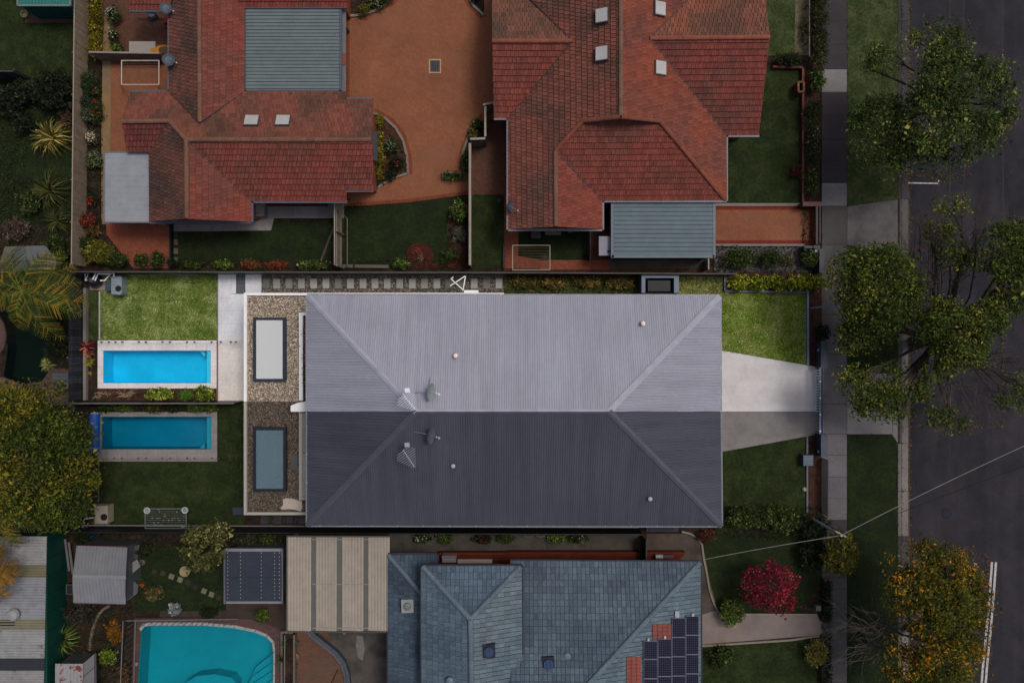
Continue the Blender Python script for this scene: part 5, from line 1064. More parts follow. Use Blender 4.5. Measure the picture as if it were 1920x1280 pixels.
edging('timber_sleeper', 'weathered grey timber sleeper at the lawn edge', [(643, 499), (729, 500)], .18, .2, S(72, 68, 62))
# beds in the courtyard
def arc(cx, cy, r, a0, a1, n=10): return [(cx + r * math.cos(R(a0 + (a1 - a0) * i / n)), cy + r * math.sin(R(a0 + (a1 - a0) * i / n))) for i in range(n + 1)]
bedA = [(701, 212), (722, 222), (742, 240), (756, 264), (763, 292), (765, 325), (735, 335), (708, 352), (701, 345)]
sheet('garden_bed', bedA, .05, M['mulch'], 'curved courtyard bed beside the left red tiled house', 'garden bed')
edging('bed_edging', 'pale concrete kerb round the curved courtyard bed', bedA[:8], .13, .12, S(98, 92, 84)); 
bedB = [(905, 226), (890, 240), (876, 262), (868, 285), (866, 310), (870, 325), (880, 325), (880, 278), (908, 276)]
sheet('garden_bed', bedB, .05, M['soil'], 'narrow curved bed beside the pale capped fence', 'garden bed'); edging('bed_edging', 'pale concrete kerb of the narrow curved bed', bedB[:6], .12, .12, S(80, 78, 66))
bedC = [(650, -40), (746, -40), (738, -6), (722, 10), (700, 22), (676, 29), (650, 31)]
sheet('garden_bed', bedC, .05, M['soil'], 'curved bed at the top left of the courtyard', 'garden bed'); edging('bed_edging', 'pale concrete kerb of the top courtyard bed', bedC[2:], .14, .14, S(104, 100, 96))
bedD = [(876, -40), (878, -6), (888, 12), (907, 29), (910, -40)]; sheet('garden_bed', bedD, .05, M['soil'], 'small dark bed at the top right of the courtyard', 'garden bed'); edging('bed_edging', 'pale concrete kerb of the small top right bed', bedD[1:4], .13, .14, S(104, 102, 98))
t = thing('planter_box', 'grey rectangular planter box with clipped dark hedge', 'planter', 850, 330); pb('box', (829, 323, 872, 336), 0, .3, flat(S(92, 88, 80), 'planter'), t); pb('soil', (831, 325, 870, 335), .302, .32, M['soil'], t)
sheet('garden_bed', [(762, 470)] + arc(787, 481, 26, 150, 395, 14) + [(850, 484), (873, 484), (873, 503), (762, 503)], .034, M['redmulch'], 'round red mulch bed in the dark lawn', 'garden bed')
sheet('garden_bed', [(842, 400), (850, 385), (873, 380), (873, 483.5), (842, 470), (838, 430)], .03, M['mulch'], 'planted bed along the pale capped fence', 'garden bed'); sheet('garden_bed', [(322, 488), (640, 490), (640, 503), (322, 503)], .03, M['soil'], 'planted strip at the bottom of the left dark lawn', 'garden bed')
sheet('garden_bed', [(166, 0), (190, 0), (190, 420), (166, 500)], .02, M['soil'], 'flower strip beside the long beige fence', 'garden bed')
for i, (y, c) in enumerate(((438, S(48, 46, 42)), (453, S(84, 72, 60)), (470, S(80, 76, 66)), (487, S(66, 70, 64)))): tag(pbox_piece('stepping_stone', 322 + i * .3, y - 5, 333 + i * .3, y + 6, -.02, .05, None, c), f'square stone beside the low black screen, {ORD[i]} from the grey patio', 'stepping stone', 'stepping stones beside the red paving')
tag(MB().pbox(317, 416, 319.5, 500, 0, .5).build('screen', flat(S(20, 20, 22), 'screen_dark')), 'low black screen between red paving and dark lawn', 'screen')
t = thing('gas_unit', 'pale grey boxed unit on the patio below the left red roof', 'unit', 486, 392); pb('body', (478, 379, 495, 405), 0, .8, flat(S(98, 96, 96), 'unit_grey'), t); pb('lid', (477.5, 378.5, 495.5, 398), .803, .84, flat(S(112, 110, 110), 'unit_grey'), t); pb('side', (476, 407, 480, 412), 0, .4, flat(S(30, 30, 34), 'unit_dark'), t)
tag(pb('bench', (496, 378.5, 612, 385), 0, .4, flat(S(56, 20, 26), 'bench_maroon'), None), 'dark maroon bench seat under the left red eaves', 'bench')
t = thing('garden_chair', 'weathered grey chair under the eaves of the right red house', 'chair', 1005, 437); pb('seat', (996, 434, 1014, 447), .38, .45, flat(S(56, 54, 54), 'chair_grey'), t); pb('backrest', (996, 429, 1014, 433), .38, .9, flat(S(64, 62, 62), 'chair_grey'), t)
for x, y in ((997, 435), (1013, 435), (997, 446), (1013, 446)): pb('leg', (x - .7, y - .7, x + .7, y + .7), 0, .38, flat(S(50, 50, 50), 'chair_grey'), t)
t = thing('storage_bench', 'pale covered storage bench under the right red eaves', 'storage bench', 1037, 436); pb('body', (1023, 431, 1051, 439), 0, .5, flat(S(76, 74, 76), 'sbench'), t); pb('lid', (1022, 429, 1052, 440.5), .503, .56, flat(S(84, 82, 86), 'sbench'), t)
tag(MB().lathe(W(1069, 432, .05), [(.07, 0), (.14, 0), (.14, .08), (.07, .08), (.07, 0)], 14).build('ring_pot', flat(S(84, 82, 82), 'pot')), 'small pale ring shaped pot on the tiny dark lawn', 'pot')
tag(MB().lathe(W(935, 375, .03), [(.1, 0), (.16, 0), (.18, .2), (.15, .2), (.12, .05)], 14).build('flower_pot', flat(S(26, 28, 36), 'pot')), 'small black pot on the dark lawn by the brown paving', 'pot')
tag(pb('edging_board', (943, 455, 946.5, 503), 0, .3, flat(S(24, 26, 34), 'board'), None), 'short dark edging board beside the red brick path', 'board')
tag(pb('doormat', (1018, 478, 1026, 485), .03, .06, flat(S(16, 16, 18), 'mat_black'), None), 'small black mat on the red brick path', 'mat')
def eavedish(lab, px, py, ax, r_, fx, fy):
    t = thing('satellite_dish', lab, 'satellite dish', px, py, 2.8); c = W(px, py, 3.3); f = W(fx, fy, 3.4); MB().tube([W(px + 3, py, 2.7), c], .03).build('mast', flat(S(80, 84, 90), 'dish_arm2'), t)
    MB().lathe(c, [(.05, -.02), (r_ * .6, .0), (r_, .06), (r_ * 1.02, .08), (r_ * .6, .03), (.02, .01)], 18, ax).build('reflector', flat(S(52, 62, 76), 'dish_blue', .5), t); MB().tube([c, f], .014).build('feed_arm', flat(S(90, 90, 96), 'dish_arm2'), t); MB().ball(f, .05).build('receiver', flat(S(150, 146, 146), 'dish_lnb2'), t)
eavedish('blue grey satellite dish at the top left eave', 311, 16, (.35, 0, 1), .3, 325, 21); eavedish('blue grey satellite dish above the beige slatted fence', 316, 113, (.35, 0, 1), .32, 331, 118); eavedish('narrow blue satellite dish on the left eave of the right red house', 955, 387, (1, 0, .5), .3, 971, 395)
t = thing('storage_box', 'white flat topped storage box beside the yellow kayak', 'storage box', 266, 90); pb('body', (243, 79, 291, 102), 0, .6, flat(S(104, 98, 92), 'wbox'), t); pb('lid', (242, 78, 291, 102.6), .603, .66, flat(S(128, 122, 116), 'wbox'), t)
t = thing('kayak', 'yellow kayak tucked under the red eave', 'kayak', 300, 94)
def kay(w, z, k): return [W(281 + 44 * f, 94 + sgn * 9.5 * w * math.sin(math.pi * min(1, f * .85 + .02)) ** .7, z) for f, sgn in [(i / 10, -1) for i in range(11)] + [(1 - i / 10, 1) for i in range(11)]]
mb = MB(); lo, mi, hi = kay(.55, .35, 0), kay(1, .55, 0), kay(.7, .68, 0)
for a, b in ((lo, mi), (mi, hi)):
    for i in range(22): mb.face([a[i], b[i], b[(i + 1) % 22], a[(i + 1) % 22]])
mb.face(hi); mb.build('hull', flat(S(150, 96, 14), 'kayak_yellow', .4), t); MB().lathe(W(308, 94, .685), [(.16, 0), (.2, .03), (.16, .03)], 14, sx=1.6).build('cockpit_rim', flat(S(60, 40, 14), 'kayak_dark'), t)
t = thing('mower', 'small grey and red garden machine on the brown paving', 'garden machine', 292, 29); MB().lathe(W(289, 29, .1), [(.2, 0), (.28, .15), (.26, .4), (.1, .5)], 12).build('body', flat(S(96, 104, 108), 'mach'), t); pb('red_box', (307, 31, 317, 43), 0, .5, flat(S(120, 16, 16), 'mach_red'), t); pb('handle', (255, 19, 310, 22), .7, .75, flat(S(40, 34, 34), 'mach_dark'), t)
t = thing('garden_shed', 'teal metal garden shed in the top left lawn', 'shed', 85, 2)
corr([(35, -60, 2.0), (131, -60, 2.0), (131, 10, 2.0), (35, 10, 2.0)], t, S(30, 92, 88), along=(0, 1, 0), sheet=.76, period=.19, amp=.02)
pb('wall', (36, -60, 130, 9.4), 0, 1.95, flat(S(14, 58, 58), 'teal_wall', .5), t); gutter(t, [((33, 11, 2.0), (132, 11, 2.0)), ((132, -60, 2), (132, 11, 2)), ((33.5, -60, 2), (33.5, 11, 2))], flat(S(96, 106, 104), 'teal_trim'), w=.08, name='edge_trim')
for k in range(6): pb('rib', (46 + k * 14, 9.5, 47.5 + k * 14, 10.2), 0, 1.9, flat(S(12, 46, 46), 'teal_rib'), t)
tag(MB().lathe(W(49, 29, .02), [(.16, 0), (.2, .02), (.21, .2), (.17, .2), (.15, .05)], 18).build('flower_pot', flat(S(96, 88, 66), 'pot')), 'cream round pot at the corner of the teal shed', 'pot'); tag(MB().lathe(W(105, 31, .04), [(.1, 0), (.13, .15), (.1, .15), (.08, .05)], 12).build('flower_pot', flat(S(58, 64, 78), 'pot')), 'small blue grey pot in front of the teal shed', 'pot')
t = thing('tarpaulin_shelter', 'pale grey sheet roof half hidden by the palm', 'shelter', 50, 480)
corr([(10, 462, 1.8), (85, 460, 1.8), (105, 484, 1.5), (0, 492, 1.5)], t, S(88, 92, 94), along=(0, 1, -.1), sheet=.9, period=.3, amp=.01, v=.06); corr([(-10, 493, 1.49), (105, 485, 1.5), (106, 503, 1.3), (-10, 512, 1.3)], t, S(74, 80, 86), along=(0, 1, -.1), sheet=.9, period=.3, amp=.01, v=.06)
for x, y in ((4, 490), (102, 490), (84, 464)): pb('post', (x - 1, y - 1, x + 1, y + 1), 0, 1.4, flat(S(60, 60, 62), 'post_dark'), t)
pw = thing('garden_pond', 'murky dark green pond with curved brick surround', 'pond', 50, 650)
mb = MB(); mb.face([W(x, y, 0) + Vector((0, 0, -.9)) for x, y in POND[::-1]]); P_ = [W(x, y) for x, y in POND]
for i in range(len(P_)): a, b = P_[i], P_[(i + 1) % len(P_)]; mb.face([a, b, b - Vector((0, 0, .9)), a - Vector((0, 0, .9))])
mb.build('basin', flat(S(22, 38, 32), 'pond_bed'), pw); MB().face([W(x, y, 0) + Vector((0, 0, -.08)) for x, y in POND[::-1]]).build('water', watermat('pond_water', (.35, .5, .42, 1), refl=.6), pw)
paving([(-400, 700), (6, 707), (40, 721), (78, 716), (96, 690), (128, 690), (128, 760), (-400, 760)], .02, 'pool_brick', 'brick paving below the murky pond'); paving([(-400, 592), (0, 592), (8, 606), (14, 630), (10, 655), (2, 668), (-400, 668)], .012, 'red_pave', 'red brick tongue of paving left of the pond') if False else None
t = thing('pond_steps', 'curved red brick platform at the left of the pond', 'platform', -10, 630); MB().pprism([(-80, 588), (-4, 590), (6, 606), (11, 630), (7, 652), (-4, 668), (-80, 668)], -.9, .05).build('platform', M['pool_brick'], t)
t = thing('deck_box', 'grey ribbed metal deck box beside the pond', 'storage box', 112, 714); pb('body', (98, 700, 128, 730), 0, .7, flat(S(50, 54, 62), 'deckbox'), t)
for k in range(5): pbox_piece('lid_slat', 97.5, 699.5 + k * 6, 128, 704.8 + k * 6, .703, .74, t, S(64, 68, 78), BOXM)
# ================================================================ LOWER LOTS
sheet('concrete_path', [(732, 1000), (1205, 1000), (1205, 1040), (732, 1040)], .02, M['conc_dark'], 'stained concrete side path between the charcoal and blue roofs', 'path')
pth = sheet('concrete_path', [(1212, 1000), (1280, 1000), (1312, 1008), (1322, 1040), (1330, 1085), (1342, 1130), (1344, 1143), (1312, 1152), (1305, 1062), (1212, 1050)], .03, mat('path_brown', S(66, 58, 52), col2=S(48, 44, 40), s2=.9, var=.2, scale=1.5, fine=.14, rough=.9), 'stained concrete path curving round the blue roofed house', 'path')
mb = MB()
for x in (755, 858, 941, 1026, 1108, 1188): strip(mb, [(x, 1001), (x, 1039)], .025, .026)
mb.build('joint', flat(S(16, 16, 16), 'joint_dark'), pth)
t = thing('path_kerb', 'pale curved concrete kerb along the brown path', 'kerb', 1330, 1070)
kp = [(1278, 996), (1295, 1000), (1308, 1008), (1316, 1020), (1319, 1045), (1325, 1075), (1330, 1105), (1338, 1130), (1346, 1146)]
for a, b in zip(kp, kp[1:]): MB().beam(W(*a, .05), W(*b, .05), .1, .14).build('kerb_piece', flat(S(104, 96, 86), 'kerb_pale'), t)
lawn([(1318, 1000), (1545, 1000), (1541, 1152), (1344, 1152), (1322, 1060)], 'grass_deep', 'dark front lawn around the red leaved tree'); lawn([(1310, 1204), (1532, 1194), (1530, 1700), (1310, 1700)], 'grass_dimmed', 'front lawn at the bottom below the cream path')
sheet('concrete_path', [(1308, 1154), (1345, 1143), (1360, 1151), (1532, 1151), (1536, 1160), (1542, 1167), (1542, 1186), (1536, 1190), (1310, 1208)], .04, mat('path_cream', S(108, 98, 94), col2=S(98, 90, 86), s2=.6, var=.08, scale=1.5, fine=.08, rough=.85), 'smooth cream concrete path to the footpath', 'path')
edging('path_edging', 'pale edging along the bottom of the cream path', [(1312, 1210), (1480, 1199), (1536, 1191)], .1, .12, S(112, 102, 92)); edging('path_edging', 'pale edging along the top of the cream path', [(1395, 1150.5), (1532, 1151)], .08, .1, S(112, 102, 96))
sheet('garden_bed', [(1545, 1000), (1558, 1000), (1558, 1280), (1536, 1280), (1536, 1192), (1545, 1186), (1530, 1150), (1502, 1150), (1512, 1128), (1528, 1110), (1541, 1090)], .026, M['soil'], 'dark bed between the front lawn and the footpath', 'garden bed')
t = thing('letterbox', 'small blue grey letterbox in the dark corner bed', 'letterbox', 1534.5, 1140); pb('body', (1530, 1135.5, 1539.5, 1144.5), .5, .8, flat(S(62, 70, 78), 'lb2'), t); pb('stand', (1533.5, 1139, 1536, 1141), 0, .5, flat(S(40, 40, 42), 'lb2s'), t)
fence('low_fence', 'low black rail fence behind the dark corner bed', 1540, 1082, 1540, 1150, .5, S(16, 16, 18), pitch=.12, rails=False, gap=.05, piece='picket', mesh=BOXM)
# side gate, timber plinth and things along the blue roofed house
fence('side_gate', 'tall black side gate crossing the concrete side path', 1203, 1001, 1203, 1047, 1.6, S(26, 26, 30), pitch=.18, rails=False, piece='board', mesh=BOXM, cat='gate', cap=S(40, 40, 46))
t = thing('metal_awning', 'dark framed opening in the fence below the charcoal roof', 'panel', 1240, 993); pb('frame', (1212, 986, 1272, 996), 0, 1.6, flat(S(34, 36, 46), 'frame_d'), t); pb('panel', (1216, 987.5, 1264, 994), 1.603, 1.65, flat(S(14, 16, 28), 'panel_d'), t)
t = thing('verandah_deck', 'red brown timber verandah strip behind the blue roof', 'deck', 1060, 1048)
for i in range(5):
    for j, (a, b) in enumerate(((822, 950), (950.5, 1080), (1080.5, 1200), (1212, 1285 - i * 4))): pbox_piece('deck_board', a, 1034.5 + i * 5.2 + (0 if j else 1), b, 1039.2 + i * 5.2 + (0 if j else 1), .0, .5, t, S(74, 30, 18), BOX, v=.15)
t = thing('air_conditioner', 'white air conditioner standing on the red brown deck', 'air conditioner', 841, 1048, .5); pb('casing', (829, 1042, 855, 1054), .5, 1.1, flat(S(112, 108, 112), 'ac'), t); pb('top_plate', (828.5, 1041, 855.5, 1046), 1.103, 1.14, flat(S(90, 86, 90), 'ac2'), t)
tag(pb('white_beam', (858, 1048, 923, 1055.5), .9, 1.05, flat(S(134, 122, 116), 'cream_beam'), None), 'long cream beam lying along the red brown deck', 'beam')
t = thing('gas_heater', 'small silver wall heater at the corner of the deck', 'heater', 1240, 1043); MB().cyl(W(1229, 1043, .75), .13, .4, 10, (1, 0, 0)).build('tank', flat(S(120, 120, 122), 'silver', .4), t); pb('pipe_box', (1241, 1040, 1263, 1046), .5, .8, flat(S(62, 50, 46), 'heater'), t)
t = thing('garden_hose', 'pale coiled hose hanging on the black fence', 'hose', 1002, 1003)
for x in (991, 1014): MB().tube([W(x + 9 * math.cos(a), 1000 + 6 * math.sin(a), .9) for a in [R(d) for d in range(0, 190, 20)]], .025, n=4).build('coil', flat(S(90, 84, 80), 'hose'), t)
# blue roofed house
BL = S(76, 90, 102); BD = S(58, 74, 92); BP = S(64, 78, 90); e = 2.8
B1 = thing('tiled_house', 'house with blue grey tiled roof and solar panels', 'house', 1040, 1170)
fB = [([(728, 1040, e), (790, 1113, 3.58), (790, 1330, 3.58), (728, 1330, e)], S(64, 77, 90), S(50, 60, 72), .8), ([(728, 1040, e), (820, 1038, e), (820, 1113, 3.58), (790, 1113, 3.58)], S(60, 73, 87), S(48, 58, 70), .7),
      ([(957, 1050, e), (1313, 1053, e), (1068, 1320, 5.42), (957, 1320, 5.42)], S(74, 87, 98), S(60, 72, 84), .8), ([(1313, 1053, e), (1313, 1320, e), (1068, 1320, 5.42)], S(84, 98, 108), S(76, 88, 98), .6)]
ru = flat(S(40, 50, 62), 'batten_blue'); rb = tiled_roof(B1, fB, .33, .23, ru, stagger=0)
fU = [([(791, 1060, 4.6), (978, 1060, 4.6), (882, 1161, 5.68)], S(72, 86, 100), S(58, 70, 84), .7), ([(791, 1060, 4.6), (882, 1161, 5.68), (885, 1330, 5.68), (791, 1330, 4.6)], S(74, 88, 100), S(60, 74, 86), .7), ([(978, 1060, 4.6), (978, 1330, 4.6), (885, 1330, 5.68), (882, 1161, 5.68)], S(86, 98, 106), S(74, 88, 98), .7)]
ru2 = tiled_roof(B1, fU, .33, .23, ru, stagger=0)
for a, b, r_, w in (((793, 1062, 4.63), (882, 1160, 5.71), ru2, .17), ((976, 1062, 4.63), (882, 1160, 5.71), ru2, .17), ((882, 1161, 5.71), (885, 1330, 5.71), ru2, .17), ((1312, 1054, e + .03), (1068, 1320, 5.45), rb, .17), ((729, 1041, e + .03), (790, 1112, 3.6), rb, .15)): cap_line(r_, a, b, S(80, 93, 103), r=w * .78, name='ridge_cap')
gd = flat(S(34, 32, 40), 'gutter_dark', .5)
gutter(ru2, [((790, 1059.4, 4.6), (979, 1059.4, 4.6)), ((790.4, 1060, 4.6), (790.4, 1330, 4.6)), ((979, 1060, 4.6), (979, 1226, 4.6))], gd); gutter(rb, [((727.5, 1039, e), (727.5, 1330, e)), ((728, 1037.4, e), (820, 1037.4, e)), ((957, 1049.4, e), (1314, 1052.4, e)), ((1314, 1053, e), (1314, 1330, e)), ((820.6, 1038, e), (820.6, 1060, e))], gd)
walls(B1, [(741, 1090, 960, 1400), (960.5, 1090, 1296, 1400)], 2.7, flat(S(90, 60, 50), 'house_brick')); walls(B1, [(800, 1112, 968, 1400)], 4.5, flat(S(96, 90, 84), 'upper_wall'))
def vent(lab, px, py, z, sq, ball, rs, tilt=(0, 0, 1)):
    t = thing('roof_vent', lab, 'roof vent', px, py, z); c = W(px, py, z)
    if sq: place('flashing', BOXM, t, boxM(c + Vector((0, 0, .1)), (sq * 1.1, sq * 1.2, .3), .04), sq and (S(18, 22, 34) if ball == 'blue' else S(118, 122, 124)))
    m = flat(S(48, 76, 124) if ball == 'blue' else S(84, 98, 108) if ball == 'tile' else S(92, 96, 98), 'vent_head', .45)
    if ball == 'blue':
        for i in range(7): w = rs * math.sqrt(max(.05, 1 - ((i - 3) / 3.6) ** 2)); place('fin', BOXM, t, boxM(c + Vector(((i - 3) * rs * .27, 0, .3)), (rs * .16, w * 2, .16)), S(46, 64, 98))
        MB().cyl(c + Vector((0, 0, .252)), rs * .98, .08, 18).build('drum', flat(S(26, 36, 60), 'vent_drum', .5), t)
    else: MB().lathe(c + Vector((0, 0, .12 if sq else 0)), [(rs * .8, 0), (rs * .8, .16), (rs, .18), (rs * .95, .26), (rs * .3, .32)], 16).build('head', m, t)
vent('blue finned roof vent on the upper blue roof', 917, 1217, 5.3, .56, 'blue', .24); vent('blue finned roof vent on the right blue roof slope', 1028, 1240, 4.55, .56, 'blue', .26); vent('round tile coloured roof vent beside the finned vent', 1063, 1227, 4.4, 0, 'tile', .19)
vent('white square roof vent on the lower left blue roof', 765, 1133, 3.3, .58, 'white', .2); vent('round tile coloured roof vent near the picture bottom', 844, 1272, 5.25, 0, 'tile', .19)
# solar panels lie on the street side slope
P0 = [W(1313, 1053, e), W(1313, 1320, e), W(1068, 1320, 5.42)]; c_, u_, v_, n_ = frame(P0)
def onroof(px, py, lift):
    d = W(px, py, 0) - Vector((0, 0, H)); o = Vector((0, 0, H)); k = (c_ - o).dot(n_) / d.dot(n_); return o + d * k + n_ * lift
cm_ = mat('solar_cell', S(17, 19, 36), col2=S(22, 24, 44), s2=3, var=.1, scale=5, fine=.05, rough=.4, spec=.12); cols = [(1204, 1229.5), (1230.5, 1256), (1257, 1282), (1283, 1307)]; cnt = 0
for ci, (x0, x1) in enumerate(cols):
    ys = [1199, 1233, 1269, 1305, 1341] if ci < 2 else [1156, 1192, 1228, 1264, 1300, 1336]
    for ri, (a, b) in enumerate(zip(ys, ys[1:])):
        a += -(ci % 2) * 4; b += -(ci % 2) * 4; cnt += 1; t = bpy.data.objects.new('solar_panel', None); COL.objects.link(t); w = onroof((x0 + x1) / 2, (a + b) / 2, 0); t.location = w; ROOT[t] = w.copy()
        tag(t, f'solar panel on the blue roof, {ORD[ri]} from the top of the {("left","second","third","right")[ci]} column', 'solar panel', 'solar panels on the blue tiled roof')
        q = [onroof(x, y, .13) for x, y in ((x0, a), (x1, a), (x1, b), (x0, b))]; q = q if (q[1] - q[0]).cross(q[2] - q[0]).z > 0 else q[::-1]
        mb = MB(); up = [p + n_ * .035 for p in q]; mb.face(up); 
        for i in range(4): mb.face([q[i], q[(i + 1) % 4], up[(i + 1) % 4], up[i]])
        mb.build('frame', flat(S(84, 86, 98), 'panel_frame', .5, spec=.15), t)
        f = lambda s, r, l: (q[0] * (1 - s) + q[1] * s) * (1 - r) + (q[3] * (1 - s) + q[2] * s) * r + n_ * l
        mb = MB(); ca, cb = (6, 8)
        for i in range(ca):
            for j in range(cb): s0, s1, r0, r1 = .03 + .94 * i / ca + .005, .03 + .94 * (i + 1) / ca - .005, .03 + .94 * j / cb + .004, .03 + .94 * (j + 1) / cb - .004; mb.face([f(s0, r0, .04), f(s1, r0, .04), f(s1, r1, .04), f(s0, r1, .04)])
        mb.build('cell', cm_, t)
for i, (x, y) in enumerate(((1213, 1196), (1244, 1192), (1296, 1150))): place('panel_clamp', BOXM, rb, boxM(onroof(x, y, .15), (.1, .14, .1)), S(150, 150, 150))
tag(place('junction_box', BOXM, None, boxM(onroof(1267, 1149, .12), (.22, .34, .14)), S(130, 134, 136)), 'small white junction box above the solar panels', 'junction box')
# unpainted red tiles beside the panels
for (x0, y0, x1, y1) in ((1222, 1168, 1253, 1192), (1173, 1230, 1202, 1330)):
    a, b = x0, y0; k = 0
    while b < y1:
        a = x0
        while a < x1 - 3:
            q = [onroof(a, b, .085), onroof(a + 8.4, b, .085), onroof(a + 8.4, b + 6.2, .085), onroof(a, b + 6.2, .085)]
            mb = MB(); up = [p + n_ * .02 for p in q[::-1]]; mb.face(up); 
            for i in range(4): mb.face([up[i], up[(i + 1) % 4], up[(i + 1) % 4] - n_ * .02, up[i] - n_ * .02])
            mb.build('red_tile', flat(S(104 + 6 * (k % 3), 56, 46), 'bare_tile'), rb); a += 9.2; k += 1
        b += 6.9
# ---------------------------------------------------------------- lower left yard
t = thing('pergola', 'cream ribbed pergola roof with three clear strips', 'pergola', 635, 1094)
xs = [(540, 584), (593, 632), (642, 682), (691, 731)]
for a, b in xs: corr([(a, 1006, 2.8), (b, 1006.5, 2.8), (b - .6, 1182, 2.8), (a - .6, 1181, 2.8)], t, S(134, 127, 118), along=(0, 1, 0), sheet=1.2, period=.16, amp=.045, v=.03, prof=((0, 0), (.12, 1), (.25, 1), (.37, 0)))
for a, b in zip(xs, xs[1:]): corr([(a[1] + .3, 1006, 2.79), (b[0] - .3, 1006, 2.79), (b[0] - .9, 1181, 2.79), (a[1] - .3, 1181, 2.79)], t, S(80, 80, 76), along=(0, 1, 0), sheet=1.2, period=.12, amp=.02, name='clear_sheet')
for y in (1010, 1094, 1176): pb('batten', (585, y, 691, y + 1.6), 2.82, 2.86, flat(S(116, 112, 106), 'batten_cream'), t)
for x, y in ((545, 1012), (725, 1012), (545, 1176), (725, 1176)): pb('post', (x - 2, y - 2, x + 2, y + 2), 0, 2.75, flat(S(110, 104, 96), 'post_cream'), t)
gutter(t, [((538.6, 1005, 2.78), (538, 1182, 2.78)), ((538, 1183, 2.78), (731, 1183.6, 2.78)), ((538, 1004.6, 2.78), (732, 1005, 2.78))], flat(S(60, 58, 54), 'trim_olive'), w=.08, name='edge_trim')
tag(MB().pbox(643, 1183, 648, 1189, 2.2, 2.45).build('wall_lamp', flat(S(84, 82, 82), 'lampbody')), 'small grey unlit lamp at the pergola edge', 'lamp')
t = thing('garden_shed', 'shed with dark curved corrugated roof and white ends', 'shed', 475, 1080)
corr([(423, 1034, 2.15), (528, 1034, 2.15), (528, 1082, 2.5), (423, 1082, 2.5)], t, S(38, 45, 58), along=(1, 0, 0), sheet=.8, period=.1, amp=.025, v=.05); corr([(423, 1082, 2.5), (528, 1082, 2.5), (528, 1126, 2.15), (423, 1126, 2.15)], t, S(42, 49, 60), along=(1, 0, 0), sheet=.8, period=.1, amp=.025, v=.05)
for y0, y1 in ((1028, 1033.5), (1126.5, 1131)): pb('end_trim', (423, y0, 529, y1), 2.0, 2.14, flat(S(104, 106, 112), 'white_trim'), t)
pb('wall', (427, 1036, 524, 1124), 0, 2.05, flat(S(70, 70, 74), 'shed_wall'), t); gutter(t, [((421.6, 1028, 2.2), (421.6, 1131, 2.2)), ((529.4, 1028, 2.2), (529.4, 1131, 2.2))], flat(S(76, 78, 84), 'trim_grey'), w=.1, name='edge_trim')
SC = MB()
for x in (427, 451, 490, 515, 524):
    for k in range(13):
        y = 1036 + k * 7; z = 2.17 + .35 * (1 - abs(y - 1082) / 48) + .07; p = W(x, y, z); SC.prism([(p.x - .018, p.y - .018), (p.x + .018, p.y - .018), (p.x + .018, p.y + .018), (p.x - .018, p.y + .018)], z - .02, z + .02)
SC.build('roof_screw', flat(S(150, 152, 158), 'screw'), t)['kind'] = 'stuff'
t = thing('garden_shed', 'small shed with dull grey gable roof of corrugated metal', 'shed', 190, 1078)
corr([(144, 1022, 2.0), (240, 1026, 2.0), (236, 1081, 2.35), (137, 1079, 2.35)], t, S(94, 96, 100), along=(0, 1, 0), sheet=.8, period=.17, amp=.03, v=.07); corr([(137, 1079, 2.35), (236, 1081, 2.35), (236, 1131, 2.0), (138, 1128, 2.0)], t, S(102, 104, 110), along=(0, 1, 0), sheet=.8, period=.17, amp=.03, v=.07)
pb('wall', (142, 1027, 234, 1126), 0, 1.95, flat(S(62, 64, 68), 'shed_wall2'), t); MB().beam(W(137, 1079.4, 2.4), W(236, 1081.4, 2.4), .2, .05).build('ridge_capping', flat(S(106, 108, 114), 'shed_ridge'), t)
for y, a, b in ((1024, 146, 238), (1130.5, 139, 236)): MB().beam(W(a, y - 1, 1.98), W(b, y + .6, 1.98), .07, .06).build('rust_edge', flat(S(84, 46, 52), 'rust'), t)
t = thing('leaning_boards', 'grey boards and sheet leaning on the gable shed', 'boards', 255, 1070)
for (q, z0, z1, cc) in (([(240, 1060), (257, 1048), (263, 1062), (244, 1078)], 1.0, 1.05, S(100, 100, 100)), ([(236, 1100), (252, 1090), (259, 1096), (257, 1112), (238, 1126)], .9, .95, S(70, 74, 76)), ([(238, 1026), (262, 1020), (258, 1046), (240, 1052)], .8, .84, S(56, 56, 58))): MB().pprism(q, z0, z1).build('board', flat(cc, 'board_grey'), t)
for x, y in ((244, 1064), (246, 1108), (252, 1036)): MB().tube([W(x, y, 0), W(x, y, .9)], .04).build('prop', flat(S(60, 58, 56), 'prop'), t)
t = thing('pot_ring', 'round grey tub beside the gable shed', 'tub', 271, 1051); MB().lathe(W(271, 1051), [(.12, 0), (.17, .35), (.13, .35), (.1, .1)], 16).build('tub', flat(S(84, 82, 80), 'tub'), t)
lawn([(262, 1032), (424, 1010), (424, 1145), (250, 1145)], 'grass_deep', 'small dark lawn with a stepping stone path in the lower left yard', z=.03)
for i, (x, y, c) in enumerate(((290, 1071, 40), (306, 1074, 46), (322, 1080, 92), (338, 1086, 92), (353, 1091, 42), (367, 1100, 38), (383, 1107, 92), (397, 1113.5, 92), (411, 1119, 44))):
    k = S(c, c * .96, c * .8); o = place('stepping_stone', BOXC, None, boxM(W(x, y, .04), (PX(9.5), PX(9.5), .1), -.35), k); tag(o, f'small {"pale" if c > 60 else "dark"} square stone in the dark lawn, {ORD[i]} from the gable shed', 'stepping stone', 'stepping stones in the lower left yard')
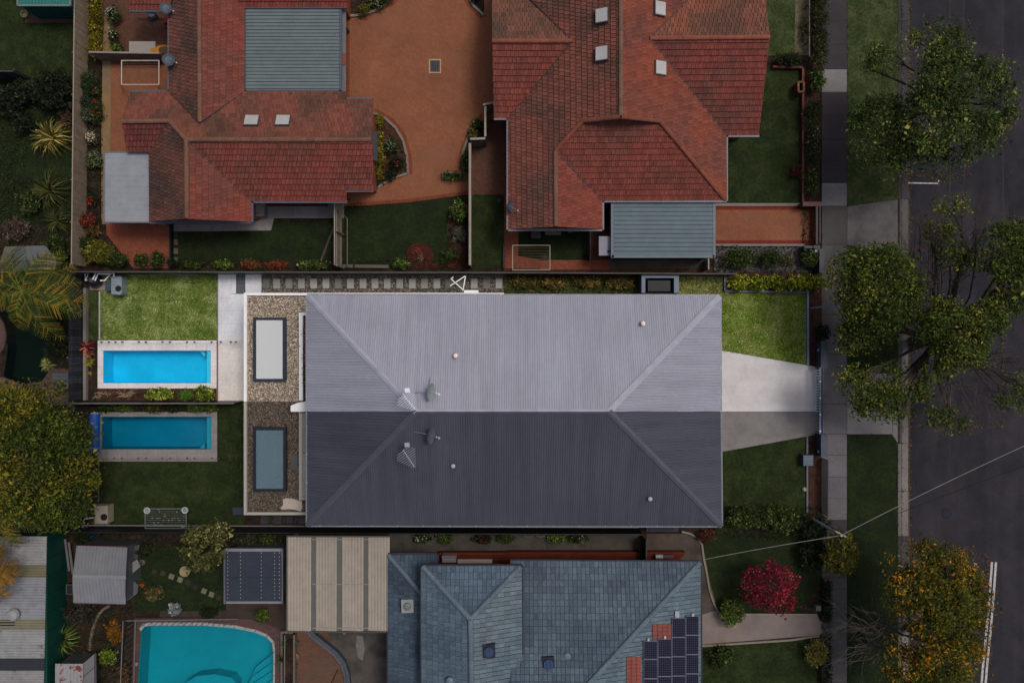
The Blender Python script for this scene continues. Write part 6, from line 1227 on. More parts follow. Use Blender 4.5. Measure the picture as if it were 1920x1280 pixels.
t = thing('sundial', 'round cream stone bird bath on the dark lawn', 'bird bath', 353, 1066); MB().lathe(W(353, 1066), [(.1, 0), (.09, .4), (.26, .46), (.3, .52), (.27, .52), (.2, .48), (.03, .46)], 20).build('bowl', flat(S(118, 108, 78), 'sandstone'), t); MB().tube([W(349, 1064, .54), W(352, 1068, .56), (W(356, 1064, .54)), W(357, 1068, .54)], .025).build('ornament', flat(S(40, 36, 26), 'ornament'), t)
# big shed at the left edge
t = thing('workshop', 'long workshop with worn white corrugated roof and green wall', 'workshop', 40, 1140)
def band(y0, y1, c, name='roof_sheet', a=1.0): corr([(-200, y0, 2.0), (89 - (y0 - 1005) * .02, y0, 2.0), (89 - (y1 - 1005) * .02, y1, 2.0), (-200, y1, 2.0)], t, c, along=(1, 0, 0), sheet=.8, period=.14, amp=.05 * a, v=.06, name=name, matx=M['rustroof'] if name == 'roof_sheet' else None)
M['rustroof'] = mat('worn_white_roof', src='attr', col2=S(74, 62, 56), s2=1.6, lo=.6, hi=.72, var=.16, scale=2.5, fine=.16, rough=.7)
band(1005, 1058, S(124, 124, 126)); band(1058, 1082, S(100, 97, 80), 'yellow_sheet'); band(1082, 1160, S(116, 118, 124)); band(1160, 1180, S(102, 99, 82), 'yellow_sheet'); band(1180, 1233, S(122, 124, 126)); band(1256, 1400, S(118, 118, 120))
band(1234, 1255, S(36, 38, 46), 'dark_sheet', .3); MB().pprism([(0, 1162), (26, 1162), (29, 1171), (20, 1175), (0, 1172)], 2.05, 2.06).build('roof_hole', flat(S(20, 20, 22), 'hole'), t)
pb('wall', (-200, 1005, 88.4, 1400), 0, 1.95, flat(S(6, 50, 42), 'green_wall', .5), t)
for k in range(9): pb('wall_rib', (88.6, 1012 + k * 34, 89.3, 1014 + k * 34), 0, 1.94, flat(S(6, 40, 34), 'green_rib'), t)
c = W(32, 1148, 2.05); MB().lathe(c, [(.14, 0), (.15, .16), (.28, .2), (.33, .34), (.26, .48), (.06, .54)], 18).build('roof_ventilator', flat(S(124, 124, 124), 'ventilator', .5), t)
t = thing('garden_shed', 'tiny shed with rusty white roof at the picture bottom', 'shed', 140, 1262)
corr([(104, 1243, 1.8), (156, 1243, 1.8), (156, 1330, 1.8), (104, 1330, 1.8)], t, S(122, 122, 124), along=(0, 1, 0), sheet=.8, period=.17, amp=.025, matx=mat('rusty_roof', src='attr', col2=S(92, 40, 34), s2=3, lo=.55, hi=.62, var=.1, fine=.1, rough=.8)); MB().pprism([(156, 1243), (176, 1226), (177, 1330), (156, 1330)], 1.5, 1.75).build('white_side_panel', flat(S(92, 92, 94), 'sidepanel'), t); pb('wall', (107, 1246, 154, 1330), 0, 1.7, flat(S(60, 60, 62), 'shed_wall3'), t)
MB().beam(W(156, 1268, 1.76), W(177, 1250, 1.76), .03, .03).build('seam', flat(S(20, 20, 20), 'seam'), t)
# kidney pool
sheet('paving', [(250, 1160), (470, 1160), (548, 1186), (552, 1205), (552, 1500), (246, 1500)] , -.03 + .035, M['pool_brick'], 'dull brick paving', 'paving') if False else None
import itertools
oo = [Vector((p.x, p.y, 0)) for p in (W(x, y) for x, y in [(252, 1158), (440, 1158), (470, 1160), (548, 1186), (553, 1205), (553, 1500), (240, 1500)])]; hh = [Vector((p.x, p.y, 0)) for p in (W(x, y) for x, y in KID)]
mb = MB(); al = oo + hh[::-1]
for q in tessellate_polygon([oo, hh[::-1]]):
    f = [al[i] + Vector((0, 0, .03)) for i in q]; mb.face(f if (f[1] - f[0]).cross(f[2] - f[0]).z > 0 else f[::-1])
tag(mb.build('paving', M['pool_brick']), 'dull brick paving around the turquoise corner pool', 'paving', kind='structure')
t = thing('swimming_pool', 'large turquoise corner pool with rounded white coping', 'swimming pool', 390, 1230)
bm_ = flat(S(4, 128, 140), 'pool_teal', .5, var=.12, scale=.5); KW = [W(x, y) for x, y in KID]; mb = MB(); mb.face([p - Vector((0, 0, 1.3)) for p in KW[::-1]])
for a, b in zip(KW, KW[1:] + KW[:1]): mb.face([a, b, b - Vector((0, 0, 1.3)), a - Vector((0, 0, 1.3))])
mb.build('basin', bm_, t); stp = flat(S(14, 133, 145), 'pool_steps', .5, var=.05)
for k in range(4): MB().prism([W(x, y) for x, y in ((512, 1228 + k * 16), (512, 1330), (440 - 0 * k, 1330), (470 - k * 4, 1262 + k * 15))], -1.29, -.9 + .2 * k).build('step', stp, t)
MB().prism([W(x, y) for x, y in [(330, 1330), (344, 1284), (362, 1273), (396, 1269), (430, 1276), (440, 1290), (436, 1330)]], -1.29, -.45).build('ledge', stp, t)
MB().face([p - Vector((0, 0, .1)) for p in KW[::-1]]).build('water', watermat('pool_water_teal', (.5, .9, .95, 1)), t)
KO = [(x + (x - 390) * .028 , y + (y - 1270) * .055) for x, y in KID]
for a, b, a2, b2 in zip(KID, KID[1:], KO, KO[1:]):
    L = (W(*a) - W(*b)).length; k = max(1, round(L / .6)); lp = lambda p, q, f: (p[0] + (q[0] - p[0]) * f, p[1] + (q[1] - p[1]) * f)
    for i in range(k): f0, f1 = (i + .03) / k, (i + .97) / k; MB().prism([W(*lp(a, b, f0)), W(*lp(a, b, f1)), W(*lp(a2, b2, f1)), W(*lp(a2, b2, f0))], -.05, .07).build('coping_stone', flat(S(128, 130, 130), 'coping_white'), t)
tag(MB().cyl(W(256, 1244, .03), .1, .04, 14).build('skimmer_lid', flat(S(110, 108, 106), 'lid')), 'small pale round lid in the brick beside the corner pool', 'lid')
t = thing('metal_pool_fence', 'pale metal pool fence around the corner pool', 'fence', 300, 1160); fm = flat(S(92, 88, 94), 'fence_metal', .45)
for a, b in (((236, 1163), (444, 1160)), ((231, 1163), (224, 1330)), ((254, 1164), (250, 1330))):
    for z in (.15, 1.1): MB().beam(W(*a, z), W(*b, z), .045, .05).build('rail', fm, t)
    n = int((W(*b) - W(*a)).length / .32)
    for i in range(n + 1): p = W(*a).lerp(W(*b), i / n); place('baluster', BOXM, t, boxM(p + Vector((0, 0, .62)), (.02, .02, .95)), cv(S(82, 78, 84), .1))
t = thing('raised_planter', 'narrow raised planter box beside the corner pool', 'planter', 539, 1240)
for bb in ((526, 1183, 529.5, 1330), (549.5, 1190, 553, 1330), (529.6, 1183, 549.4, 1187)): pb('side', bb, 0, .5, flat(S(84, 78, 72), 'planter_wood'), t)
pb('soil', (529.6, 1187.2, 549.4, 1330), 0, .38, M['soil'], t); MB().tube([W(534, 1190, .9), W(533, 1300, .9)], .03).build('rail', flat(S(96, 94, 90), 'planter_rail'), t)
for y in (1192, 1220, 1250, 1275): MB().tube([W(534, y, .3), W(534, y, .9)], .02).build('stake', flat(S(96, 94, 90), 'planter_rail'), t)
for i, (x, y, c) in enumerate(((558, 1203, S(60, 52, 46)), (557, 1226, S(110, 84, 56)), (548, 1264, S(104, 100, 98)), (556, 1245, S(62, 48, 40)))): tag(MB().lathe(W(x, y, .03), [(.1, 0), (.15, .28), (.17, .3), (.13, .3), (.11, .2)], 14).build('flower_pot', flat(c, 'pot')), ('dark pot nearest the pergola corner', 'tan round pot beside the raised planter', 'pale pot at the lower end of the raised planter', 'brown pot between tan and pale pots')[i], 'pot')
paving([(553, 1184), (640, 1184), (648, 1230), (650, 1500), (553, 1500)], .016, 'patio', 'faded brick patio below the cream pergola', 'patio'); x = sheet('concrete_slab', [(600, 1100), (727, 1100), (727, 1500), (656, 1500), (655, 1260), (640, 1230), (620, 1210)], .026, mat('yard_conc', S(68, 64, 60), col2=S(46, 44, 42), s2=.7, var=.2, scale=1.2, fine=.12, rough=.9), 'stained grey concrete yard beside the blue roof', 'slab')
sheet('stain', [(669, 1190), (680, 1192), (684, 1215), (680, 1238), (672, 1232), (667, 1210)], .031, mat('pale_stain', S(96, 92, 88), var=.2, scale=3, fine=.2, rough=.9), None, None, z0=.02, parent=x)
wc = [(578, 1176), (592, 1190), (612, 1206), (632, 1222), (646, 1240), (653, 1262), (655, 1290), (654, 1340)]; t = thing('curved_wall', 'low curved dark grey wall between brick patio and concrete yard', 'wall', 625, 1215)
for a, b in zip(wc, wc[1:]): MB().beam(W(*a, .2), W(*b, .2), .2, .42).build('wall_piece', flat(S(58, 62, 70), 'curved_wall'), t)
for a, b in zip(wc, wc[1:]): MB().beam(W(a[0] - 5, a[1] + 3, .12), W(b[0] - 5, b[1] + 3, .12), .14, .26).build('lower_kerb', flat(S(72, 76, 82), 'curved_kerb'), t)
tag(MB().tube([W(633, 1255, .05), W(620, 1283, .05)], .03, n=5).build('rod', flat(S(24, 22, 22), 'rod')), 'thin dark rod lying on the brick patio', 'rod')
sheet('garden_bed', [(420, 1131), (535, 1131), (535, 1184), (470, 1159), (300, 1156), (300, 1140), (420, 1145)], .02, mat('dark_pave', S(50, 40, 36), var=.2, scale=2, fine=.2, rough=.9), 'brown paved strip between dark shed and corner pool', 'paving')
t = thing('stone_edging', 'curved pale stone edging of the lower left bed', 'edging', 178, 1180)
ep = [(207, 1134), (196, 1140), (187, 1150), (180, 1165), (175, 1180), (171, 1200), (170, 1218)]
for a, b in zip(ep, ep[1:]):
    for i in range(2): p, q = W(*a).lerp(W(*b), i / 2 + .03), W(*a).lerp(W(*b), i / 2 + .47); MB().beam(p + Vector((0, 0, .05)), q + Vector((0, 0, .05)), .14, .14).build('stone', flat(S(84, 76, 66), 'edge_stone', var=.25), t)
tag(MB().tube([W(*p) for p in ((178, 1002, .9), (168, 1010, .7), (172, 1008, .6))], .02, n=4).tube([W(174, 1012, .3), W(185, 1000, .6), W(200, 996, .8)], .03, n=4).build('blue_hose', flat(S(20, 62, 96), 'hose_blue')), 'blue hose by the black fence above the gable shed', 'hose')
for i, (a, b) in enumerate(((122, 1010), (129, 1016))): tag(MB().beam(W(a, b, .3), W(a + 8, b + 60, .3), .12, .05).build('timber_length', flat(S(84, 82, 84), 'timber_grey')), ('outer' if i == 0 else 'inner') + ' grey timber length beside the green workshop wall', 'timber', 'timbers by the workshop')
t = thing('wire_bin', 'small dark wire bin beside the gable shed', 'bin', 130, 1104); pb('bin', (124, 1096, 137, 1113), 0, .5, flat(S(20, 22, 24), 'bin'), t)
for bb in ((123.5, 1095, 137.5, 1096.5), (123.5, 1112.5, 137.5, 1114), (123.5, 1096.6, 125, 1112.4), (136, 1096.6, 137.5, 1112.4)): pb('rim', bb, .503, .53, flat(S(64, 64, 66), 'rim'), t)
# ================================================================ PLANTING
GY = pal((24, 32, 10), (104, 100, 26), (128, 118, 44), .12); GD = pal((14, 24, 9), (52, 64, 24), (72, 84, 40), .08); GM = pal((22, 34, 12), (66, 80, 26), (92, 104, 48), .1); GO = pal((34, 42, 11), (88, 82, 20), (138, 92, 18), .12, 1.6)
GB_ = pal((30, 44, 10), (104, 120, 36), (136, 142, 62), .12, 1.5); RD = pal((52, 10, 20), (112, 22, 40), (146, 40, 60), .12, 1.35); OL = pal((30, 32, 14), (82, 80, 42), (116, 110, 66), .06); DK = pal((9, 14, 7), (30, 36, 18), (48, 54, 30), .06); YL = pal((50, 48, 10), (112, 98, 22), (124, 112, 36), .1, 1.5)
# street trees
tree('street_tree', 'green street tree overhanging the kerb at the top right', 'tree', 1712, 215, [(1655, 250, 5.0, 62, 1.3, 64), (1640, 215, 5.2, 42, 1.0, 34), (1695, 275, 5.2, 46, 1.1, 40), (1735, 100, 6.2, 36, 1.0, 48), (1775, 95, 6.0, 40, 1.0, 36), (1800, 150, 6.4, 54, 1.2, 50), (1850, 150, 6.0, 36, .9, 34), (1870, 195, 5.8, 26, .9, 40), (1755, 160, 6.8, 56, 1.1, 56), (1800, 250, 6.0, 60, 1.2, 46), (1845, 245, 5.6, 30, 1, 34), (1745, 235, 6.4, 50, 1.2, 56), (1660, 112, 5.4, 26, .7, 22), (1625, 130, 5.2, 14, .5, 14), (1770, 305, 5.0, 40, .9, 26)], 32000, .125, pal((22, 34, 14), (62, 74, 30), (92, 92, 40), .08), 11, fork=2.6, tr=.22, clump=.5, per=110, shell=.62)
bare = [(1740, 420, 5.6, 2), (1775, 440, 6.0, 2), (1715, 440, 5.2, 2), (1830, 420, 6.2, 2), (1800, 480, 6, 2), (1720, 510, 5, 2), (1860, 715, 6, 2), (1820, 760, 5.5, 2), (1900, 700, 6, 2), (1790, 720, 5.5, 2), (1870, 760, 5.5, 2), (1760, 480, 5.8, 2)]
tree('street_tree', 'large spreading street tree with bare grey twigs and leafy clumps', 'tree', 1716, 640, [(1605, 520, 5.2, 48, 1.3, 50), (1650, 500, 5.6, 46, 1.2, 40), (1660, 570, 5.6, 54, 1.3, 54), (1620, 575, 4.8, 44, 1.2, 40), (1690, 540, 5.6, 34, 1.0, 44), (1600, 630, 4.0, 26, .8, 30), (1640, 615, 4.6, 30, .8, 30), (1790, 620, 6.6, 62, 1.4, 50), (1755, 600, 6.2, 36, 1.1, 34), (1840, 600, 6.4, 42, 1.2, 36), (1800, 660, 6.2, 56, 1.1, 30), (1880, 480, 6.8, 48, 1.3, 50), (1905, 540, 6.6, 40, 1.2, 40), (1900, 450, 6.4, 30, 1.0, 26), (1625, 745, 4.8, 36, .9, 30), (1655, 755, 5.0, 34, .9, 24), (1600, 715, 4.6, 22, .7, 18), (1680, 725, 5.0, 24, .8, 30), (1690, 765, 4.6, 20, .7, 18), (1785, 390, 5.8, 24, .5, 12), (1760, 440, 5.4, 24, .6, 18), (1790, 480, 5.8, 26, .6, 20), (1725, 725, 4.6, 20, .6, 18), (1765, 785, 5.2, 26, .6, 14), (1790, 795, 5.2, 18, .5, 9), (1890, 750, 5.6, 22, .6, 12), (1900, 725, 5.6, 14, .5, 14), (1755, 690, 5.8, 22, .6, 12)], 58000, .125, pal((22, 34, 11), (66, 76, 24), (96, 90, 28), .1), 12, fork=2.4, tr=.28, clump=.5, per=110, shell=.62, bare=bare)
tree('street_tree', 'golden yellow street tree in the lower right', 'tree', 1705, 1175, [(1725, 1050, 5.4, 30, .9, 36), (1770, 1060, 5.6, 40, 1.0, 36), (1800, 1080, 5.8, 36, 1.1, 38), (1720, 1110, 6.2, 56, 1.2, 40), (1768, 1115, 6.6, 54, 1.4, 46), (1812, 1130, 6.0, 30, 1.2, 46), (1680, 1070, 5.0, 22, .7, 22), (1740, 1150, 6.4, 50, 1.2, 40), (1785, 1180, 6.4, 50, 1.3, 48), (1755, 1230, 6.2, 54, 1.3, 48), (1800, 1230, 5.8, 34, 1.1, 42), (1700, 1250, 5.4, 50, 1.1, 50), (1730, 1290, 5.6, 62, 1.2, 40), (1690, 1130, 5.2, 24, .8, 30)], 38000, .13, GO, 13, fork=2.4, tr=.22, clump=.46, per=90, asp=.42, shell=.6, bare=[(1615, 1185, 4.6, 2), (1640, 1205, 4.8, 2), (1640, 1150, 4.6, 1), (1670, 1100, 5, 1), (1625, 1230, 4.4, 1)], tm=M['twig'])
# left garden tree
tree('garden_tree', 'big yellow green bushy tree at the left edge beside the teal pool', 'tree', 55, 865, [(60, 770, 5.2, 52, 1.3, 48), (20, 780, 5.4, 48, 1.3, 56), (100, 765, 4.8, 34, 1.0, 40), (40, 850, 6.2, 62, 1.5, 60), (95, 840, 5.8, 56, 1.3, 54), (140, 850, 4.8, 40, 1.1, 50), (60, 920, 6.0, 60, 1.4, 56), (120, 930, 5.0, 50, 1.2, 54), (155, 895, 4.2, 30, 1.0, 34), (0, 900, 5.8, 50, 1.3, 60), (-20, 830, 5.6, 50, 1.3, 70), (130, 960, 4.4, 40, 1.0, 30), (150, 815, 4.2, 22, .8, 20)], 42000, .135, pal((22, 34, 9), (66, 72, 19), (92, 82, 24), .2), 14, fork=2.0, tr=.24, clump=.58, per=150, shell=.72)
palm('palm_tree', 'palm with arching yellow green fronds above the grey shelter', 42, 545, 5.6, 3.0, 17, pal((28, 42, 14), (78, 84, 28), (104, 84, 26), .15, 1.5), 21, 60, 550); palm('palm_tree', 'palm with brown tipped fronds over the white workshop roof', -8, 960, 5.0, 3.0, 16, pal((30, 42, 15), (80, 82, 30), (104, 82, 32), .15, 1.5), 22, 5, 950); palm('palm_tree', 'palm at the left edge over the yellow roof sheet', -40, 1085, 4.4, 1.9, 14, pal((60, 52, 18), (112, 84, 30), (106, 84, 34), .15, 1.5), 23, -40, 1080)
strappy('yucca', 'large golden strappy plant beside the long beige fence', 'plant', 106, 262, 44, 1.3, 170, pal((40, 40, 14), (120, 108, 50), (140, 126, 70), .2, 1.6), 31, width=.055); strappy('yucca', 'dull green strappy plant above the grey shelter', 'plant', 98, 360, 46, 1.1, 130, pal((24, 32, 14), (76, 76, 36), None, 0, 1.6), 32, width=.045); strappy('yucca', 'small strappy plant beside the beige fence above the shelter', 'plant', 112, 415, 32, .8, 90, pal((28, 36, 14), (80, 78, 38), None, 0, 1.6), 33, width=.04)
strappy('spiky_plant', 'pale spiky rosette at the edge of the murky pond', 'plant', 93, 684, 17, .5, 80, pal((70, 72, 40), (132, 132, 84), None, 0, 1.6), 34, width=.035); strappy('spiky_plant', 'green fan leaved plant beside the workshop wall', 'plant', 125, 1190, 40, 1.2, 110, pal((30, 42, 14), (88, 98, 42), None, 0, 1.7), 35, width=.06); strappy('fern', 'dark fern hanging over the murky pond', 'plant', 100, 600, 34, .9, 130, pal((14, 24, 12), (44, 58, 24), None, 0, 1.6), 36, width=.04); strappy('fern', 'dark green fern between pond and dark paling fence', 'plant', 105, 655, 26, .8, 90, pal((12, 20, 10), (38, 50, 24), None, 0, 1.6), 37, width=.04)
strappy('cordyline', 'crimson leaved spiky plant at the end of the bright pool', 'plant', 168, 650, 17, .7, 70, pal((60, 14, 20), (140, 50, 50), (170, 110, 96), .15, 1.3), 38, z0=.03, width=.05); strappy('bromeliad', 'orange tinged spiky plant below the crimson plant', 'plant', 172, 664, 12, .5, 50, pal((90, 60, 40), (180, 120, 90), None, 0, 1.2), 39, z0=.03, width=.04); strappy('bromeliad', 'yellow green spiky plant below the orange tinged plant', 'plant', 171, 679, 12, .5, 60, pal((90, 92, 20), (180, 172, 60), None, 0, 1.2), 40, z0=.03, width=.04); strappy('bromeliad', 'tiny yellow green plant in the narrow soil bed', 'plant', 171, 700, 5, .2, 20, pal((90, 92, 20), (170, 162, 70), None, 0, 1.2), 41, z0=.03, width=.03)
CAT_ = {'low_plant': 'plant', 'weeds': 'weeds', 'flowering_shrub': 'flowering shrub', 'topiary_bush': 'topiary', 'bush': 'bush'}
def S_(name, label, *a, **k): return shrub(name, label, CAT_.get(name, 'shrub'), *a, **k)
S_('shrub', 'dense dark bush above the shady left lawn', 100, 170, 44, 1.8, 2600, .16, DK, 51, ry=46); S_('shrub', 'pinkish grey dry shrub above the grey shelter', 30, 428, 32, 1.0, 1400, .09, pal((34, 30, 24), (88, 72, 60), None, 0, 1.7), 52, ry=24); S_('shrub', 'dark leafy shrub between shelter and beige fence', 108, 468, 28, 1.2, 1500, .12, GD, 53, ry=36); S_('shrub', 'small brown twiggy shrub beside the golden strappy plant', 125, 222, 18, .8, 600, .09, pal((40, 30, 22), (84, 66, 52), None, 0, 1.6), 54, ry=22); S_('shrub', 'dark shrub at the left edge of the shady lawn', 20, 190, 40, 1.3, 1500, .15, DK, 55); S_('shrub', 'deep green bush behind the grey shelter', 55, 380, 30, 1.0, 900, .13, GD, 56)
hedge('hedge', 'long clipped yellow green hedge by the long beige fence', 167, -40, 193, 104, 1.1, 4200, .075, pal((44, 42, 8), (96, 86, 16), (116, 106, 30), .1, 1.8), 57)
rd = (10, S(126, 20, 20), .09)
S_('flowering_shrub', 'white flowering shrub beside the brown paving', 214, 28, 16, .9, 900, .1, GD, 58, flowers=(34, S(118, 116, 112), .08)); S_('shrub', 'sparse green shrub in the pots by the beige path', 212, 66, 12, .8, 500, .1, GD, 59, ry=16, flowers=(8, S(150, 140, 130), .08)); S_('shrub', 'leafy creeper at the end of the brown paving', 222, 92, 16, .6, 500, .1, GM, 60, ry=9); S_('topiary_bush', 'upper clipped dark ball bush in the flower strip', 169, 149, 16, 1.1, 1300, .07, pal((20, 30, 18), (56, 70, 42), None, 0), 61, clump=.12); S_('topiary_bush', 'lower clipped dark ball bush in the flower strip', 166, 167, 14, 1.0, 1000, .07, pal((20, 30, 18), (52, 66, 40), None, 0), 62, clump=.12)
S_('flowering_shrub', 'red geranium beside the clipped ball bushes', 180, 172, 9, .5, 360, .08, GD, 63, flowers=rd); S_('shrub', 'round dark bush in the middle of the flower strip', 165, 194, 15, 1.0, 1000, .08, pal((18, 26, 18), (48, 60, 40), None, 0), 64); S_('shrub', 'grey green round bush in the flower strip', 164, 216, 17, 1.0, 1100, .08, pal((30, 38, 24), (88, 96, 70), None, 0, 1.6), 65); S_('flowering_shrub', 'red flowering shrub beside the grey green bush', 184, 208, 11, .8, 700, .09, GD, 66, ry=28, flowers=(16, S(120, 24, 20), .09)); S_('flowering_shrub', 'cream flowering round shrub in the flower strip', 174, 258, 12, .7, 600, .08, pal((50, 46, 30), (104, 98, 74), None, 0, 1.5), 67, flowers=(40, S(150, 140, 116), .09)); S_('shrub', 'silvery green leafy plant near the flat patio roof', 176, 300, 15, .9, 800, .12, pal((34, 46, 30), (104, 116, 80), None, 0, 1.5), 68, ry=17); S_('flowering_shrub', 'small plant with two red blooms beside the patio roof', 174, 372, 9, .6, 400, .09, DK, 69, ry=16, flowers=(10, S(140, 14, 18), .12)); S_('shrub', 'red brown leaved shrub at the end of the beige path', 166, 414, 15, .9, 800, .11, pal((50, 20, 14), (112, 50, 36), None, 0, 1.6), 70); S_('shrub', 'bronze green shrub above the yellow bush', 176, 432, 13, .7, 600, .1, pal((40, 34, 16), (92, 66, 36), None, 0, 1.6), 71); S_('shrub', 'dark green bush at the corner of the beige fence', 165, 460, 15, .9, 900, .11, GD, 72, ry=18)
S_('shrub', 'bright yellow green round bush in the red paved corner', 185, 472, 29, 1.3, 2600, .1, pal((52, 54, 14), (110, 106, 36), None, 0, 1.5), 73, ry=24); S_('shrub', 'dark spreading bush right of the yellow bush', 216, 486, 26, .9, 1500, .11, GD, 74, ry=15); S_('shrub', 'small dark shrub at the bottom of the red paving', 266, 488, 13, .8, 700, .1, GD, 75); S_('shrub', 'loose dark shrub in the corner of the red paving', 296, 486, 15, 1.0, 800, .1, GD, 76, ry=17); S_('shrub', 'dark shrub beside the low black screen', 326, 494, 10, .6, 400, .1, DK, 77)
for i, (x, c, lab) in enumerate(((470, pal((60, 34, 18), (116, 70, 42), None, 0, 1.6), 'bronze low plant in the left planted strip'), (520, pal((70, 30, 18), (120, 62, 40), None, 0, 1.6), 'reddish low plant in the middle of the planted strip'), (575, GM, 'green low plant with pale flowers in the planted strip'), (600, GD, 'dark green low plant at the right end of the planted strip'), (360, GD, 'dark low plant at the left end of the planted strip'), (420, GM, 'low green plant left of the bronze plant'))): S_('low_plant', lab, x, 496, 24, .45, 600, .09, c, 80 + i, ry=7, flowers=(8, S(160, 150, 140), .07) if i == 2 else None)
S_('shrub', 'yellow green shrub row beside the left red gable', 712, 290, 9, 1.0, 1800, .1, YL, 90, ry=62); S_('shrub', 'bright yellow shrub at the top of the curved bed', 712, 226, 8, .7, 400, .09, YL, 91, ry=12); S_('flowering_shrub', 'white flowering shrub in the curved courtyard bed', 733, 275, 13, .8, 900, .1, GD, 92, flowers=(18, S(110, 106, 108), .08)); S_('flowering_shrub', 'dark shrub with red flowers in the curved courtyard bed', 742, 308, 15, .7, 700, .1, DK, 93, flowers=(4, S(120, 16, 30), .1)); S_('shrub', 'low dark shrub in the lower curved bed', 733, 328, 12, .6, 400, .1, DK, 94); S_('shrub', 'dark green ground shrub in the narrow curved bed', 872, 305, 8, .6, 600, .1, GD, 95, ry=26); S_('shrub', 'pale speckled shrub at the top of the narrow curved bed', 888, 252, 10, .6, 600, .09, OL, 96, ry=14); S_('shrub', 'dark bush against the upper capped fence', 896, 232, 9, .7, 500, .1, GD, 97)
S_('shrub', 'olive round bush in the top courtyard bed', 682, 20, 12, .8, 700, .09, pal((40, 40, 12), (78, 74, 26), None, 0), 98); S_('flowering_shrub', 'white speckled plants in the top courtyard bed', 706, 4, 20, .6, 700, .1, GD, 99, ry=13, flowers=(14, S(104, 102, 104), .08)); S_('shrub', 'brown leaved low plant at the rim of the top bed', 728, -6, 14, .5, 400, .1, pal((50, 36, 26), (96, 74, 56), None, 0, 1.5), 100); S_('shrub', 'dark small shrub in the top right courtyard bed', 893, -4, 10, .6, 300, .1, DK, 101)
hedge('hedge', 'clipped dark hedge in the grey planter box', 832, 325.5, 870, 334.5, .7, 700, .08, GD, 102)
S_('shrub', 'large leafy shrub by the pale capped fence', 862, 396, 18, 1.3, 1400, .12, GM, 103, ry=22); S_('shrub', 'sparse grey shrub below the large leafy shrub', 860, 440, 16, .9, 700, .09, pal((44, 46, 36), (92, 92, 74), None, 0, 1.5), 104, ry=18); S_('shrub', 'dark green low shrub at the lawn corner', 846, 478, 15, .6, 700, .1, GD, 105, ry=10); S_('low_plant', 'green leafy plants beside the weathered sleeper', 750, 494, 17, .5, 700, .1, GM, 106, ry=9); S_('low_plant', 'tiny pale plant in the round mulch bed', 788, 483, 6, .25, 140, .07, pal((60, 56, 40), (120, 110, 80), None, 0, 1.4), 107, z0=.03); S_('low_plant', 'small red leaved plant at the top of the mulch bed', 782, 471, 8, .25, 160, .07, pal((90, 36, 30), (130, 70, 56), None, 0, 1.3), 108, z0=.03); S_('low_plant', 'small dark plant right of the round mulch bed', 832, 492, 8, .4, 220, .08, GD, 109)
# front gardens
hedge('hedge', 'tall dark clipped hedge beside the top footpath', 1519, -40, 1553, 122, 1.5, 6200, .085, pal((14, 18, 8), (46, 50, 22), (70, 72, 40), .08), 110); S_('shrub', 'dark bush at the lower end of the top hedge', 1530, 150, 17, 1.3, 1500, .1, GD, 111, ry=26); S_('shrub', 'dark low hedge bush above the front lawn wall', 1480, 112, 30, .9, 1500, .1, DK, 112, ry=12); S_('shrub', 'pale twiggy shrub along the top lawn edge', 1508, 60, 6, .5, 500, .08, OL, 113, ry=40)
hedge('hedge', 'dark flowering hedge along the front brick edging', 1507, 195, 1537, 305, 1.2, 3600, .09, pal((14, 20, 9), (48, 54, 26), (110, 106, 86), .08), 114); S_('shrub', 'dark rounded shrub in the lower front bed', 1522, 345, 14, 1.1, 1100, .1, GD, 115, ry=30); S_('shrub', 'red brown shrub at the lower lawn corner', 1495, 322, 10, .8, 500, .1, pal((40, 18, 14), (80, 36, 28), None, 0, 1.5), 116, ry=14)
S_('shrub', 'dark bush beside the blue grey carport roof', 1385, 485, 36, 1.1, 2400, .1, GD, 117, ry=20); S_('shrub', 'dark bush in the grey gravel bed', 1442, 485, 24, 1.0, 1500, .1, GD, 118, ry=18); S_('shrub', 'deep green bush by the small pale letterbox', 1519, 483, 19, 1.1, 1300, .1, GD, 119, ry=18); S_('shrub', 'light twiggy plant in the grey gravel bed', 1478, 488, 14, .6, 500, .08, OL, 120)
for i, x in enumerate((1386, 1421, 1456, 1491, 1524)): S_('bush', f'bright leafy bush in the timber edged row, {ORD[i]} from the pale roof', x, 530, 21, 1.0, 1500, .11, pal((30, 40, 8), (100, 112, 22), (140, 132, 40), .12, 1.7), 125 + i, group='bushes in the timber edged front row', ry=16)
for i, (x, lab) in enumerate(((985, 'weedy green clump at the left of the rough strip'), (1040, 'brownish weedy clump in the rough strip'), (1100, 'green weedy clump in the middle of the rough strip'), (1160, 'dark weedy clump beside the dark blue box'))): S_('weeds', lab, x, 528 + (i % 2) * 4, 32, .5, 1100, .12, pal((34, 36, 14), (82, 78, 34), (110, 84, 44), .15, 1.6), 135 + i, ry=11)
tufts('grass', [[(1274, 519), (1360, 519), (1360, 556), (1274, 556)]], 260, pal((84, 74, 46), (170, 160, 112), None, 0, 1.3), 61, .13, .03, 'dry pale grass beside the dark blue box')
S_('shrub', 'dark bush at the footpath edge beside the mulch bed', 1540, 622, 15, 1.0, 1100, .1, DK, 140, ry=17); S_('shrub', 'dark dense shrub mass in front of the charcoal roof', 1395, 968, 40, 1.4, 3000, .12, GD, 141, ry=24); S_('shrub', 'large dark leafy shrub in the lower front garden', 1455, 972, 46, 1.6, 3400, .13, GD, 142, ry=30); S_('shrub', 'dark shrub under the power pole', 1520, 985, 40, 1.5, 2800, .12, DK, 143, ry=28); S_('shrub', 'dark lower shrub beside the round olive bush', 1525, 1040, 30, 1.4, 2200, .12, DK, 144, ry=36)
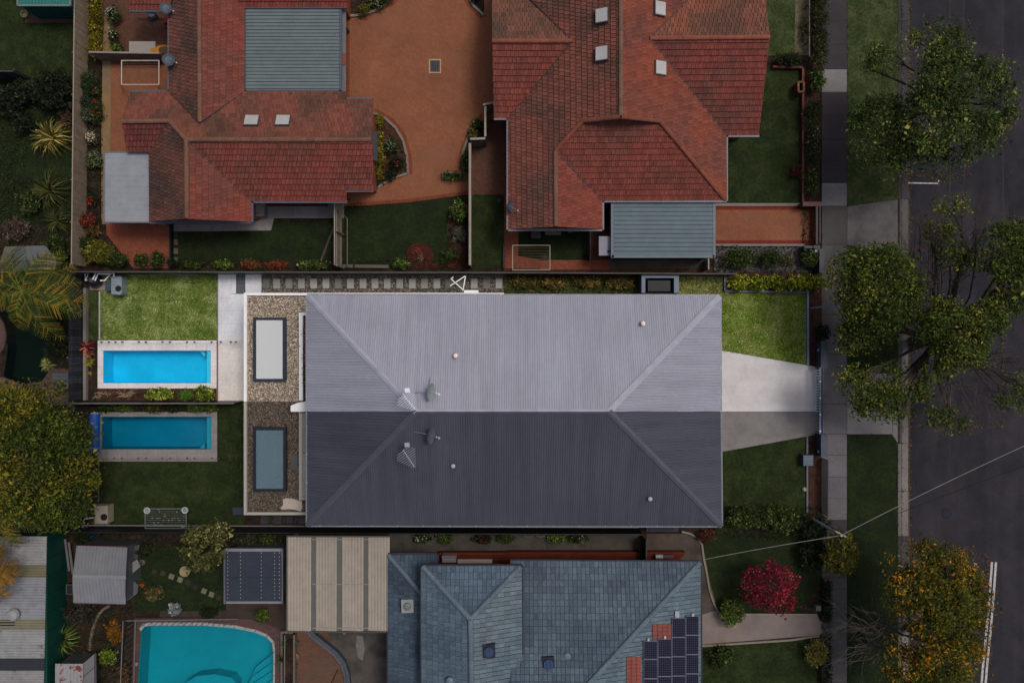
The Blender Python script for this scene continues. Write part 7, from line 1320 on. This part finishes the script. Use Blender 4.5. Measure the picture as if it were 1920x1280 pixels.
tree('round_bush', 'large round olive bush overhanging the lower footpath', 'bush', 1572, 1036, [(1572, 1035, 1.7, 33, 1.2, 42)], 3600, .13, pal((34, 36, 10), (84, 78, 24), None, 0), 145, fork=.6, tr=.08, clump=.2, per=18, shell=.35)
tree('red_maple', 'bright crimson leaved small tree on the dark front lawn', 'tree', 1441, 1105, [(1440, 1100, 2.2, 46, .7, 42), (1415, 1080, 1.9, 22, .5, 20), (1470, 1085, 2.0, 24, .5, 24), (1465, 1125, 2.0, 28, .5, 22), (1420, 1115, 1.9, 24, .5, 20), (1450, 1062, 1.7, 20, .4, 12)], 4300, .09, RD, 146, fork=.9, tr=.08, clump=.26, per=14, asp=.6)
S_('shrub', 'rounded green bush at the bend of the cream path', 1370, 1146, 27, 1.2, 2600, .09, GM, 147, ry=30); S_('shrub', 'rounded yellow green bush at the bottom of the cream path', 1529, 1222, 25, 1.1, 2400, .09, pal((50, 50, 18), (112, 106, 52), None, 0, 1.7), 148, ry=28); S_('shrub', 'dark glossy bush below the cream path', 1354, 1232, 26, 1.0, 1900, .12, GD, 149, ry=22); S_('shrub', 'reddish low shrub at the corner of the charcoal roof', 1322, 1003, 22, .6, 800, .1, pal((40, 22, 14), (82, 46, 32), None, 0, 1.5), 150, ry=11)
hedge('hedge', 'dark low hedge along the footpath by the cream path', 1543, 1092, 1557, 1165, .7, 1500, .09, DK, 151); hedge('hedge', 'dark low hedge at the bottom of the footpath bed', 1543, 1195, 1557, 1320, .7, 1700, .09, DK, 152)
# rear gardens
S_('shrub', 'bright leafy shrub in the middle of the pool bed', 300, 739, 30, .8, 1700, .15, GB_, 160, ry=11, z0=.03, asp=.3); S_('shrub', 'soft green low shrub in the pool bed', 348, 740, 15, .4, 800, .1, pal((40, 66, 16), (80, 112, 40), None, 0, 1.5), 161, ry=10, z0=.03, asp=.3); S_('shrub', 'bright round shrub at the right end of the pool bed', 386, 738, 19, .9, 1500, .15, GB_, 162, ry=13, z0=.03, asp=.3)
for i, (x, lab) in enumerate(((190, 'dry twiggy plant at the left of the pool bed'), (238, 'dry straw coloured plant in the pool bed'))):
    t = thing('dry_plant', lab, 'plant', x, 740, .03); rnd = random.Random(170 + i); mb = MB()
    for k in range(14): a = rnd.uniform(0, 6.28); twigs(mb, W(x + rnd.uniform(-14, 14), 740 + rnd.uniform(-4, 4), .03), W(x + rnd.uniform(-20, 20), 740 + rnd.uniform(-9, 9), .03 + rnd.uniform(.05, .35)), .014, 1, rnd, .5)
    mb.build('stems', flat(S(150, 130, 110), 'dry_stem'), t)
for i, (x, c, lab) in enumerate(((200, GD, 'dark low plant at the left above the teal pool'), (235, GM, 'green plant above the teal pool'), (290, pal((30, 34, 12), (70, 70, 28), None, 0, 1.5), 'olive plant above the middle of the teal pool'), (325, DK, 'dark plant right of the olive plant'), (365, GM, 'leafy green plant above the right of the teal pool'), (394, GM, 'spiky green plant at the right end above the teal pool'))): S_('low_plant', lab, x, 763, 19, .5, 700, .12, c, 180 + i, ry=9, z0=.03, asp=.35)
tree('garden_tree', 'small olive speckled tree beside the dark curved roof shed', 'tree', 385, 1035, [(385, 1025, 3.0, 42, 1.1, 42), (372, 1040, 2.6, 16, .6, 14), (405, 1000, 2.8, 26, .7, 22), (372, 1000, 2.7, 22, .6, 22)], 4200, .14, OL, 190, fork=1.1, tr=.1, clump=.28, per=20)
S_('shrub', 'pale twiggy bush by the black fence above the shed', 465, 1010, 30, .7, 800, .09, pal((30, 32, 22), (70, 72, 54), None, 0, 1.5), 191, ry=10); S_('shrub', 'green low plant at the left of the pergola', 500, 1008, 16, .6, 500, .1, GD, 192, ry=10)
for i, x in enumerate((790, 835, 905, 950, 1045, 1085)): S_('low_plant', ('dark plants with white flowers on the side path', 'small yellow green plant on the side path', 'dark plant with red flowers on the side path', 'dark green plant left of the coiled hose', 'leafy dark plant right of the coiled hose', 'dark plant with pale flowers near the side gate')[i], x, 1008, 20, .6, 700, .1, (GD, GM, DK, GD, GM, GD)[i], 195 + i, ry=8, flowers=((10, S(150, 146, 140), .08), None, (5, S(130, 20, 20), .09), None, None, (6, S(140, 136, 130), .07))[i])
S_('shrub', 'dark speckled bush beside the workshop wall', 146, 1146, 32, 1.2, 1700, .11, pal((20, 20, 16), (58, 54, 46), None, 0, 1.6), 205, ry=24); S_('shrub', 'golden brown bush at the left of the pool fence', 216, 1182, 14, 1.1, 1100, .11, pal((60, 42, 8), (112, 74, 18), None, 0, 1.6), 206, ry=28); S_('shrub', 'lime green bush left of the pool fence', 205, 1230, 16, .9, 900, .13, pal((40, 52, 12), (96, 112, 34), None, 0, 1.6), 207, ry=17); S_('shrub', 'brown bush at the bottom left of the corner pool', 232, 1262, 14, .9, 700, .11, pal((44, 34, 14), (88, 62, 26), None, 0, 1.6), 208, ry=22); S_('shrub', 'pale yellow green bush in the middle of the small yard', 290, 1110, 20, .8, 900, .09, pal((40, 42, 18), (104, 100, 58), None, 0, 1.5), 209, ry=14, flowers=(3, S(120, 50, 14), .14)); S_('flowering_shrub', 'small orange flowering plant beside the gable shed', 267, 1094, 8, .5, 240, .09, GD, 210, flowers=(6, S(140, 52, 14), .12)); S_('shrub', 'silver grey leafy plant beside the corner pool fence', 330, 1140, 11, .8, 420, .14, pal((84, 90, 92), (150, 156, 158), None, 0, 1.3), 211, ry=13); S_('shrub', 'dark spiky low plant by the corner pool fence', 390, 1148, 20, .6, 600, .1, DK, 212, ry=10); S_('shrub', 'dark bush between the gable shed and black fence', 268, 1028, 20, .9, 900, .11, DK, 213, ry=14); S_('shrub', 'green bush at the right of the corner pool path', 492, 1152, 18, .7, 800, .1, GM, 214, ry=12); S_('shrub', 'dark shrub left of the gable shed roof', 158, 1008, 22, .7, 800, .11, DK, 215, ry=10)
strappy('potted_plant', 'small spiky plant in the raised planter', 'plant', 535, 1203, 9, .5, 34, GM, 216, z0=.38, width=.03); strappy('potted_plant', 'dark spiky plant lower in the raised planter', 'plant', 529, 1232, 11, .5, 34, GD, 217, z0=.38, width=.03)
S_('low_plant', 'strip of green and mauve plants in the narrow roof planter', 571.5, 672, 4.5, .3, 900, .1, pal((44, 52, 22), (110, 104, 70), (120, 84, 104), .3, 1.4), 230, ry=78, z0=3.3)
# grass
tufts('grass', [[(189, 512), (406, 512), (406, 637), (189, 637)]], 420, pal((40, 58, 14), (112, 128, 62), None, 0, 1.75), 62, .1, .025, 'short bright grass of the lawn beside the blue pool', pal((96, 104, 58), (156, 162, 112), None, 0, 1.6))
tufts('grass', [[(1350, 552), (1512, 552), (1512, 682), (1350, 656)]], 420, pal((44, 64, 12), (114, 132, 54), None, 0, 2.2), 63, .1, .025, 'short bright grass of the front lawn', pal((94, 102, 54), (150, 148, 96), None, 0, 1.7))
tufts('grass', [[(188, 867), (457, 867), (457, 983), (188, 983)], [(410, 756), (456, 756), (456, 866), (410, 866)], [(1352, 850), (1511, 818), (1511, 950), (1352, 970)]], 150, pal((18, 28, 8), (46, 58, 26), None, 0, 1.5), 64, .085, .025, 'dark grass of the lower lawns', pal((30, 38, 16), (64, 72, 36), None, 0, 1.4))
tufts('grass', [[(1590, -10), (1682, -10), (1682, 372), (1590, 385)], [(1590, 462), (1682, 476), (1682, 698), (1590, 698)], [(1432, -10), (1505, -10), (1505, 100), (1432, 104)]], 120, pal((30, 40, 16), (68, 78, 42), None, 0, 1.4), 65, .085, .025, 'grass of the verge under the street trees', pal((60, 66, 40), (92, 96, 66), None, 0, 1.4))
tufts('grass', [[(1590, 816), (1672, 816), (1682, 834), (1682, 1290), (1590, 1290)], [(322, 434), (640, 412), (640, 490), (322, 488)], [(646, 388), (770, 380), (872, 365), (845, 484), (650, 498)], [(886, 366), (943, 366), (943, 502), (886, 502)], [(0, 0), (146, 0), (144, 146), (0, 146)], [(1362, 258), (1500, 130), (1500, 380), (1362, 380)], [(0, 153), (136, 153), (133, 400), (0, 400)], [(1322, 1010), (1540, 1010), (1535, 1150), (1362, 1150)], [(1312, 1212), (1520, 1202), (1520, 1290), (1312, 1290)], [(265, 1034), (420, 1012), (420, 1140), (255, 1140)]], 90, pal((16, 26, 10), (42, 52, 24), None, 0, 1.4), 66, .085, .025, 'dark short grass of the shaded lawns', pal((26, 34, 16), (54, 62, 34), None, 0, 1.4))
def cover(lab, polys, dens, p, seed, size=.14, z=.04, hgt=.3):
    global tufts
    o = tufts('ground_cover', polys, dens, p, seed, size, z, lab, pal((14, 18, 8), (30, 36, 18), None, 0, 1.4)); me = o.data
    co = np.empty(len(me.vertices) * 3, np.float32); me.vertices.foreach_get('co', co); co = co.reshape(-1, 4, 3); r = np.random.default_rng(seed)
    nz = np.array([max(0, noise.noise(Vector((float(c[0]) * .9, float(c[1]) * .9, seed))) + .35) for c in co[:, 0]]); co[:, :, 2] += (r.random(len(co)) * hgt * nz)[:, None]; me.vertices.foreach_set('co', co.ravel()); me.update()
cover('dark tangled ground cover in the left gardens', [[(-20, 405), (133, 405), (128, 500), (110, 505), (-20, 505)], [(60, 505), (126, 505), (124, 690), (100, 690), (98, 640), (62, 598)], [(-20, 510), (60, 510), (60, 596), (-20, 570)], [(-10, 153), (137, 153), (134, 250), (60, 240), (40, 330), (-10, 420)], [(40, 340), (134, 330), (133, 405), (-10, 405)]], 120, pal((14, 22, 8), (48, 58, 24), None, 0, 1.6), 401)
cover('dark tangled ground cover in the lower left yard', [[(124, 1000), (420, 1000), (420, 1030), (260, 1030), (140, 1022)], [(124, 1130), (250, 1130), (240, 1165), (225, 1290), (180, 1290), (178, 1226), (124, 1240)], [(420, 1000), (535, 1000), (535, 1028), (420, 1028)]], 120, pal((14, 20, 8), (44, 52, 24), None, 0, 1.6), 402)
cover('low dark leaves in the front and side beds', [[(322, 489), (640, 491), (640, 503), (322, 503)], [(200, 470), (250, 503), (200, 503)], [(703, 215), (762, 292), (764, 324), (708, 350)], [(187, 756), (406, 756), (406, 770), (187, 770)], [(650, 489), (872, 489), (872, 502), (650, 502)], [(1338, 462), (1536, 462), (1536, 510), (1338, 510)], [(1505, 130), (1537, 130), (1537, 470), (1505, 470)], [(167, 104), (190, 104), (190, 430), (167, 498)], [(842, 400), (872, 382), (872, 500), (842, 470)], [(1542, 1090), (1557, 1090), (1557, 1290), (1536, 1290)], [(1330, 950), (1540, 950), (1540, 1015), (1330, 1000)]], 70, pal((14, 20, 8), (46, 54, 26), None, 0, 1.6), 403)
cover('weedy leaves in the rough strip along the pale roof', [[(948, 518), (1200, 518), (1200, 556), (948, 556)]], 160, pal((34, 38, 14), (88, 84, 40), (110, 76, 40), .1, 1.6), 404, hgt=.25)
tufts('leaf_litter', [[(1690, 60), (1800, 60), (1820, 330), (1690, 330)], [(1592, 460), (1880, 480), (1880, 800), (1592, 800)], [(1640, 1000), (1850, 1040), (1860, 1290), (1620, 1290)], [(1690, -20), (1706, -20), (1706, 1290), (1690, 1290)]], 2.6, pal((50, 40, 20), (112, 86, 38), (120, 76, 20), .2, 1.3), 405, .13, -.1, 'fallen leaves scattered on the street and verge')['category'] = 'leaf litter'
shrub('shrub', 'broad dark bush at the upper left of the shady lawn', 'shrub', 55, 172, 34, 1.4, 1700, .13, DK, 423, ry=26); shrub('shrub', 'low dark bush left of the golden strappy plant', 'shrub', 48, 235, 30, 1.0, 1200, .12, DK, 424, ry=24); shrub('shrub', 'dark bush between palm and dark paling fence', 'shrub', 108, 570, 24, 1.4, 1500, .12, DK, 420, ry=34); shrub('shrub', 'dark green bush at the upper right of the murky pond', 'shrub', 78, 590, 22, 1.1, 1100, .12, GD, 421, ry=14); shrub('shrub', 'deep green bush at the right bank of the pond', 'shrub', 112, 640, 16, 1.2, 1000, .12, DK, 422, ry=40)
